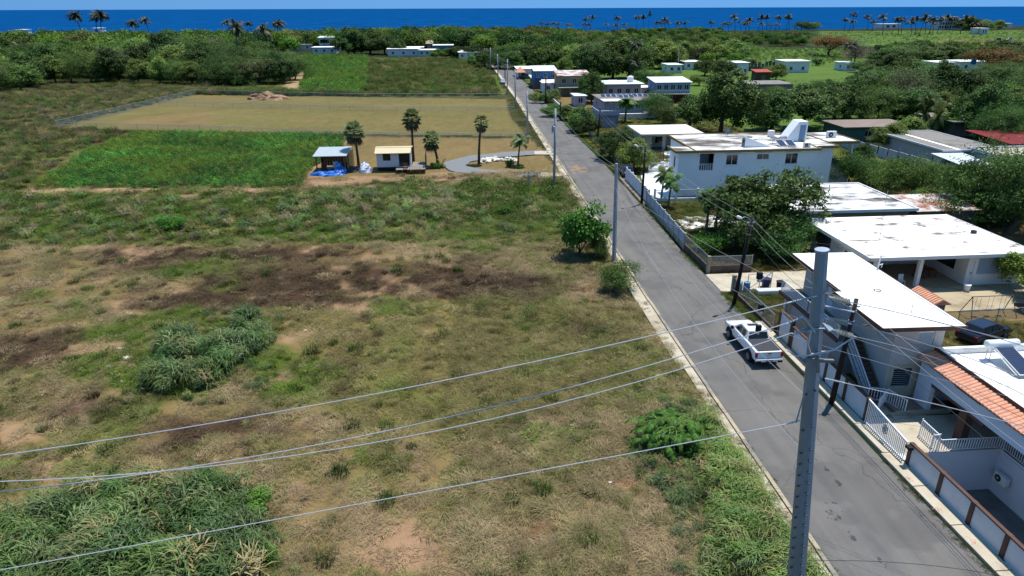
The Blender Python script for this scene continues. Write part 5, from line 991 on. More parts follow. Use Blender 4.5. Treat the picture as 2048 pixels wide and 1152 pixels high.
mesh_fence('rusty wire fence along the right verge before the bushes', [(26.4,104),(26.9,122),(27.2,140)], 1.4, step=3.0, mesh=.7, mat=M('rusty_pipe', S(120,104,96)))
tag(MB().bar((27.4,176,.55),(27.6,206,.55),.18,1.1).build('garden_wall', white), 'low white garden wall along the right verge of the far road', 'wall')
# right-hand back lots
hl = house('grey_roof_house', 'long cream house with a flat weathered grey roof behind a concrete wall', (77.0,86,101.5,117.5), 0, 2.95, M('pale_cream_wall', S(222,220,206), .85, .06, .6), [], [(4.6,5.4,1.0,2.2,'louvre'),(9.4,10.2,1.0,2.2,'louvre')], over=(.6,.6,.5,1.6), rmat=greyroof, fascia=M('grey_white_trim', (.6,.62,.63), .8, .06, 1), parapet=.08)
MB().bar((79.2,101.3,3.16),(79.6,118.8,3.16),.7,.03).build('roof_strip', roof_white, hl)
mx_ = M('zinc_wall', (.42,.45,.50), .6, .1, .8, stain=(.3,.3,.32), sth=(.5,.7), sscale=1, stretch=(1,1,.2)); wz = thing('panel_wall', 'grey concrete panel wall along the back lot', 'wall', (74,105,0)); y = 122.0
while y > 88: MB().box(72.4+(118-y)*.125, 72.52+(118-y)*.125, y-2.4, y-.02, -.1, 1.7).build('wall_panel', mx_, wz); y -= 2.4
def canopy(name, label, x0, x1, y0, y1, za, zb, mat, posts=4):
    c_ = thing(name, label, 'canopy', ((x0+x1)/2,(y0+y1)/2,0)); pmb = MB(); pmb.box(-.05,.05,-.05,.05,0,za-.05); pme = pmb.mesh('post', darkmetal)
    for k in range(posts):
        for y in (y0+.3,y1-.3): q = link(bpy.data.objects.new('post', pme), c_); q.location = (x0+.3+(x1-x0-.6)*k/(posts-1)-(x0+x1)/2, y-(y0+y1)/2, 0)
    MB().add([(x0,y0,za),(x1,y0,za),(x1,y1,zb),(x0,y1,zb),(x0,y0,za-.06),(x1,y0,za-.06),(x1,y1,zb-.06),(x0,y1,zb-.06)], [(0,1,2,3),(7,6,5,4),(0,4,5,1),(1,5,6,2),(2,6,7,3),(3,7,4,0)]).build('roof', mat, c_); ribs(c_, x0, x1, y0, y1, za, zb, mat, .4); return c_
canopy('zinc_canopy', 'pale blue corrugated carport roof beside the grey-roofed house', 74.4,79.6,93.6,101.0, 2.35,2.75, zinc, 3); canopy('red_canopy', 'long red corrugated canopy behind the grey-roofed house', 94,103.5,108.6,120, 2.4,2.9, M('red_zinc', S(178,62,66), .6, .1, .8), 5)
house('pale_annex', 'pale flat-roofed annex with a parapet beside the zinc carport', (81.5,93.5,95.5,101.8), 0, 3.0, M('grey_white_trim', (.6,.62,.63)), [], [], over=(.3,.3,.3,.3), rmat=M('sandy_roof', S(206,196,172), .9, .08, .6), fascia=MATS['grey_white_trim'], parapet=.25, cat='annex')
house('brown_flat_house', 'low brownish flat-roofed house behind the hedge', (74.5,88,126,134), 0, 2.7, M('green_tarp_wall', S(90,130,116), .85, .1, .8), [(4,5.4,.9,2.1,'slide')], over=(.6,.6,.6,.6), rmat=M('brown_roof', S(168,150,138), .9, .12, .5), cat='house')
house('dark_flat_house', 'old grey flat-roofed building half hidden by dark trees', (99,111,129.5,141), 0, 2.8, M('old_grey_wall', S(116,108,98), .9, .12, .8), [(3,5,.1,2.2,'open'),(6,9,.1,2.2,'open')], over=(.7,.7,.8,.4), rmat=greyroof, cat='building')
xhouse('grey_yard_house', 'low grey flat-roofed building behind the big dark tree', 1500, 1586, 190, 3.0, 10, M('grey_block2', S(150,146,142), .9, .1, .6), greyroof, wins=3)
xhouse('red_roof_shed', 'small shed with a red roof among the trees', 1510, 1540, 165, 3.4, 4, M('brown_wall', S(110,86,70)), M('red_roof', S(196,84,66), .7, .08, 1), wins=1, slope=.6, cat='shed', rth=.08)
for i_, (u0, u1, vb_, z1, lab, wm, rm) in enumerate(((1336,1364,146,3.0,'small white-roofed house left of the dark round tree', pale, zinc), (1368,1402,139,3.0,'low white roof just behind the dark round tree', pale, roof_white), (1470,1496,150,4.4,'pale grey house with white parapet among the trees', pale, roof_white),
    (1568,1618,145,4.2,'white house with a wide white roof beyond the trees', pale, roof_white), (1690,1712,142,3.0,'tiny white roof beside the grey bare tree', pale, roof_white), (1868,1906,143,3.4,'white-roofed house left of the blue tank', pale, roof_white), (1915,1972,141,3.4,'white house with a blue tank on its roof', pale, roof_white), (2034,2075,142,3.8,'pale house at the far right picture edge behind the brown tree', lightblue, roof_white))):
    xhouse('far_house', lab, u0, u1, vb_, z1, 9, wm, rm, wins=2)
q = G(1957, 130, 3.5); b = thing('blue_tank', 'blue water tank on a white roof', 'water tank', (q[0],q[1]+3,3.5)); m_ = MB(); m_.tube([(q[0],q[1]+3,3.5),(q[0],q[1]+3,5.3),(q[0],q[1]+3,5.8)], [.9,.9,.4], 12); m_.build('shell', bluepaint, b); m_ = MB(); m_.tube([(q[0],q[1]+3,5.8),(q[0],q[1]+3,5.95)], .4, 10); m_.build('lid', bluepaint, b)
q = G(1515, 142); ru = thing('ruined_wall', 'roofless grey block ruin beside the far green field', 'ruin', q)
for k in range(9): MB().box(q[0]-6+1.5*k, q[0]-4.9+1.5*k, q[1], q[1]+.4, 0, 3.4+random.uniform(-.6,.5)).build('wall_pier', M('grey_block', S(120,116,112)), ru)
MB().box(q[0]-6,q[0]+7,q[1]+.41,q[1]+.7,0,1.6).build('low_wall', M('grey_block', S(120,116,112)), ru)
# far row of houses at the end of the left field
for i_, (u0, u1, vb_, z1, lab, wm) in enumerate(((578,622,100,3.2,'low white house at the left end of the far row', pale), (626,672,107,3.3,'low white house before the pale three-storey block', pale), (776,838,112,3.6,'long white house in the middle of the far row', pale), (838,872,112,3.0,'greenish-white low house in the far row', M('pale_green', (.55,.66,.6), .85, .06, .6)),
    (868,906,108,4.6,'teal-fronted white house behind the far row', M('teal_wall', S(120,160,170), .85, .06, .6)), (905,925,115,3.0,'small white house near the far road end', pale), (918,958,118,3.2,'white porch house where the left field meets the road', pale), (806,846,106,3.0,'pale roof just behind the long white house', pale))):
    xhouse('far_house', lab, u0, u1, vb_, z1, 10, wm, roof_white, wins=3, over=.6)
q = G(640, 102); house('pale_block', 'pale blue three-storey block in the far row', (q[0],q[0]+12,q[1],q[1]+10), 0, 7.6, M('pale_blue_wall', (.62,.70,.74), .85, .05, .5), [(.5,6,4.6,6.6,'open'),(7.5,9,4.6,6.4,'slide'),(.5,6,1,3,'open'),(7.5,9,1.2,3,'slide')], over=(.8,1,1,.6), rmat=M('pale_green', (.55,.66,.6)), slope=.5, cat='building')
q = G(855, 98); house('tan_hip_house', 'small tan hip-roofed house above the far row', (q[0],q[0]+8,q[1],q[1]+8), 0, 3.2, pale, [(2,3,1,2,'slide')], over=(1,1,1,1), rmat=M('tan_roof', S(214,194,166), .8, .06, 1), gable=2.0)
q = G(1876, 60); hz = thing('coast_hotel', 'white multi-storey building on the coast', 'building', q); s_ = mpp(q[0], q[1])
for k, (dx, w_, h_) in enumerate(((0,9,17),(9,13,22),(22,8,18),(30,9,16),(39,7,14))):
    m_ = MB(); so = [(1+3*j,2.8+3*j,2+3.6*i,4.2+3.6*i) for j in range(int(w_/3)) for i in range(int(h_/3.6)-1)]; dd_ = wall(m_, (q[0]+dx,q[1]), (q[0]+dx+w_,q[1]), 0, h_*.62, [o for o in so if o[3] < h_*.62-.3]); m_.box(q[0]+dx,q[0]+dx+w_,q[1]+.4,q[1]+12,0,h_*.62); m_.build('block', M('warm_white', (.62,.56,.54), .85, .05, .2), hz)
    for o in so:
        if o[3] < h_*.62-.3: MB().box(q[0]+dx+o[0],q[0]+dx+o[1],q[1]+.18,q[1]+.22,o[2],o[3]).build('window', glass_m, hz)
for i_, (u0, u1, vb_, lab) in enumerate(((1760,1806,57,'long low white building on the shore'), (1985,2030,56,'white house on the coast beyond the palms'), (1960,1978,68,'small white house among the coastal palms'), (32,48,70,'white roof at the left end of the wood'), (186,200,66,'white roof glimpsed under the pair of tall palms'), (480,500,96,'white roof left of the tall palm group'))):
    a = G(u0, vb_); b = G(u1, vb_); house('coast_house', lab, (a[0],b[0],a[1],a[1]+14), 0, 5.0, pale, [((b[0]-a[0])*.3,(b[0]-a[0])*.45,1,3.6,'fixed'),((b[0]-a[0])*.6,(b[0]-a[0])*.75,1,3.6,'fixed')], rmat=roof_white)

# ------------------------------------------------------------------ cabin, shed and drive on the left lot
mgravel, nt, N, L, p = new_mat('blue_gravel'); n1 = noise(nt, 6, 5, rough=.8); c = mixrgb(nt, ramp(nt, n1, .3, .7), A(84,88,92), A(132,134,134)); L.new(c, p.inputs['Base Color']); p.inputs['Roughness'].default_value = .95; bump(nt, p, n1, .6, .03)
pth = np.array([G(*q)[:2] for q in ((1104,305),(1060,306),(1010,309),(960,314),(920,322),(906,331),(925,340),(985,346),(1050,350),(1122,350))]); t_ = np.linspace(0, len(pth)-1, 46); pc2 = np.stack([np.interp(t_, range(len(pth)), pth[:,k]) for k in (0,1)], 1); m_ = MB()
for k in range(3): pc2[1:-1] = (pc2[:-2]+pc2[1:-1]*2+pc2[2:])/4
for i in range(len(pc2)-1):
    d0 = pc2[min(i+1,45)]-pc2[max(i-1,0)]; d1 = pc2[min(i+2,45)]-pc2[i]; n0 = np.array((-d0[1],d0[0]))/np.linalg.norm(d0); n1_ = np.array((-d1[1],d1[0]))/np.linalg.norm(d1); w0 = 1.9+.3*math.sin(i*.9)*.6; w1 = 1.9+.3*math.sin((i+1)*.9)*.6
    m_.quad((*(pc2[i]+n0*w0),.05), (*(pc2[i]-n0*w0),.05), (*(pc2[i+1]-n1_*w1),.05), (*(pc2[i+1]+n1_*w1),.05))
m_.build('gravel_drive', mgravel, kind='structure', label='curved blue-grey gravel drive loop joining the road')
m_ = MB(); 
for a, b in (((1090,300),(1104,310)), ((1104,344),(1124,356))):
    pass
MB().prism(PP((1068,303),(1108,302),(1110,309),(1070,309)), -.1, .065).build('drive_apron', mconc2, kind='structure', label='pale concrete apron at the far end of the drive'); MB().prism(PP((1080,346),(1126,344),(1136,352),(1084,354)), -.1, .065).build('drive_apron', mconc2, kind='structure', label='pale concrete apron at the near end of the drive')
stn = thing('stone_border', 'heap of white stones bordering the round lawn', 'stones', G(1000,322)); so_ = np.array(stn.location)
def rock(seed, r):
    g_ = np.random.default_rng(seed); m_ = MB(); n = 7; pts = [(0,0,-.5)]
    m_.tube([(0,0,-.6),(0,0,-.1),(0,0,.35),(0,0,.6)], [.55,.95,.8,.3], n); m_.v = [tuple(np.array(p)*r*(1+g_.normal(0,.16))) for p in m_.v]; return m_.mesh('stone', M('white_stone', (.62,.60,.52), .9, .12, 2))
rks = [rock(s, .28) for s in range(4)]
for k in range(64):
    t = random.random(); u_ = 960+t*75; v_ = 326-10*math.sin(t*3.0)*.7+random.uniform(-3.5,3.5); q = G(u_, v_); o = link(bpy.data.objects.new('stone', random.choice(rks)), stn); s = random.uniform(.7,1.7); o.scale = (s,s,s*.8); o.location = (q[0]-so_[0], q[1]-so_[1], .12*s); o.rotation_euler = (0,0,random.uniform(0,6))
cb = thing('cabin', 'small white board cabin with a cream folded roof beside the palms', 'cabin', (-9.6,110.8,0)); x0,x1,y0,y1 = -12.3,-6.95,109.2,112.4
wb = M('white_boards', (.60,.62,.66), .7, .05, 1); so = [(1.0,2.2,1.65,2.75),(3.5,5.2,.75,2.95)]; m_ = MB(); dS = wall(m_, (x0,y0),(x1,y0), .62, 3.1, so); wall(m_, (x0,y1),(x0,y0), .62, 3.1); wall(m_, (x1,y0),(x1,y1), .62, 3.1); wall(m_, (x1,y1),(x0,y1), .62, 3.1); m_.build('wall', wb, cb)
fill(cb, (x0,y0), *dS, so[0], 'slide', darkmetal); fill(cb, (x0,y0), *dS, so[1], 'slide', darkmetal, 'door')
for k in range(8):      # lapped boards, broken round the openings
    za = .64+.3*k; zb_ = za+.3
    for s0, s1 in ((0,.92),(2.28,3.42),(5.28,5.35)) if not (zb_ < 1.6) else ((0,3.42),(5.28,5.35)):
        MB().obox((x0+(s0+s1)/2, y0-.022, (za+zb_)/2), ((s1-s0)/2,0,0), (0,.012,0), (0,-.012,.148)).build('board', wb, cb)
crm = M('cream_sheet', S(252,232,190), .6, .05, 1); ro = MB(); ro.add([(-12.5,108.5,2.95),(-6.85,108.5,2.95),(-6.85,110.5,3.45),(-12.5,110.5,3.45),(-12.5,108.5,2.88),(-6.85,108.5,2.88),(-6.85,110.5,3.38),(-12.5,110.5,3.38)], [(0,1,2,3),(7,6,5,4),(0,4,5,1),(1,5,6,2),(2,6,7,3),(3,7,4,0)]).build('front_roof', crm, cb)
MB().add([(-12.6,110.5,3.5),(-6.7,110.5,3.5),(-6.7,113.2,3.2),(-12.6,113.2,3.2),(-12.6,110.5,3.44),(-6.7,110.5,3.44),(-6.7,113.2,3.14),(-12.6,113.2,3.14)], [(0,1,2,3),(7,6,5,4),(0,4,5,1),(1,5,6,2),(2,6,7,3),(3,7,4,0)]).build('back_roof', crm, cb); MB().box(-12.2,-7.05,109.3,112.3,.12,.61).build('underfloor_shade', black, cb)  # last box: black block standing in for the shade beneath the cabin
dk = thing('deck', 'raised grey plank deck with a dark screen beside the cabin', 'deck', (-6,108,0)); pw = M('deck_board', S(172,158,146), .85, .12, 2); m_ = MB(); m_.box(0,4.6,-.065,.065,.0,.035); dme = m_.mesh('plank', pw); do = np.array(dk.location)
for k in range(17):
    o = link(bpy.data.objects.new('plank', dme), dk); o.location = (-9.2-do[0], 106.95+.14*k-do[1], .62); 
m_ = MB(); m_.box(0,2.2,-.065,.065,0,.035); dme2 = m_.mesh('plank', pw)
for k in range(24): o = link(bpy.data.objects.new('plank', dme2), dk); o.location = (-6.8-do[0], 109.35+.14*k-do[1], .62)
for x in np.linspace(-9.1,-4.7,6): MB().box(x-.06,x+.06,106.9,107.02,-.1,.61).build('leg', woodm, dk)
MB().box(-4.62,-4.52,108.2,111.5,.6,2.6).build('screen', M('dark_screen', (.03,.028,.026), .8, .1, 2), dk); railing(dk, (-7.0,106.95,.65), (-4.7,106.95,.65), .55, .35, white, .03)
sdc = thing('garden_chair', 'pale wooden armchair on the cabin deck', 'chair', (-7.7,107.4,.65)); MB().box(-8,-7.4,107.1,107.7,1.0,1.06).build('seat', woodm, sdc); MB().box(-8,-7.4,107.66,107.72,1.06,1.5).build('backrest', woodm, sdc); [MB().box(x-.03,x+.03,y-.03,y+.03,.65,1.0).build('leg', woodm, sdc) for x in (-7.97,-7.43) for y in (107.13,107.67)]
sh = thing('plank_shed', 'open wooden plank shed with a pale blue roof', 'shed', (-19.5,111,0))
for x in (-21.6,-17.2):
    for y in (108.8,113.0): MB().box(x-.08,x+.08,y-.08,y+.08,-.1,3.0 if y > 110 else 2.7).build('post', woodm, sh)
pm_ = MB(); pm_.box(0,.42,0,.05,0,2.55); pme_ = pm_.mesh('plank', M('brown_planks', S(126,96,64), .85, .2, 1.2, stretch=(1,1,.2)))  # back-wall planks, a darker brown than the side planks
for k in range(10): o = link(bpy.data.objects.new('plank', pme_), sh); o.location = (-21.6+.44*k+19.5, 2.1, .25+.02*(k % 2))
pm_ = MB(); pm_.box(0,.05,0,.5,0,2.7); pme_ = pm_.mesh('plank', M('yellow_planks', S(176,150,92), .85, .18, 1.2))
for k in range(8): o = link(bpy.data.objects.new('plank', pme_), sh); o.location = (2.5+(.6*k/8), -1.6+.52*k, .2)
MB().add([(-22.0,108.2,2.75),(-16.8,108.2,2.75),(-16.6,113.4,3.25),(-21.8,113.4,3.25),(-22,108.2,2.68),(-16.8,108.2,2.68),(-16.6,113.4,3.18),(-21.8,113.4,3.18)], [(0,1,2,3),(7,6,5,4),(0,4,5,1),(1,5,6,2),(2,6,7,3),(3,7,4,0)]).build('roof', M('pale_blue_sheet', S(206,220,226), .5, .05, 1), sh)
MB().bar((-21,112.9,.5),(-19.4,112.9,2.6),.08,.06).build('brace', woodm, sh); MB().bar((-18,108.9,1.2),(-16.9,108.9,2.4),.08,.06).build('brace', woodm, sh)
def heap(name, label, cat, c, R, mat, seed, flat=1., rough=.35, n=22, spikes=0):
    g_ = np.random.default_rng(seed); m_ = MB(); V = []
    for i in range(9):
        for j in range(n):
            a = 2*math.pi*j/n; t = i/8; rr = 1-t; z = (1-rr**2)**.8; k = 1+rough*(float(fbm(np.array(3*math.cos(a)*rr+seed*5.), np.array(3*math.sin(a)*rr), 3, seed))-.5)*2; V.append((c[0]+R[0]*rr*k*math.cos(a), c[1]+R[1]*rr*k*math.sin(a), c[2]-.05+R[2]*z*k))
    f = [(i*n+j, i*n+(j+1) % n, (i+1)*n+(j+1) % n, (i+1)*n+j) for i in range(8) for j in range(n)]; m_.add(V, f); o = m_.build(name, mat, smooth=False); return tag(o, label, cat)
tarp = M('blue_tarp', S(40,128,232), .45, .1, 2)
heap('tarpaulin', 'crumpled bright blue tarpaulin lying before the plank shed', 'tarpaulin', (-20.2,107.6,0), (2.3,1.2,.55), tarp, 3, rough=.7); heap('tarpaulin', 'blue tarpaulin heaped over goods at the shed corner', 'tarpaulin', (-18.0,108.2,0), (1.0,1.0,1.5), tarp, 5, rough=.6)
heap('goods_bale', 'white and blue wrapped bundle beside the cabin wall', 'bundle', (-14.2,109.3,0), (1.1,1.2,1.5), M('white_wrap', (.6,.64,.7), .5, .15, 1.5, stain=S(60,120,210), sth=(.55,.6), sscale=1.2), 7, rough=.3)
heap('goods_bale', 'grey pile of tools at the foot of the left palm', 'pile', (-15.9,109.8,0), (1.2,.8,.7), M('grey_junk', S(110,108,112), .8, .3, 3), 8, rough=.8)
heap('soil_heap', 'brown heap of soil and dead brush at the far fence', 'soil heap', (*G(535,199)[:2],0), (5.5,3.2,2.0), M('brown_soil_heap', S(196,160,126), .95, .2, .8, stain=S(110,84,66), sth=(.45,.65), sscale=.6, bmp=.5), 9, rough=.55); 
wbw = thing('wheelbarrow', 'grey wheelbarrow parked inside the plank shed', 'wheelbarrow', (-19.8,109.6,0)); m_ = MB(); m_.add([(-20.3,109.3,.75),(-19.3,109.3,.75),(-19.3,109.9,.75),(-20.3,109.9,.75),(-20.1,109.4,.4),(-19.5,109.4,.4),(-19.5,109.8,.4),(-20.1,109.8,.4)], [(7,6,5,4),(0,1,5,4),(1,2,6,5),(2,3,7,6),(3,0,4,7)]); m_.build('tray', galv, wbw); m_ = MB(); m_.tube([(-19.2,109.58,.2),(-19.2,109.64,.2)], .2, 12); m_.build('wheel', black, wbw)
for y in (109.35,109.85): MB().bar((-19.2,109.6,.2),(-20.9,y,.7),.05,.05).build('handle', woodm, wbw)
for i_, (x, y, h, mt) in enumerate(((-18.9,110.2,1.5,'white_plastic'),(-17.6,110.6,1.2,'grey_junk'),(-20.9,111.0,.9,'chair_wood'))): tag(MB().box(x-.4,x+.4,y-.35,y+.35,0,h).build('storage_box', MATS[mt], bev=.05), ('tall white storage box inside the plank shed', 'grey storage box at the right side inside the shed', 'brown storage box at the left side inside the shed')[i_], 'box')
# field fences
fg = galv
mesh_fence('chain-link fence on the near side of the mown field', [G(*q)[:2] for q in ((115,256),(400,263),(700,276),(1052,279))], 1.25, step=5.2, mesh=.84, rail=.04)
mesh_fence('chain-link fence across the middle of the mown field', [G(*q)[:2] for q in ((318,212),(700,222),(1030,224))], 1.3, step=5.6, mesh=.86, rail=.045)
mesh_fence('chain-link fence at the far side of the mown field', [G(*q)[:2] for q in ((395,189),(700,197),(1010,197))], 1.4, step=5.6, mesh=.86, rail=.035)
mesh_fence('greenish chain-link fence slanting along the left side of the mown field', [G(115,256)[:2], G(260,222)[:2], G(395,189)[:2]], 1.6, step=5.2, mesh=.76, rail=.03, tint=(.36,.45,.44))
# ------------------------------------------------------------------ vehicles
def loft(mb, st, m=0):
    """body shell from stations (y, [(x, z) half-section from bottom to top])."""
    rings = [[(-x, y, z) for x, z in sec]+[(x, y, z) for x, z in reversed(sec)] for y, sec in st]; n = len(rings[0]); v = [p for r in rings for p in r]; f = []
    for i in range(len(rings)-1):
        for k in range(n): f.append((i*n+k, (i+1)*n+k, (i+1)*n+(k+1) % n, i*n+(k+1) % n))
    f.append(tuple(range(n))); f.append(tuple((len(rings)-1)*n+k for k in range(n))[::-1]); return mb.add(v, f, m)
carwhite = M('car_white', (.74,.75,.76), .25, .02, .5, coat=.6, fine=0); tyre_m = M('tyre', (.014,.014,.015), .85, .2, 5); rim_m = M('wheel_rim', (.22,.22,.23), .35, .1, 4, metal=.7); redlens = M('tail_lamp', (.30,.01,.012), .3, .1, 3); chrome = M('chrome', (.55,.56,.57), .2, .05, 3, metal=.8)
def wheel(root, x, y, r=.41, w=.27):
    s = 1 if x > 0 else -1; m_ = MB(); m_.tube([(x-s*w/2,y,r),(x-s*w*.4,y,r),(x+s*w*.4,y,r),(x+s*w/2,y,r)], [r*.86,r,r,r*.86], 20); wh_ = m_.build('wheel', tyre_m, root, smooth=False)
    m_ = MB(); m_.tube([(x+s*w*.5,y,r),(x+s*(w*.5+.012),y,r)], r*.62, 16)
    for k in range(6): a = k*math.pi/3; m_.bar((x+s*(w*.5+.016),y,r), (x+s*(w*.5+.016),y+r*.6*math.cos(a),r+r*.6*math.sin(a)), .02, .07)
    m_.build('rim', rim_m, wh_)
def pickup(loc, rz, label):
    t = thing('pickup_truck', label, 'pickup truck', (0,0,0)); sec = lambda zt, wt=.97, zb=.52, wm=1.01: [(.86,zb),(.98,zb+.06),(wm,.92),(wm-.005,1.08),(wt,zt-.05),(wt-.07,zt)]
    b = MB(); loft(b, [(-2.93,sec(1.27)),(-2.6,sec(1.29)),(-1.02,sec(1.30)),(-.98,sec(1.30)),(1.3,sec(1.27)),(1.5,sec(1.25)),(2.5,sec(1.17,.93)),(2.78,sec(1.10,.88,.55,.97)),(2.93,sec(1.0,.76,.6,.84))]); b.build('body', carwhite, t, smooth=False, bev=.03)
    g_ = MB(); loft(g_, [(-1.0,[(.90,1.25),(.88,1.32)]),(-.98,[(.91,1.25),(.90,1.30)]),(-.72,[(.91,1.25),(.74,1.88)]),(-.6,[(.91,1.25),(.73,1.915)]),(.35,[(.91,1.25),(.73,1.92)]),(.62,[(.91,1.25),(.74,1.86)]),(1.48,[(.90,1.23),(.88,1.26)])]); g_.build('cab', carwhite, t, bev=.02)
    P = lambda y, f: None
    for s in (-1, 1):
        for ya, yb, yc, yd in ((-.66,.02,.0,-.58),(.10,1.12,.52,.08)):
            q = MB(); za, zb = 1.34, 1.80; xa, xb = .895, .775; q.quad((s*xa,ya,za),(s*xa,yb,za),(s*xb,yc,zb),(s*xb,yd,zb)); q.quad((s*(xa-.02),ya,za),(s*(xb-.02),yd,zb),(s*(xb-.02),yc,zb),(s*(xa-.02),yb,za)); q.build('side_window', glass_m, t)
        q = MB(); q.obox((s*1.14,1.12,1.34),(.1,0,0),(0,.06,0),(0,0,.13)); q.bar((s*.95,1.1,1.27),(s*1.1,1.12,1.3),.05,.05); q.build('mirror', black, t, bev=.02)
        q = MB(); q.box(min(s*.86,s*1.015),max(s*.86,s*1.015),-2.975,-2.86,.84,1.22); q.build('tail_light', redlens, t, bev=.01)
        for y in (-1.87,1.86):
            q = MB(); pts = [(s*1.02,y+.53*math.cos(a),.44+.53*math.sin(a)) for a in np.linspace(-.1,math.pi+.1,12)]; q.tube(pts,.05,6); q.build('wheel_arch', black, t); q = MB(); q.tube([(s*.75,y,.46),(s*1.022,y,.46)],.47,16); q.build('arch_liner', black, t); wheel(t, s*.93, y)
        q = MB(); q.bar((s*1.0,-.95,.5),(s*1.0,1.25,.5),.12,.06); q.build('side_step', black, t); 
        q = MB(); q.box(min(s*.76,s*.95),max(s*.76,s*.95),2.86,2.95,.82,1.0); q.build('head_light', chrome, t)
        for y in (.0,-.62): q = MB(); q.box(min(s*1.005,s*1.03),max(s*1.005,s*1.03),y+.02,y+.2,1.1,1.13); q.build('door_handle', carwhite, t)
    q = MB(); q.quad((-.76,-1.012,1.36),(.76,-1.012,1.36),(.66,-.80,1.80),(-.66,-.80,1.80)); q.build('rear_window', glass_m, t); q = MB(); q.quad((.80,1.40,1.31),(-.80,1.40,1.31),(-.68,.66,1.85),(.68,.66,1.85)); q.build('windscreen', glass_m, t)
    q = MB(); q.box(-.42,.42,.02,.36,1.921,1.935); q.build('sunroof', glass_m, t)
    tm = M('tonneau_vinyl', (.035,.038,.046), .6, .1, 3)
    for k in range(4): q = MB(); q.box(-.84,.84,-2.82+.445*k,-2.82+.445*k+.43,1.30,1.345); q.build('bed_cover_panel', tm, t, bev=.012)
    q = MB(); q.box(-.84,.84,-2.965,-2.925,.80,1.26); tg = q.build('tailgate', carwhite, t, bev=.015); q = MB(); q.box(-.14,.14,-2.985,-2.966,1.12,1.18); q.build('tailgate_handle', black, tg); q = MB(); q.box(-.2,.2,-2.975,-2.966,.93,1.03); q.build('badge', chrome, tg)
    q = MB(); q.box(-.98,.98,-3.1,-2.9,.52,.74); bp = q.build('rear_bumper', carwhite, t, bev=.04); q = MB(); q.box(-.26,.26,-3.112,-3.101,.55,.7); q.build('number_plate', M('plate', (.25,.27,.3), .5, .1, 4), bp)
    for s in (-1,1): q = MB(); q.box(min(s*.62,s*.97),max(s*.62,s*.97),-3.13,-3.07,.48,.62); q.build('bumper_corner', black, bp)
    q = MB(); q.bar((0,-3.0,.45),(0,-3.25,.42),.07,.07); q.build('tow_hitch', darkmetal, t); q = MB(); q.box(-.8,.8,-2.6,2.6,.36,.52); q.build('underbody', black, t)
    q = MB(); q.box(-.6,.6,2.9,2.96,.65,.98); q.build('grille', darkmetal, t); t.location = loc; t.rotation_euler = (0,0,rz); return t
pickup((21.9, 44.5, .012), 0, 'white crew-cab pickup with a black bed cover parked by the wall')
def car(label, loc, rz, col, kind='suv', name='parked_car', cat='car'):
    m = M('car_'+'_'.join(f'{c:.2f}' for c in col), col, .3, .03, .6, coat=.5, fine=0); t = thing(name, label, cat, (0,0,0)); H = {'suv': 1.68, 'sedan': 1.45, 'van': 1.95}[kind]; bz = .95
    sec = lambda zt, wt=.84: [(.74,.3),(.86,.4),(.90,.66),(wt,zt-.05),(wt-.07,zt)]; b = MB(); loft(b, [(-2.2,sec(.8,.7)),(-2.05,sec(.95,.8)),(-1.2,sec(bz)),(1.0,sec(bz)),(1.7,sec(.88)),(2.1,sec(.78,.75)),(2.25,sec(.62,.66))]); b.build('body', m, t, bev=.03)
    bk = -2.0 if kind != 'sedan' else -1.75; g_ = MB(); loft(g_, [(bk,[(.78,.9),(.76,.97)]),(bk+.35,[(.80,.9),(.64,H-.04)]),(bk+.6,[(.80,.9),(.63,H)]),(.25,[(.80,.9),(.63,H)]),(.5,[(.80,.9),(.63,H-.05)]),(1.25,[(.78,.9),(.76,.95)])]); g_.build('cabin', m, t, bev=.02)
    for s in (-1,1):
        for ya, yb, yc, yd in ((bk+.4,-.42,-.42,bk+.62),(-.34,.9,.32,-.34)):
            q = MB(); q.quad((s*.805,ya,1.0),(s*.805,yb,1.0),(s*.69,yc,H-.12),(s*.69,yd,H-.12)); q.build('side_window', glass_m, t)
        for y in (-1.35,1.35): wheel(t, s*.8, y, .33, .22)
        q = MB(); q.box(min(s*.6,s*.82),max(s*.6,s*.82),-2.215,-2.1,.68,.85); q.build('tail_light', redlens, t); q = MB(); q.obox((s*.97,.78,1.0),(.08,0,0),(0,.05,0),(0,0,.07)); q.build('mirror', black, t)
    q = MB(); q.quad((-.68,bk+.035,1.03),(.68,bk+.035,1.03),(.58,bk+.325,H-.1),(-.58,bk+.325,H-.1)); q.build('rear_window', glass_m, t); q = MB(); q.quad((.7,1.16,1.02),(-.7,1.16,1.02),(-.58,.53,H-.09),(.58,.53,H-.09)); q.build('windscreen', glass_m, t)
    t.location = loc; t.rotation_euler = (0,0,rz); return t
c_ = car('dark navy car parked behind the tank heater roof', (40.6,44.6,0), -1.2, (.007,.009,.022), 'sedan'); car('black car parked at the right picture edge beyond the swing', (48.6,47.6,0), .3, (.012,.012,.014), 'suv')
car('dark car parked under the bushy tree beside the white fence', (26.3,102.5,0), .0, (.015,.02,.05), 'suv'); car('pale silver car parked on the left verge far up the road', (17.4,243,0), .0, (.5,.52,.54), 'suv'); car('white car parked by the houses on the right of the far road', (26.0,196.5,0), .05, (.7,.7,.72), 'sedan')
car('white car standing under the pale blue carport roof', (76.8,96.0,0), 1.2, (.7,.7,.7), 'sedan'); car('dark grey car on the far coastal meadow', (*G(1995,81)[:2],0), 1.3, (.05,.05,.06), 'van'); car('white van on the far coastal meadow', (*G(2018,81)[:2],0), 1.3, (.6,.62,.66), 'van')
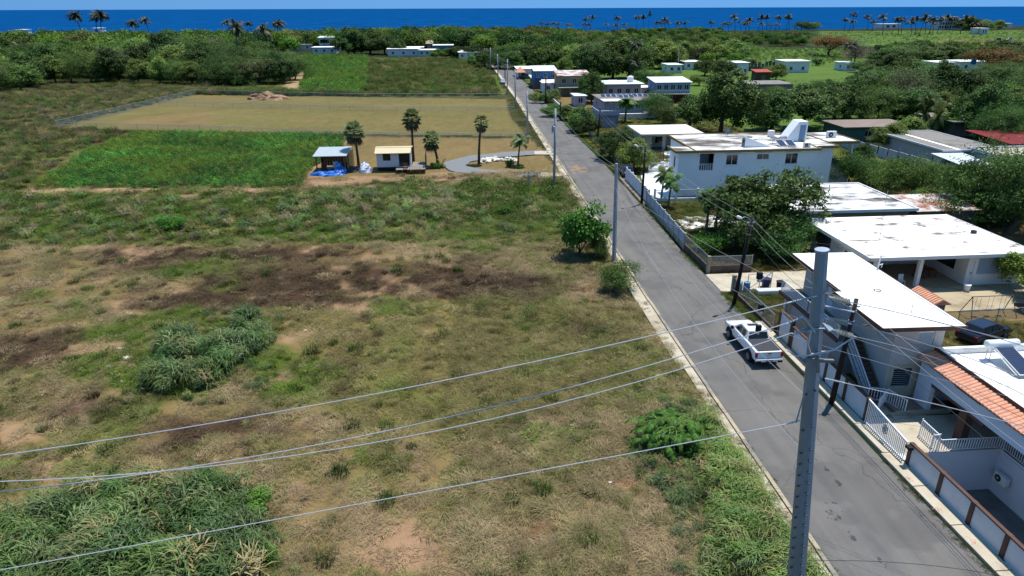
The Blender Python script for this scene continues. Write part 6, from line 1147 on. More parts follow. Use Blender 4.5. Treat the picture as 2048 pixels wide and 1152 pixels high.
for i_, (u_, v_, lab) in enumerate(((1560,197,'white car in the yard behind the big dark tree'), (1578,193,'white van in the yard behind the big dark tree'), (1048,157,'grey car parked under the low shelter'))): q = G(u_, v_); car(lab, (q[0],q[1],0), 1.4, (.62,.62,.64) if i_ < 2 else (.08,.08,.09), 'van' if i_ == 1 else 'suv')

# ------------------------------------------------------------------ poles and lines
PB0, PT0 = np.array((11.75,17.0,0.)), np.array((10.0,17.0,17.8)); PA = lambda z: PB0+(PT0-PB0)*z/17.8
sp = thing('steel_pole', 'tall galvanised steel power pole with bolts and brackets in the foreground', 'power pole', tuple(PB0)); m_ = MB(); m_.tube([PA(z) for z in (-.5,3,6,9,12,15,17.75)], [.375-.0113*max(z,0) for z in (-.5,3,6,9,12,15,17.75)], 8); m_.build('shaft', M('pole_steel', (.30,.35,.40), .45, .16, 1.6, metal=.45, stain=(.18,.22,.26), sth=(.5,.72), sscale=.9, stretch=(1,1,.35)), sp)
ax_ = (PT0-PB0)/17.8; m_ = MB(); m_.tube([PT0-ax_*.04, PT0+ax_*.03], .195, 12); m_.build('cap', galv, sp); boltm = M('bolt_steel', (.12,.13,.15), .5, .1, 4, metal=.5)
bm_ = MB(); bm_.box(-.022,.022,-.07,.0,-.02,.02); bm_.box(-.03,.03,-.085,-.06,-.012,.035); bme = bm_.mesh('step_bolt', boltm)
for k in range(30):
    z = 3.2+.42*k; r = .375-.0113*z
    for a in (-1.02,-.16):
        if (z < 11.5 or k % 3 == 0): o = link(bpy.data.objects.new('step_bolt', bme), sp); c = PA(z)+np.array((math.sin(a)*r, -math.cos(a)*r, .2*(a > -.5))); o.location = tuple(c-PB0); o.rotation_euler = (0,0,a)
P17 = lambda u, v, y=17.0: np.array(GY(u, v, y))
m_ = MB(); m_.bar(P17(1604,634,16.6), P17(1625,662,16.75), .22, .06); m_.build('bracket', galv, sp, bev=.01); m_ = MB(); m_.bar(P17(1648,645,16.7), P17(1662,662,16.5), .22, .06); m_.build('bracket', galv, sp, bev=.01)
m_ = MB(); m_.bar(P17(1602,658,16.75), P17(1665,658,16.75), .05, .05); m_.build('through_bolt', galv, sp); m_ = MB(); m_.bar(P17(1608,720,16.6), P17(1667,722,16.6), .09, .09); m_.bar(P17(1634,712,16.6), P17(1636,745,16.6), .08, .06); m_.build('cross_arm', M('dull_steel', (.22,.22,.22), .5, .15, 3, metal=.4), sp); m_ = MB(); m_.bar(P17(1640,709,16.9), P17(1655,709,16.9), .09, .2); m_.build('terminal_box', galv, sp)
wire_m = M('bare_wire', (.55,.55,.56), .4, .05, 2, metal=.3); dwire = M('black_cable', (.04,.04,.045), .6, .1, 2); thinw = M('thin_wire', (.32,.33,.35), .5, .05, 2)
m_ = MB(); m_.tube([P17(1622,662,16.6),P17(1616,690,16.5),P17(1622,708,16.5),P17(1640,706,16.5),P17(1668,700,16.5),P17(1708,674,16.6)], .022, 6); m_.build('jumper_cable', wire_m, sp); m_ = MB(); m_.tube([P17(1575,700,16.7),P17(1590,712,16.6),P17(1612,712,16.6),P17(1640,706,16.5)], .025, 6); m_.build('jumper_cable', wire_m, sp); m_ = MB(); m_.tube([P17(1650,612,16.8),P17(1708,624,16.7)], .022, 6); m_.build('jumper_cable', M('pale_cable', (.6,.56,.64), .4, .05, 2), sp)
m_ = MB(); m_.tube([P17(1592,845,16.7),P17(1597,828,16.62),P17(1606,796,16.6),P17(1613,770,16.6)], .022, 6); m_.build('jumper_cable', thinw, sp)
def insulator(root, a, b, sheds=12, r=.085, mat=None):
    a, b = np.array(a), np.array(b); m_ = MB(); m_.tube([a, b], .022, 6); ins = m_.build('insulator', alum, root); d = (b-a)/np.linalg.norm(b-a); m_ = MB()
    for k in range(sheds):
        c = a+(b-a)*(.15+.7*(k+.5)/sheds); m_.tube([c-d*.012, c+d*.012], [r*(1 if k % 2 else .75), r*.25], 9)
    m_.build('sheds', mat or M('pale_polymer', (.50,.48,.40), .5, .06, 3), ins)
insulator(sp, P17(1658,594,16.8), P17(1706,606,16.8)); insulator(sp, P17(1650,637,16.7), P17(1702,648,16.7)); insulator(sp, P17(1664,659,16.6), P17(1712,674,16.6)); gi_ = M('grey_polymer', (.28,.30,.33), .5, .08, 3)
insulator(sp, P17(1634,592,16.8), P17(1574,606,16.8), 12, .05, gi_); insulator(sp, P17(1606,634,16.6), P17(1572,648,16.6), 8, .05, gi_); insulator(sp, P17(1622,660,16.7), P17(1584,668,16.7), 8, .05, gi_); insulator(sp, P17(1602,840,16.7), P17(1574,848,16.7), 5, .045, gi_); insulator(sp, P17(1650,757,16.8), P17(1690,766,16.8), 6, .045, gi_)
def wireY(label, y, uv, X0, X1, r, mat, group=None):
    """a span at distance y along the road, hung through the given photo points."""
    p = np.array([GY(u, v, y) for u, v in uv]); a, b, c = np.polyfit(p[:,0], p[:,2], 2) if len(uv) > 2 else (.0009, *np.polyfit(p[:,0], p[:,2]-.0009*p[:,0]**2, 1)); xs = np.linspace(X0 if X0 is not None else p[:,0].min(), X1 if X1 is not None else p[:,0].max(), 34); m_ = MB(); m_.tube([(x, y, a*x*x+b*x+c) for x in xs], r, 5); o = m_.build('power_line', mat); return tag(o, label, 'power line', group)
def span(label, a, b, sag, r, mat, cat='cable', name='cable', n=18): 
    a, b = np.array(a), np.array(b); m_ = MB(); m_.tube([a+(b-a)*t-np.array((0,0,4*sag*t*(1-t))) for t in np.linspace(0,1,n)], r, 4); return tag(m_.build(name, mat), label, cat)
wireY('topmost bare wire running left from the steel pole', 16.8, ((0,911),(620,812),(1100,717),(1574,606)), -38, None, .016, wire_m); wireY('bare wire from the upper bracket crossing its neighbour at left', 16.6, ((0,982),(330,945),(640,889),(1100,782),(1572,648)), -38, None, .015, wire_m)
wireY('bare wire from the lower bracket, flattening towards the left edge', 16.7, ((0,960),(330,947),(640,905),(1100,805),(1584,668)), -38, None, .015, wire_m); wireY('lowest bright wire running left from the steel pole', 16.7, ((0,1140),(640,1023),(1240,910),(1574,848)), -38, None, .015, wire_m)
wireY('top wire running right from the steel pole over the white roofs', 16.8, ((1706,606),(1880,645),(2048,692)), None, 26, .013, thinw); wireY('middle wire running right from the steel pole', 16.7, ((1702,648),(1880,697),(2048,757)), None, 26, .013, thinw); wireY('lower wire running right from the steel pole past the tile eave', 16.6, ((1712,674),(1880,719),(2048,790)), None, 26, .013, thinw); wireY('low bright wire running right above the gate', 16.8, ((1690,766),(1870,808),(2048,852)), None, 26, .014, wire_m)
wireY('thin dark cable crossing the road at the lower picture edge', 17.2, ((1400,1143),(1580,1113),(1760,1131),(2048,1160)), None, 24, .010, dwire)
def woodpole(label, base, top, r=.15, name='wood_pole', mat=None, n=10, lamp=None, cat='utility pole', bands=True):
    base = np.array(base, float); top = np.array(top, float); root = thing(name, label, cat, tuple(base)); m_ = MB(); d = top-base; m_.tube([base-(0,0,.3), base+d*.5, top], [r*1.2,r*1.02,r*.82], n); m_.build('shaft', mat or darkwood, root, smooth=(n > 6))
    if bands:
        for t in (.9,.8): m_ = MB(); c = base+d*t; m_.tube([c-d*.004, c+d*.004], r*1.15, n); m_.build('band', galv, root)
        m_ = MB(); c = base+d*.93; m_.bar(c-(.35,0,0), c+(.35,0,0), .09, .09); m_.build('cross_arm', galv, root)
    if lamp:
        l0, l1 = np.array(lamp[0]), np.array(lamp[1]); m_ = MB(); m_.tube([l0, l0+(l1-l0)*.35+(0,0,.32), l0+(l1-l0)*.75+(0,0,.25), l1], .03, 6); ar = m_.build('lamp_arm', galv, root); dd_ = (l1-l0)/np.linalg.norm(l1-l0); m_ = MB(); m_.tube([l1, l1+dd_*.15, l1+dd_*.55, l1+dd_*.65], [.06,.13,.13,.05], 8); m_.build('lamp_head', white, ar)
    return root
w1t = GY(1713,598,36.65); woodpole('dark leaning wooden pole standing just behind the steel pole', (24.08,36.65,0), w1t, .16); w2t = GY(1505,432,52.84); woodpole('dark leaning wooden pole with a street lamp beside the driveway', (23.87,52.84,0), w2t, .15, lamp=(GY(1503,446,52.84), GY(1483,437,52.2)))
w3t = GY(1291,293,85.86); woodpole('dark wooden street-lamp pole at the white panel fence', (24.42,85.86,0), w3t, .15, lamp=(GY(1289,303,85.86), GY(1276,294,85.5)))
q = G(1194,284); w4t = GY(1201,219,q[1]); woodpole('dark leaning wooden pole among the bushes before the lattice hut', q, w4t, .16); q = G(1120,241); w5t = GY(1121,203,q[1]); woodpole('short dark wooden pole beside the roadside hedge', q, w5t, .16); q = G(1091,208); w6t = GY(1092,149,q[1]); woodpole('dark wooden pole before the rusty-roofed house', q, w6t, .17)
cpole = M('concrete_pole', (.34,.35,.37), .7, .12, 1.2)
c2b = G(1228,522); c2t = GY(1233,327,c2b[1]); woodpole('square grey concrete pole standing behind the round green shrub', c2b, c2t, .19, 'concrete_pole', cpole, 4, bands=False)
c3b = G(1108,374); c3t = GY(1111,217,c3b[1]); cp3 = woodpole('grey pole with a transformer at the corner of the gravel drive', c3b, c3t, .17, 'concrete_pole', cpole, 8)
m_ = MB(); c = GY(1106.5,258,c3b[1]-.3); m_.tube([(c[0],c[1],c[2]-.45),(c[0],c[1],c[2]+.35),(c[0],c[1],c[2]+.45)], [.24,.24,.12], 12); m_.build('transformer', galv, cp3)
tops = [np.array(c2t), np.array(c3t)]
for (u0,v0,u1,v1), lab in (((1056,285,1054,182),'grey pole on the left verge beyond the gravel drive'), ((1031,216,1030,139),'grey pole on the left verge at the mown field'), ((1014,189,1015,118),'grey pole on the left verge at the far field fence'), ((996,160,995,108),'thin grey pole on the left verge where the far cars stand'), ((980,140,981,95),'thin grey pole at the far bend of the road'), ((1010,165,1010,132),'short dark pole on the left verge of the far road')):
    b = G(u0,v0); t = GY(u1,v1,b[1]); woodpole(lab, b, t, .17, 'concrete_pole', cpole if 'dark' not in lab else darkwood, 8, bands='dark' not in lab)
    if 'dark' not in lab: tops.append(np.array(t))
for i_, (a, b) in enumerate(zip(tops[:-1], tops[1:])):
    for j, (dx, dz) in enumerate(((-.3,-.5),(.3,-.5),(0,-1.5))): span(f'{("left", "right", "low middle")[j]} wire of the span between the {("first","second","third","fourth","fifth","sixth","seventh")[i_]} and next grey pole up the road', a+(dx,0,dz), b+(dx,0,dz), .6, .012, thinw)
span('thin wire from the concrete pole down the road to the steel pole, upper', np.array(c2t)+(0,0,-.4), PA(13.0), 1.3, .009, thinw); span('thin wire from the concrete pole down the road to the steel pole, lower', np.array(c2t)+(0,0,-2.3), PA(11.0), 1.5, .009, thinw); span('dark cable from the concrete pole across the road to the lamp pole', np.array(c2t)+(0,0,-4.8), np.array(w3t)+(0,0,-2.6), .7, .010, dwire); span('dark cable hanging from the transformer pole to the concrete pole', np.array(c3t)+(0,0,-4.2), np.array(c2t)+(0,0,-4.8), 2.2, .012, dwire)
ws = [np.array(t) for t in (w6t,w5t,w4t,w3t,w2t,w1t)]+[np.array((24.3,8.0,7.6))]; nmz = ('hedge','bush','fence lamp','driveway lamp','leaning near','camera side')
for i_, (a, b) in enumerate(zip(ws[:-1], ws[1:])):
    for j, dz in enumerate((-.15,-.75,-1.5)): span(f'{("upper","middle","lower")[j]} line of the wooden poles, span ending at the {nmz[i_]} pole', a+(0,0,dz), b+(0,0,dz), .45+.15*j, .012 if j < 2 else .018, thinw if j < 2 else dwire)
span('service cable from the near wooden pole to the tiled house', np.array(w1t)+(0,0,-.9), (30.7,33.5,4.1), .35, .014, dwire); span('service cable from the near wooden pole to the stair house', np.array(w1t)+(0,0,-.9), (26.4,40.5,5.7), .2, .012, dwire); span('service cable from the driveway lamp pole to the carport house', np.array(w2t)+(0,0,-.8), (37.0,58,3.4), .6, .014, dwire); span('service cable from the fence lamp pole to the two-storey house', np.array(w3t)+(0,0,-.8), (29.6,91,6.0), .3, .014, dwire); span('service cable along the near wall to the picture edge', np.array(w1t)+(0,0,-1.1), (31.0,24.0,3.9), .5, .012, dwire)
q = G(1650,265); woodpole('slim grey street-lamp pole behind the two-storey house', q, GY(1655,198,q[1]), .1, 'lamp_pole', galv, 8, bands=False, lamp=(GY(1655,200,q[1]), GY(1668,199,q[1]))); q = G(1884,243); woodpole('slim lamp pole before the old grey building', q, GY(1889,204,q[1]), .1, 'lamp_pole', galv, 8, bands=False, lamp=(GY(1889,206,q[1]), GY(1900,208,q[1])))
q = G(1487,125); woodpole('lone thin pole at the far green field', q, GY(1489,95,q[1]), .18, 'wood_pole', galv, 6, bands=False); q = G(1356,142); woodpole('thin pole beside the small white-roofed house', q, GY(1358,98,q[1]), .16, 'wood_pole', galv, 6, bands=False); q = G(1625,132); woodpole('lamp pole at the right end of the far green field', q, GY(1625,100,q[1]), .14, 'lamp_pole', galv, 6, bands=False, lamp=(GY(1625,101,q[1]), GY(1613,97,q[1])))
q = G(1057,378); mtp = thing('meter_post', 'low dark meter post on the lawn edge by the drive', 'post', q); MB().box(q[0]-.06,q[0]+.06,q[1]-.06,q[1]+.06,-.1,2.6).build('post', cpole, mtp); MB().box(q[0]-.15,q[0]+.15,q[1]-.22,q[1]-.07,1.5,2.1).build('meter_box', galv, mtp)
for i_, (u_, v_, lab) in enumerate(((1517,657,'small black cable splice box above the white pickup roof'), (1519,552,'small black cable splice box over the driveway'), (1522,616,'small black cable splice box over the grass beside the truck'))):
    p3 = np.array(GY(u_, v_, 30.)); e = thing('splice_box', lab, 'cable box', tuple(p3)); MB().box(p3[0]-.13,p3[0]+.13,p3[1]-.1,p3[1]+.1,p3[2]-.16,p3[2]+.2).build('case', black, e, bev=.03); MB().tube([p3+(0,0,-.3),p3+(0,0,-.16)],.07,8).build('cap', alum, e); span(('upper','middle','lower')[i_]+' drop line carrying the black splice box', GY(u_-260,v_-160,45.), p3+(0,0,.2), .2, .008, thinw); span(('upper','middle','lower')[i_]+' drop line from the splice box to the near poles', p3+(0,0,.2), (24.0,22.0,p3[2]-.1-.4*i_), .2, .008, thinw)
# ------------------------------------------------------------------ trees and shrubs that can be told apart
def T(kind, u, v, h, w, label, cat='tree', group=None, z=0, **kw): q = G(u, v); return plant(kind, label, cat, (q[0], q[1], -.05), h, w, group, **kw)
lf_big = crown('big_leaf_crown', 300, (2.6,2.6,1.9), 2.4, 9, 120, 60, .34, .36, lf_bright, .6, .5); TREE['bigleaf'] = [(limbs('bigleaf_trunk', 301, 3.5, .1, 1.7, 7, bark, 3.0, .12), lf_big, 4.4, 5.4)]
T('bigleaf',1160,512,4.9,5.2,'round bright-leaved small tree beside the concrete pole','tree'); T('fshrub',1196,518,2.4,2.6,'feathery shrub at the foot of the bright-leaved tree','shrub'); T('fshrub',1230,584,2.9,3.9,'round feathery green shrub at the kerb before the concrete pole','shrub')
T('fshrub',1500,1085,1.5,2.6,'low feathery green bush in the rank grass beside the steel pole','shrub')
lf_fern = M_leaf('leaf_fern', (.025,.075,.012), (.095,.20,.032), .3)
fr_ = np.random.default_rng(312); V_, F_ = [], []
for k in range(190):
    a_ = fr_.uniform(0, 6.28); q_ = .75*math.sqrt(fr_.uniform()); bz = fr_.uniform(.25, 1.35)*(1-.35*q_); frond(V_, F_, (math.cos(a_)*q_*1.3+.25*fr_.normal(), math.sin(a_)*q_+.2*fr_.normal(), bz), a_+fr_.normal()*.7, fr_.uniform(-.1, .95), fr_.uniform(.5, 1.0), fr_, n=9, w=.035, ll=.2, droop=1.6)
fn = rawmesh('fern_bush_crown', V_, F_, lf_fern, fr_.uniform(0, 1, len(F_))); TREE['fernbush'] = [(limbs('fernbush_stem', 311, 1.6, .05, .7, 7, bark, 1.2, .1), fn, 1.9, 3.0)]
T('fernbush',1345,888,2.7,4.8,'fern-leaved green bush at the kerb in the foreground','shrub')
q = G(1300,782); db = thing('dead_branch', 'pale dead branch lying on the field near the fern-leaved bush', 'branch', q)
for a in (0.2,1.1,2.4,3.4,4.6): m_ = MB(); m_.tube([(q[0],q[1],.1),(q[0]+.7*math.cos(a),q[1]+.6*math.sin(a),.25),(q[0]+1.5*math.cos(a+.2),q[1]+1.2*math.sin(a+.2),.12)], [.05,.035,.012], 5); m_.build('twig', bark_grey, db)
# village side
T('broad',1496,486,8.8,10.8,'big dark round tree standing before the mottled roof'); T('feather',1556,505,4.6,7.6,'dark feathery tree at the corner of the peeling-roofed house'); T('shrub',1428,505,2.3,3.8,'bright green bush behind the block plinth fence','shrub')
T('broad',1222,318,5.6,6.0,'dense bushy tree on the right verge, farther of two'); T('light',1268,340,5.4,6.6,'dense bushy tree on the right verge shading the road, nearer of two')
T('adon',1322,400,4.2,3.2,'left slender yard palm of the pair by the slatted fence','palm'); T('adon',1336,415,4.2,3.2,'right slender yard palm of the pair by the slatted fence','palm'); T('adon',1412,465,4.6,3.6,'slender yard palm at the white drive slab','palm'); T('adon',1430,458,4.8,3.6,'slender yard palm touching the big dark tree','palm')
T('feather',1822,402,7.2,8.6,'wide feathery tree before the pale blue carport'); T('feather',1700,368,5.2,7.0,'feathery tree at the right end of the two-storey house'); T('feather',1758,372,4.6,6.0,'small feathery tree between the two-storey house and the wide feathery tree'); T('light',1838,420,3.0,4.0,'light green bush beside the rusty lean-to roof','shrub')
T('broad',1716,330,3.6,3.4,'small leafy tree at the porch of the two-storey house'); T('feather',2008,466,11.0,14.5,'huge dark feathery tree at the right picture edge'); T('broad',1975,440,6.0,7.5,'dark tree behind the peeling roof'); T('light',1925,430,3.5,5.5,'low leafy thicket beside the rusty lean-to'); T('feather',1930,410,5,6,'feathery tree before the pale annex'); T('light',2052,590,4.6,5.4,'leafy tree poking in at the right edge beside the sandy yard'); T('feather',2060,430,8,10,'dark feathery tree cut by the right picture edge')
T('broad',1440,270,12.3,13.5,'huge dark mango-like tree behind the white verandah house'); T('broad',1380,262,8,9,'dark tree left of the huge dark tree'); T('broad',1540,262,9,11,'dark tree behind the two-storey roof, left'); T('broad',1610,258,10,14,'broad dark tree behind the two-storey roof, middle'); T('broad',1670,240,9,11,'broad dark tree behind the two-storey roof, right'); T('feather',1310,235,6.5,7.5,'feathery tree before the lilac house'); T('light',1160,262,5,7,'thick green hedge tree beside the right verge'); T('broad',1180,272,4,5,'dark hedge tree beside the right verge'); T('shrub',1110,232,2.6,6,'reddish-green hedge bush on the right verge','shrub'); T('light',1140,240,3.6,6,'bright hedge bush beside the short dark pole','shrub')
T('broad',1182,205,9,8.5,'round leafy tree before the rusty-roofed house'); T('adon',1250,243,5.5,5.5,'yard palm before the lilac house','palm'); T('olive',1800,222,10,11,'grey-brown thin-leaved tree among the dark crowns'); T('feather',1330,250,5,7,'pale feathery tree behind the verandah house'); T('light',1530,262,5,6,'bright small tree behind the two-storey roof')
T('light',1780,300,4.5,7,'flowering hedge before the brown flat house, left'); T('light',1815,285,4.5,7,'flowering hedge before the brown flat house, right'); T('lowpalm',1840,262,6.5,6,'feather palm behind the grey-roofed house','palm'); T('lowpalm',1868,268,6,6,'low feather palm beside the bright bush','palm'); T('light',1895,268,5.5,6,'bright bush beside the low feather palm'); T('broad',1945,270,10,10,'dark tree behind the red canopy'); T('feather',2000,290,8,10,'feathery tree overhanging the red canopy')
T('dry',1708,128,12,17,'bare grey tree among the far green crowns','bare tree'); T('flame',1658,112,10,22,'dark tree with reddish crown beyond the far field'); T('flame',1990,150,9,24,'rust-brown flat-crowned tree beside the blue tank house'); T('dry',1795,215,9,9,'bare branches among the dark crowns','bare tree')
T('coco',1262,160,13.5,7.5,'tall coconut palm rising behind the grey-white house','palm'); T('coco',1276,170,8,6.5,'shorter coconut palm behind the grey-white house','palm'); T('coco',1700,140,11,9,'dark coconut palm beside the bare grey tree','palm'); T('light',1550,160,6,9,'bright green tree beside the red-roofed shed')
# lot with the cabin
def fanpalm(label, u, v, h, s, seed, lean=.3):
    q = G(u, v); t = fan('fan_palm', seed, h, lean=lean, fr=1.0*s, nf=38); e = thing('fan_palm', label, 'palm', (q[0],q[1],-.05)); link(bpy.data.objects.new('trunk', t[0]), e); link(bpy.data.objects.new('crown', t[1]), e); link(bpy.data.objects.new('dead_skirt', t[2]), e)
fanpalm('fan palm with a thick skirt between the plank shed and the cabin', 718,337,6.0,1.5,401,-.3); fanpalm('tallest fan palm rising behind the cabin', 827,322,7.2,1.35,402,.1); fanpalm('shorter leaning fan palm right of the cabin deck', 876,332,4.4,1.15,403,-.9); fanpalm('slim bare-trunked palm at the inner edge of the gravel drive', 958,327,6.9,.8,404,.5)
q = G(1036,331); t = coco('windblown_palm', 405, 4.2, wind=(-.14,-.02), nf=16, fl=2.3, lean=.5); e = thing('windblown_palm', 'windblown feather palm bending left on the round lawn', 'palm', (q[0],q[1],-.05)); link(bpy.data.objects.new('trunk', t[0]), e); link(bpy.data.objects.new('crown', t[1]), e)
T('shrub',1019,335,1.5,1.3,'spindly sapling on the round lawn','sapling'); T('shrub',1038,336,.7,1.5,'low green plant at the foot of the windblown palm','plant'); q = G(882,334); e = plant('lowpalm','yellow-green bushy plant beside the gravel drive','plant',(q[0],q[1],-1.5),2.6,2.8); T('shrub',868,336,1.0,1.5,'dark low shrub at the foot of the leaning fan palm','shrub')
# left wood: rows of single trees
WL = 'trees of the wood behind the left fields'; kinds = ['feather','feather','broad','light','feather','light','olive']
def row(us, v, h, w, lab, grp, jv=3, ks=None, seed=0):
    r_ = random.Random(seed)
    for i_, u_ in enumerate(us):
        k = r_.choice(ks or kinds); uu = u_+r_.uniform(-10,10); vv = v(u_)+r_.uniform(-jv,jv) if callable(v) else v+r_.uniform(-jv,jv); s = r_.uniform(.8,1.3)
        if 1540 < u_ < 1725: s *= .62
        if 1840 < u_ < 2000 and 140 < uu*0+(v(u_) if callable(v) else v) < 200: s *= .6
        kn = {'feather':'feathery green','broad':'dark round','light':'light green','olive':'thin grey-green','flame':'reddish-brown','dry':'bare grey'}[k]
        T(k, uu, vv, h*s*(1.12 if k == 'broad' else 1), w*s*r_.uniform(.9,1.2), f'{kn} tree, {ORDN[i_]} from the left {lab}', 'tree', grp)
edge = lambda u: np.interp(u, [-80,60,100,200,400,560,620], [186,178,164,163,168,166,150])
row(range(-60,600,34), edge, 8.5, 10.5, 'in the front row of the left wood', WL, 2, seed=1); row(range(-70,600,32), lambda u: edge(u)-11, 9.5, 11.5, 'in the second row of the left wood', WL, 2, seed=2); row(range(-70,540,30), lambda u: edge(u)-21, 10.5, 12.5, 'in the third row of the left wood', WL, 2, seed=3)
row(range(-70,530,27), lambda u: edge(u)-31, 10.5, 13, 'deep in the left wood', WL, 2, seed=4); 
T('feather',520,166,11,19,'wide dome-shaped tree at the right end of the left wood'); T('feather',455,168,10,14,'dome-shaped tree left of the wide dome tree'); T('lowpalm',60,140,10,11,'feather palm at the edge of the left wood, far left','palm'); T('lowpalm',402,166,6,9,'yellowish low palm at the wood edge before the dome trees','palm'); T('lowpalm',488,168,5.5,8,'yellowish low palm at the foot of the tall thin palm','palm'); T('dry',268,166,4.5,6,'bare grey bush at the wood edge','bush')
T('coco',478,150,20,9,'tall thin coconut palm standing before the dome trees','palm',rz=2); T('coco',545,140,18,9.5,'tall coconut palm above the wide dome tree','palm'); 
for i_, (u_, v_, top, lab) in enumerate(((172,92,22,'tallest coconut palm left of the tall pair'), (196,88,24,'left coconut palm of the tall pair over the wood'), (206,90,22,'right coconut palm of the tall pair over the wood'), (282,90,40,'bushy coconut palm right of the tall pair'), (302,80,35,'slender coconut palm beside the bushy one'), (464,78,40,'left coconut palm of the three over the sea'), (474,76,42,'middle coconut palm of the three over the sea'), (506,74,43,'right coconut palm of the three over the sea'), (556,90,40,'coconut palm right of the three, left of its pair'), (568,88,42,'coconut palm right of the three, right of its pair'))):
    q = G(u_, v_); h = ZAT(u_, top, q[0], q[1]); h = min(h, 24); plant('coco', lab, 'palm', (q[0],q[1],-.05), h, 9.0+h*.28)
# trees between and behind the far houses and along the right
VR = 'trees among the houses right of the road'
row(range(690,800,26), 109, 10, 14, 'in the dark clump amid the far row', 'trees in the far row of houses', 1.5, ['broad'], 11); row([876,892,902,914,945,950], 116, 5, 7, 'before the far row of white houses', 'trees in the far row of houses', 1, ['broad','light'], 12); 
T('broad',970,136,8,10,'round dark tree at the left of the far road end'); T('light',945,132,5,6,'light bush left of the far road end')
row(range(1010,1330,24), 136, 8.5, 12, 'in the green belt behind the blue house', VR, 2.5, ['light','feather','broad','light'], 15); row(range(1000,1480,22), 124, 8.5, 13, 'in the middle of the green belt', VR, 2.5, ['light','light','feather','olive'], 16); 
row([1130,1175,1200,1235,1255], 157, 9, 10, 'close behind the rusty-roofed house', VR, 3, ['broad','broad','light'], 19); row([1290,1325,1400], 168, 4.2, 7, 'behind the light blue house', VR, 3, ['light','olive','feather'], 20); row([1410,1435,1455], 152, 6, 9, 'above the huge dark tree', VR, 4, ['broad','feather'], 21)
row(range(1560,2080,34), 206, 8.5, 11, 'in the right-hand wood, nearest row', VR, 4, ['broad','feather','feather','broad'], 22); row(range(1720,2080,32), 190, 8.5, 12, 'in the right-hand wood, second row', VR, 4, ['feather','broad','feather'], 23); row(range(1730,2080,30), 174, 5.0, 12, 'in the right-hand wood, third row', VR, 3, ['feather','feather','broad'], 24); row([1740,1770,1800,1830,2000,2030,2060], 160, 6.2, 12, 'in the right-hand wood, fourth row', VR, 3, ['feather','broad'], 25)
row([1725,1755,1785,1815,1995,2030], 146, 4.8, 10, 'by the white-roofed houses', VR, 2, ['feather','broad'], 26); row(range(1760,2080,26), 126, 6.5, 13, 'behind the white-roofed houses', VR, 2, ['feather','light','broad'], 27); 
row(range(1900,2060,30), 232, 6, 8, 'round the old grey building', VR, 4, ['broad','light'], 29)
row([1070,1090,1105], 205, 3, 4, 'along the verge before the rusty roof', VR, 2, ['light'], 31)
row([1690,1722,1752,1790,1830,1868], 240, 6.5, 9, 'behind the brown flat house', VR, 3, ['broad','feather','light'], 43); row([1565,1600,1640,1680], 222, 7.5, 10, 'behind the broad dark trees', VR, 3, ['broad','feather'], 44)
T('shrub',505,1030,1.3,2.4,'bright leafy vine clump at the right end of the tall grass','shrub'); T('shrub',400,1002,1.4,2.6,'bright leafy vine clump at the top of the tall grass','shrub'); T('shrub',520,1125,1.0,1.8,'yellow-green leafy clump at the lower picture edge','shrub'); T('shrub',340,462,2.0,3.0,'small lone sapling in the weed band','shrub'); T('shrub',1010,430,1.4,2.2,'yellowish-green bush in the weed band near the verge','shrub')
for i_, (u_, v_, s_) in enumerate(((242,697,.5),(218,733,.45),(252,716,.6),(612,661,.25),(1220,965,.2))):
    q = G(u_, v_); o = link(bpy.data.objects.new('field_stone', rks[i_ % 4])); o.location = (q[0],q[1],.02); o.scale = (s_*2.2,s_*1.6,s_*.9); tag(o, ('pale stone lump in the green patch, leftmost of three', 'pale stone lump in the green patch, lowest of three', 'pale stone lump in the green patch, rightmost of three', 'small white stone in the middle of the field', 'small stone on the red bare patch')[i_], 'stone')
# coast palms, each one
r_ = random.Random(77); CP = [(1082,60,44),(1096,60,46),(1108,61,44),(1116,62,45),(1132,60,47),(1140,62,48),(1170,58,35),(1181,58,31),(1165,62,46),(1180,62,47),(1216,60,47),(1235,61,32),(1234,66,48),(1252,63,47),(1273,58,31),(1287,58,30),(1310,60,42),(1322,62,42),(1329,62,35),(1338,62,42),(1350,62,44),(1358,62,43),(1367,62,43),(1423,62,42),(1445,62,45),(1457,68,43),(1470,66,29),(1481,60,42),(1489,72,42),(1498,66,36),(1516,62,30),(1525,64,45),(1533,60,30),(1541,62,49),(1550,62,46),(1558,60,31),(1572,60,30),(1578,60,29),(1614,58,42),(1630,58,44),
    (1688,60,36),(1698,62,40),(1706,58,24),(1735,60,30),(1744,62,40),(1765,70,29),(1796,70,34),(1802,68,34),(1822,72,40),(1830,70,32),(1838,72,28),(1850,68,36),(1858,68,34),(1866,66,42),(1874,66,34),(1892,60,29),(1898,60,33),(1920,68,31),(1940,68,45),(1955,68,45)]
CNT = {}
for i_, (u_, v_, top) in enumerate(CP):
    q = G(u_, v_); h = ZAT(u_, top, q[0], q[1]); side = ('on the coast beyond the green belt' if u_ < 1300 else 'on the coast left of the shore gap' if u_ < 1400 else 'in the long row before the sea' if u_ < 1640 else 'on the right-hand meadow')
    hw = 'tall' if h > 17 else 'low'
    CNT[side] = CNT.get(side, -1)+1
    plant('coco', f'{hw} dark coconut palm, {ORDN[CNT[side]]} from the left {side}', 'palm', (q[0],q[1],-.05), max(7, h), 9+h*.25, f'coconut palms on the coast {side}')
T('feather',1603,60,11,16,'round green tree on the shore before the sea, left'); T('feather',1625,60,9,16,'round green tree on the shore before the sea, right'); T('coco',1296,58,20,7,'tall narrow conifer-like palm above the coast','palm'); row([1930,1950,1965,1985], 60, 10, 18, 'on the coast beside the white building', 'coast trees', 1, ['light','broad'], 41)
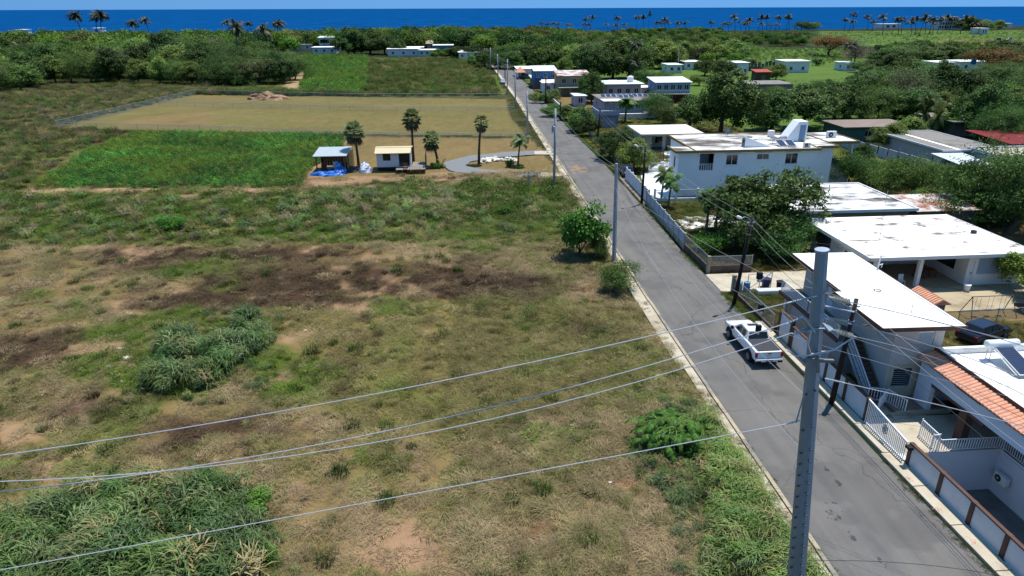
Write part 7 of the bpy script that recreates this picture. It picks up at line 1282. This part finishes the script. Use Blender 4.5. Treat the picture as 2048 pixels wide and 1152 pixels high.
# the far wooded belt, one mass
n = 9500; xx = rng.uniform(-620,760,n); yy = 300+rng.uniform(0,1,n)**.8*470; ok = yy < COAST(xx)-8
def clear(P, pad=0): 
    global ok; ok &= ~inpoly(xx, yy, np.array(P))
clear(PP((1430,130),(1740,130),(1760,97),(1440,91))); clear(PP((1600,96),(2200,96),(2200,52),(1640,52))); clear(PP((1440,76),(1640,74),(1640,52),(1440,52))); clear(PP((560,190),(590,108),(980,112),(1012,190))); clear(PP((1105,70),(1235,70),(1235,58),(1105,58)))
ok &= ~((xx > XL(yy)-6) & (xx < XR(yy)+6) & (yy < 420)); ok &= ~((xx > -112) & (xx < 18) & (yy < 452)); ok &= ~((xx > 18) & (xx < 60) & (yy < 300))
sp_ = fbm(xx/60, yy/40, 3, 61); ok &= rng.uniform(0,1,n) < .35+.9*sp_; xx, yy = xx[ok], yy[ok]; n = len(xx)
lft = M_leaf('leaf_far_wood', (.40,.40,.40), (1.3,1.3,1.3), .3, tint=True)
fw = [crown(f'far_crown_{k}', 500+k, R_, z_, 7, 90, 26, .75, .75, lft, .5) for k, (R_, z_) in enumerate((((5,5,3.6),3.4), ((5.5,5.5,3.0),3.0), ((4.2,4.2,4.2),4.2)))]
fp = np.array([S(112,158,54), S(86,132,50), S(136,170,62), S(72,112,48), S(146,156,84)]); t = fp[rng.integers(0,5,n)]*(.7+.6*fbm(xx/25, yy/25, 2, 62))[:,None]*rng.uniform(.8,1.2,(n,1)); t[rng.uniform(0,1,n) < .02] = np.array(S(130,96,60))
scatter('far_woodland', 'broad belt of green woodland reaching to the shore', np.stack([xx, yy, yy*0-.3], 1), rng.uniform(.5,1.55,n)*np.interp(xx, [-200,0,90,140], [1.1,1.0,.85,.5]), rng.integers(0,3,n), t, fw, tilt=.03)
# meadow tufts on the far right and lawn texture
stand('far_meadow_growth', 'patches of taller green growth in the far right meadows', [PP((1450,126),(1700,126),(1720,100),(1470,94)), PP((1650,88),(2100,88),(2100,62),(1650,64)), PP((1440,76),(1640,74),(1640,60),(1440,60))], [900,1500,500], (1.2,2.6), [S(112,150,62), S(130,154,70), S(98,134,56)], [3,4,4], .03)
def lawn(name, label, polys, n, tints, sc=(.7,1.3)):
    X, Y = [], []
    for P, k in zip(polys, n):
        P = np.array(P); lo, hi = P.min(0), P.max(0); x = rng.uniform(lo[0],hi[0],k); y = rng.uniform(lo[1],hi[1],k); q = inpoly(x,y,P); X += list(x[q]); Y += list(y[q])
    X, Y = np.array(X), np.array(Y); m = len(X); pn = fbm(X/3, Y/3, 3, 33)[:,None]; t = np.array(tints[0])*(1-pn)+np.array(tints[1])*pn; t = t*rng.uniform(.8,1.2,(m,1)); scatter(name, label, np.stack([X,Y,X*0-.04],1), rng.uniform(*sc,m), rng.choice([0,0,1,2],m), t, PB)
lawn('yard_grass', 'mown and rough grass in the yards right of the road', [[(25.4,69.5),(36.3,70),(36.3,86),(26,86)],[(25.2,47.6),(30.4,50),(29.8,55.2),(25.2,55.2)],[(24.7,60.7),(36,60.8),(36.2,68.8),(24.6,67)],[(33,38),(52,38),(52,47.2),(33,47.2)],[(53,72),(74,72),(72,96),(58,96)],[(26,103),(60,103),(60,160),(26,160)]], [800,420,700,500,1300,2600], [S(150,128,84), S(96,124,46)])
lawn('verge_strip_grass', 'bright green grass strip along the right road edge', [[(23.8,47.2),(24.6,47.2),(24.6,55.4),(23.8,55.4)],[(23.75,61.6),(24.0,61.6),(24.0,67),(23.8,67)],[(23.8,67),(24.3,67),(25.0,86),(24.3,86)],[(24.7,86),(25.3,88),(26.4,150),(24.9,150)],[(24.9,150),(26.6,150),(27.2,235),(25.5,235)]], [420,160,240,700,700], [S(120,126,60), S(88,130,48)], (.35,.7))
lawn('left_verge_tufts', 'tufts of grass growing between the kerb and gutter slabs', [[(15.5,40),(16.55,40),(17.6,110),(16.3,110)],[(15.9,18),(16.5,18),(16.5,40),(15.9,40)],[(16.3,110),(17.5,110),(18.5,200),(16,200)]], [170,120,900], [S(150,140,86), S(100,124,54)], (.3,.8))

lawn('gutter_weeds', 'dark weeds and litter in the gutter below the right pavement', [[(23.62,17),(23.95,17),(23.95,30.5),(23.72,30.5)]], [260], [S(110,100,70), S(96,110,56)], (.25,.5))
redp = M('red_spray', (.55,.24,.18), .9, .2, 5)
for i_, (u_, v_) in enumerate(((1818,959),(1878,1018),(1948,1084))):
    q = G(u_, v_, .15); m_ = MB(); g_ = np.random.default_rng(60+i_)
    for k in range(9):
        a = g_.uniform(0,6.28); c = np.array((q[0]+g_.normal()*.09, q[1]+g_.normal()*.12, .156)); d = np.array((math.cos(a),math.sin(a),0))*g_.uniform(.05,.13); n_ = np.array((-d[1],d[0],0))/np.linalg.norm(d)*.012; m_.quad(c-d-n_, c+d-n_, c+d+n_, c-d+n_)
    tag(m_.build('paint_mark', redp), ('red spray scribble on the pavement near the gate', 'red spray scribble on the middle pavement slab', 'red spray scribble on the nearest pavement slab')[i_], 'paint mark')
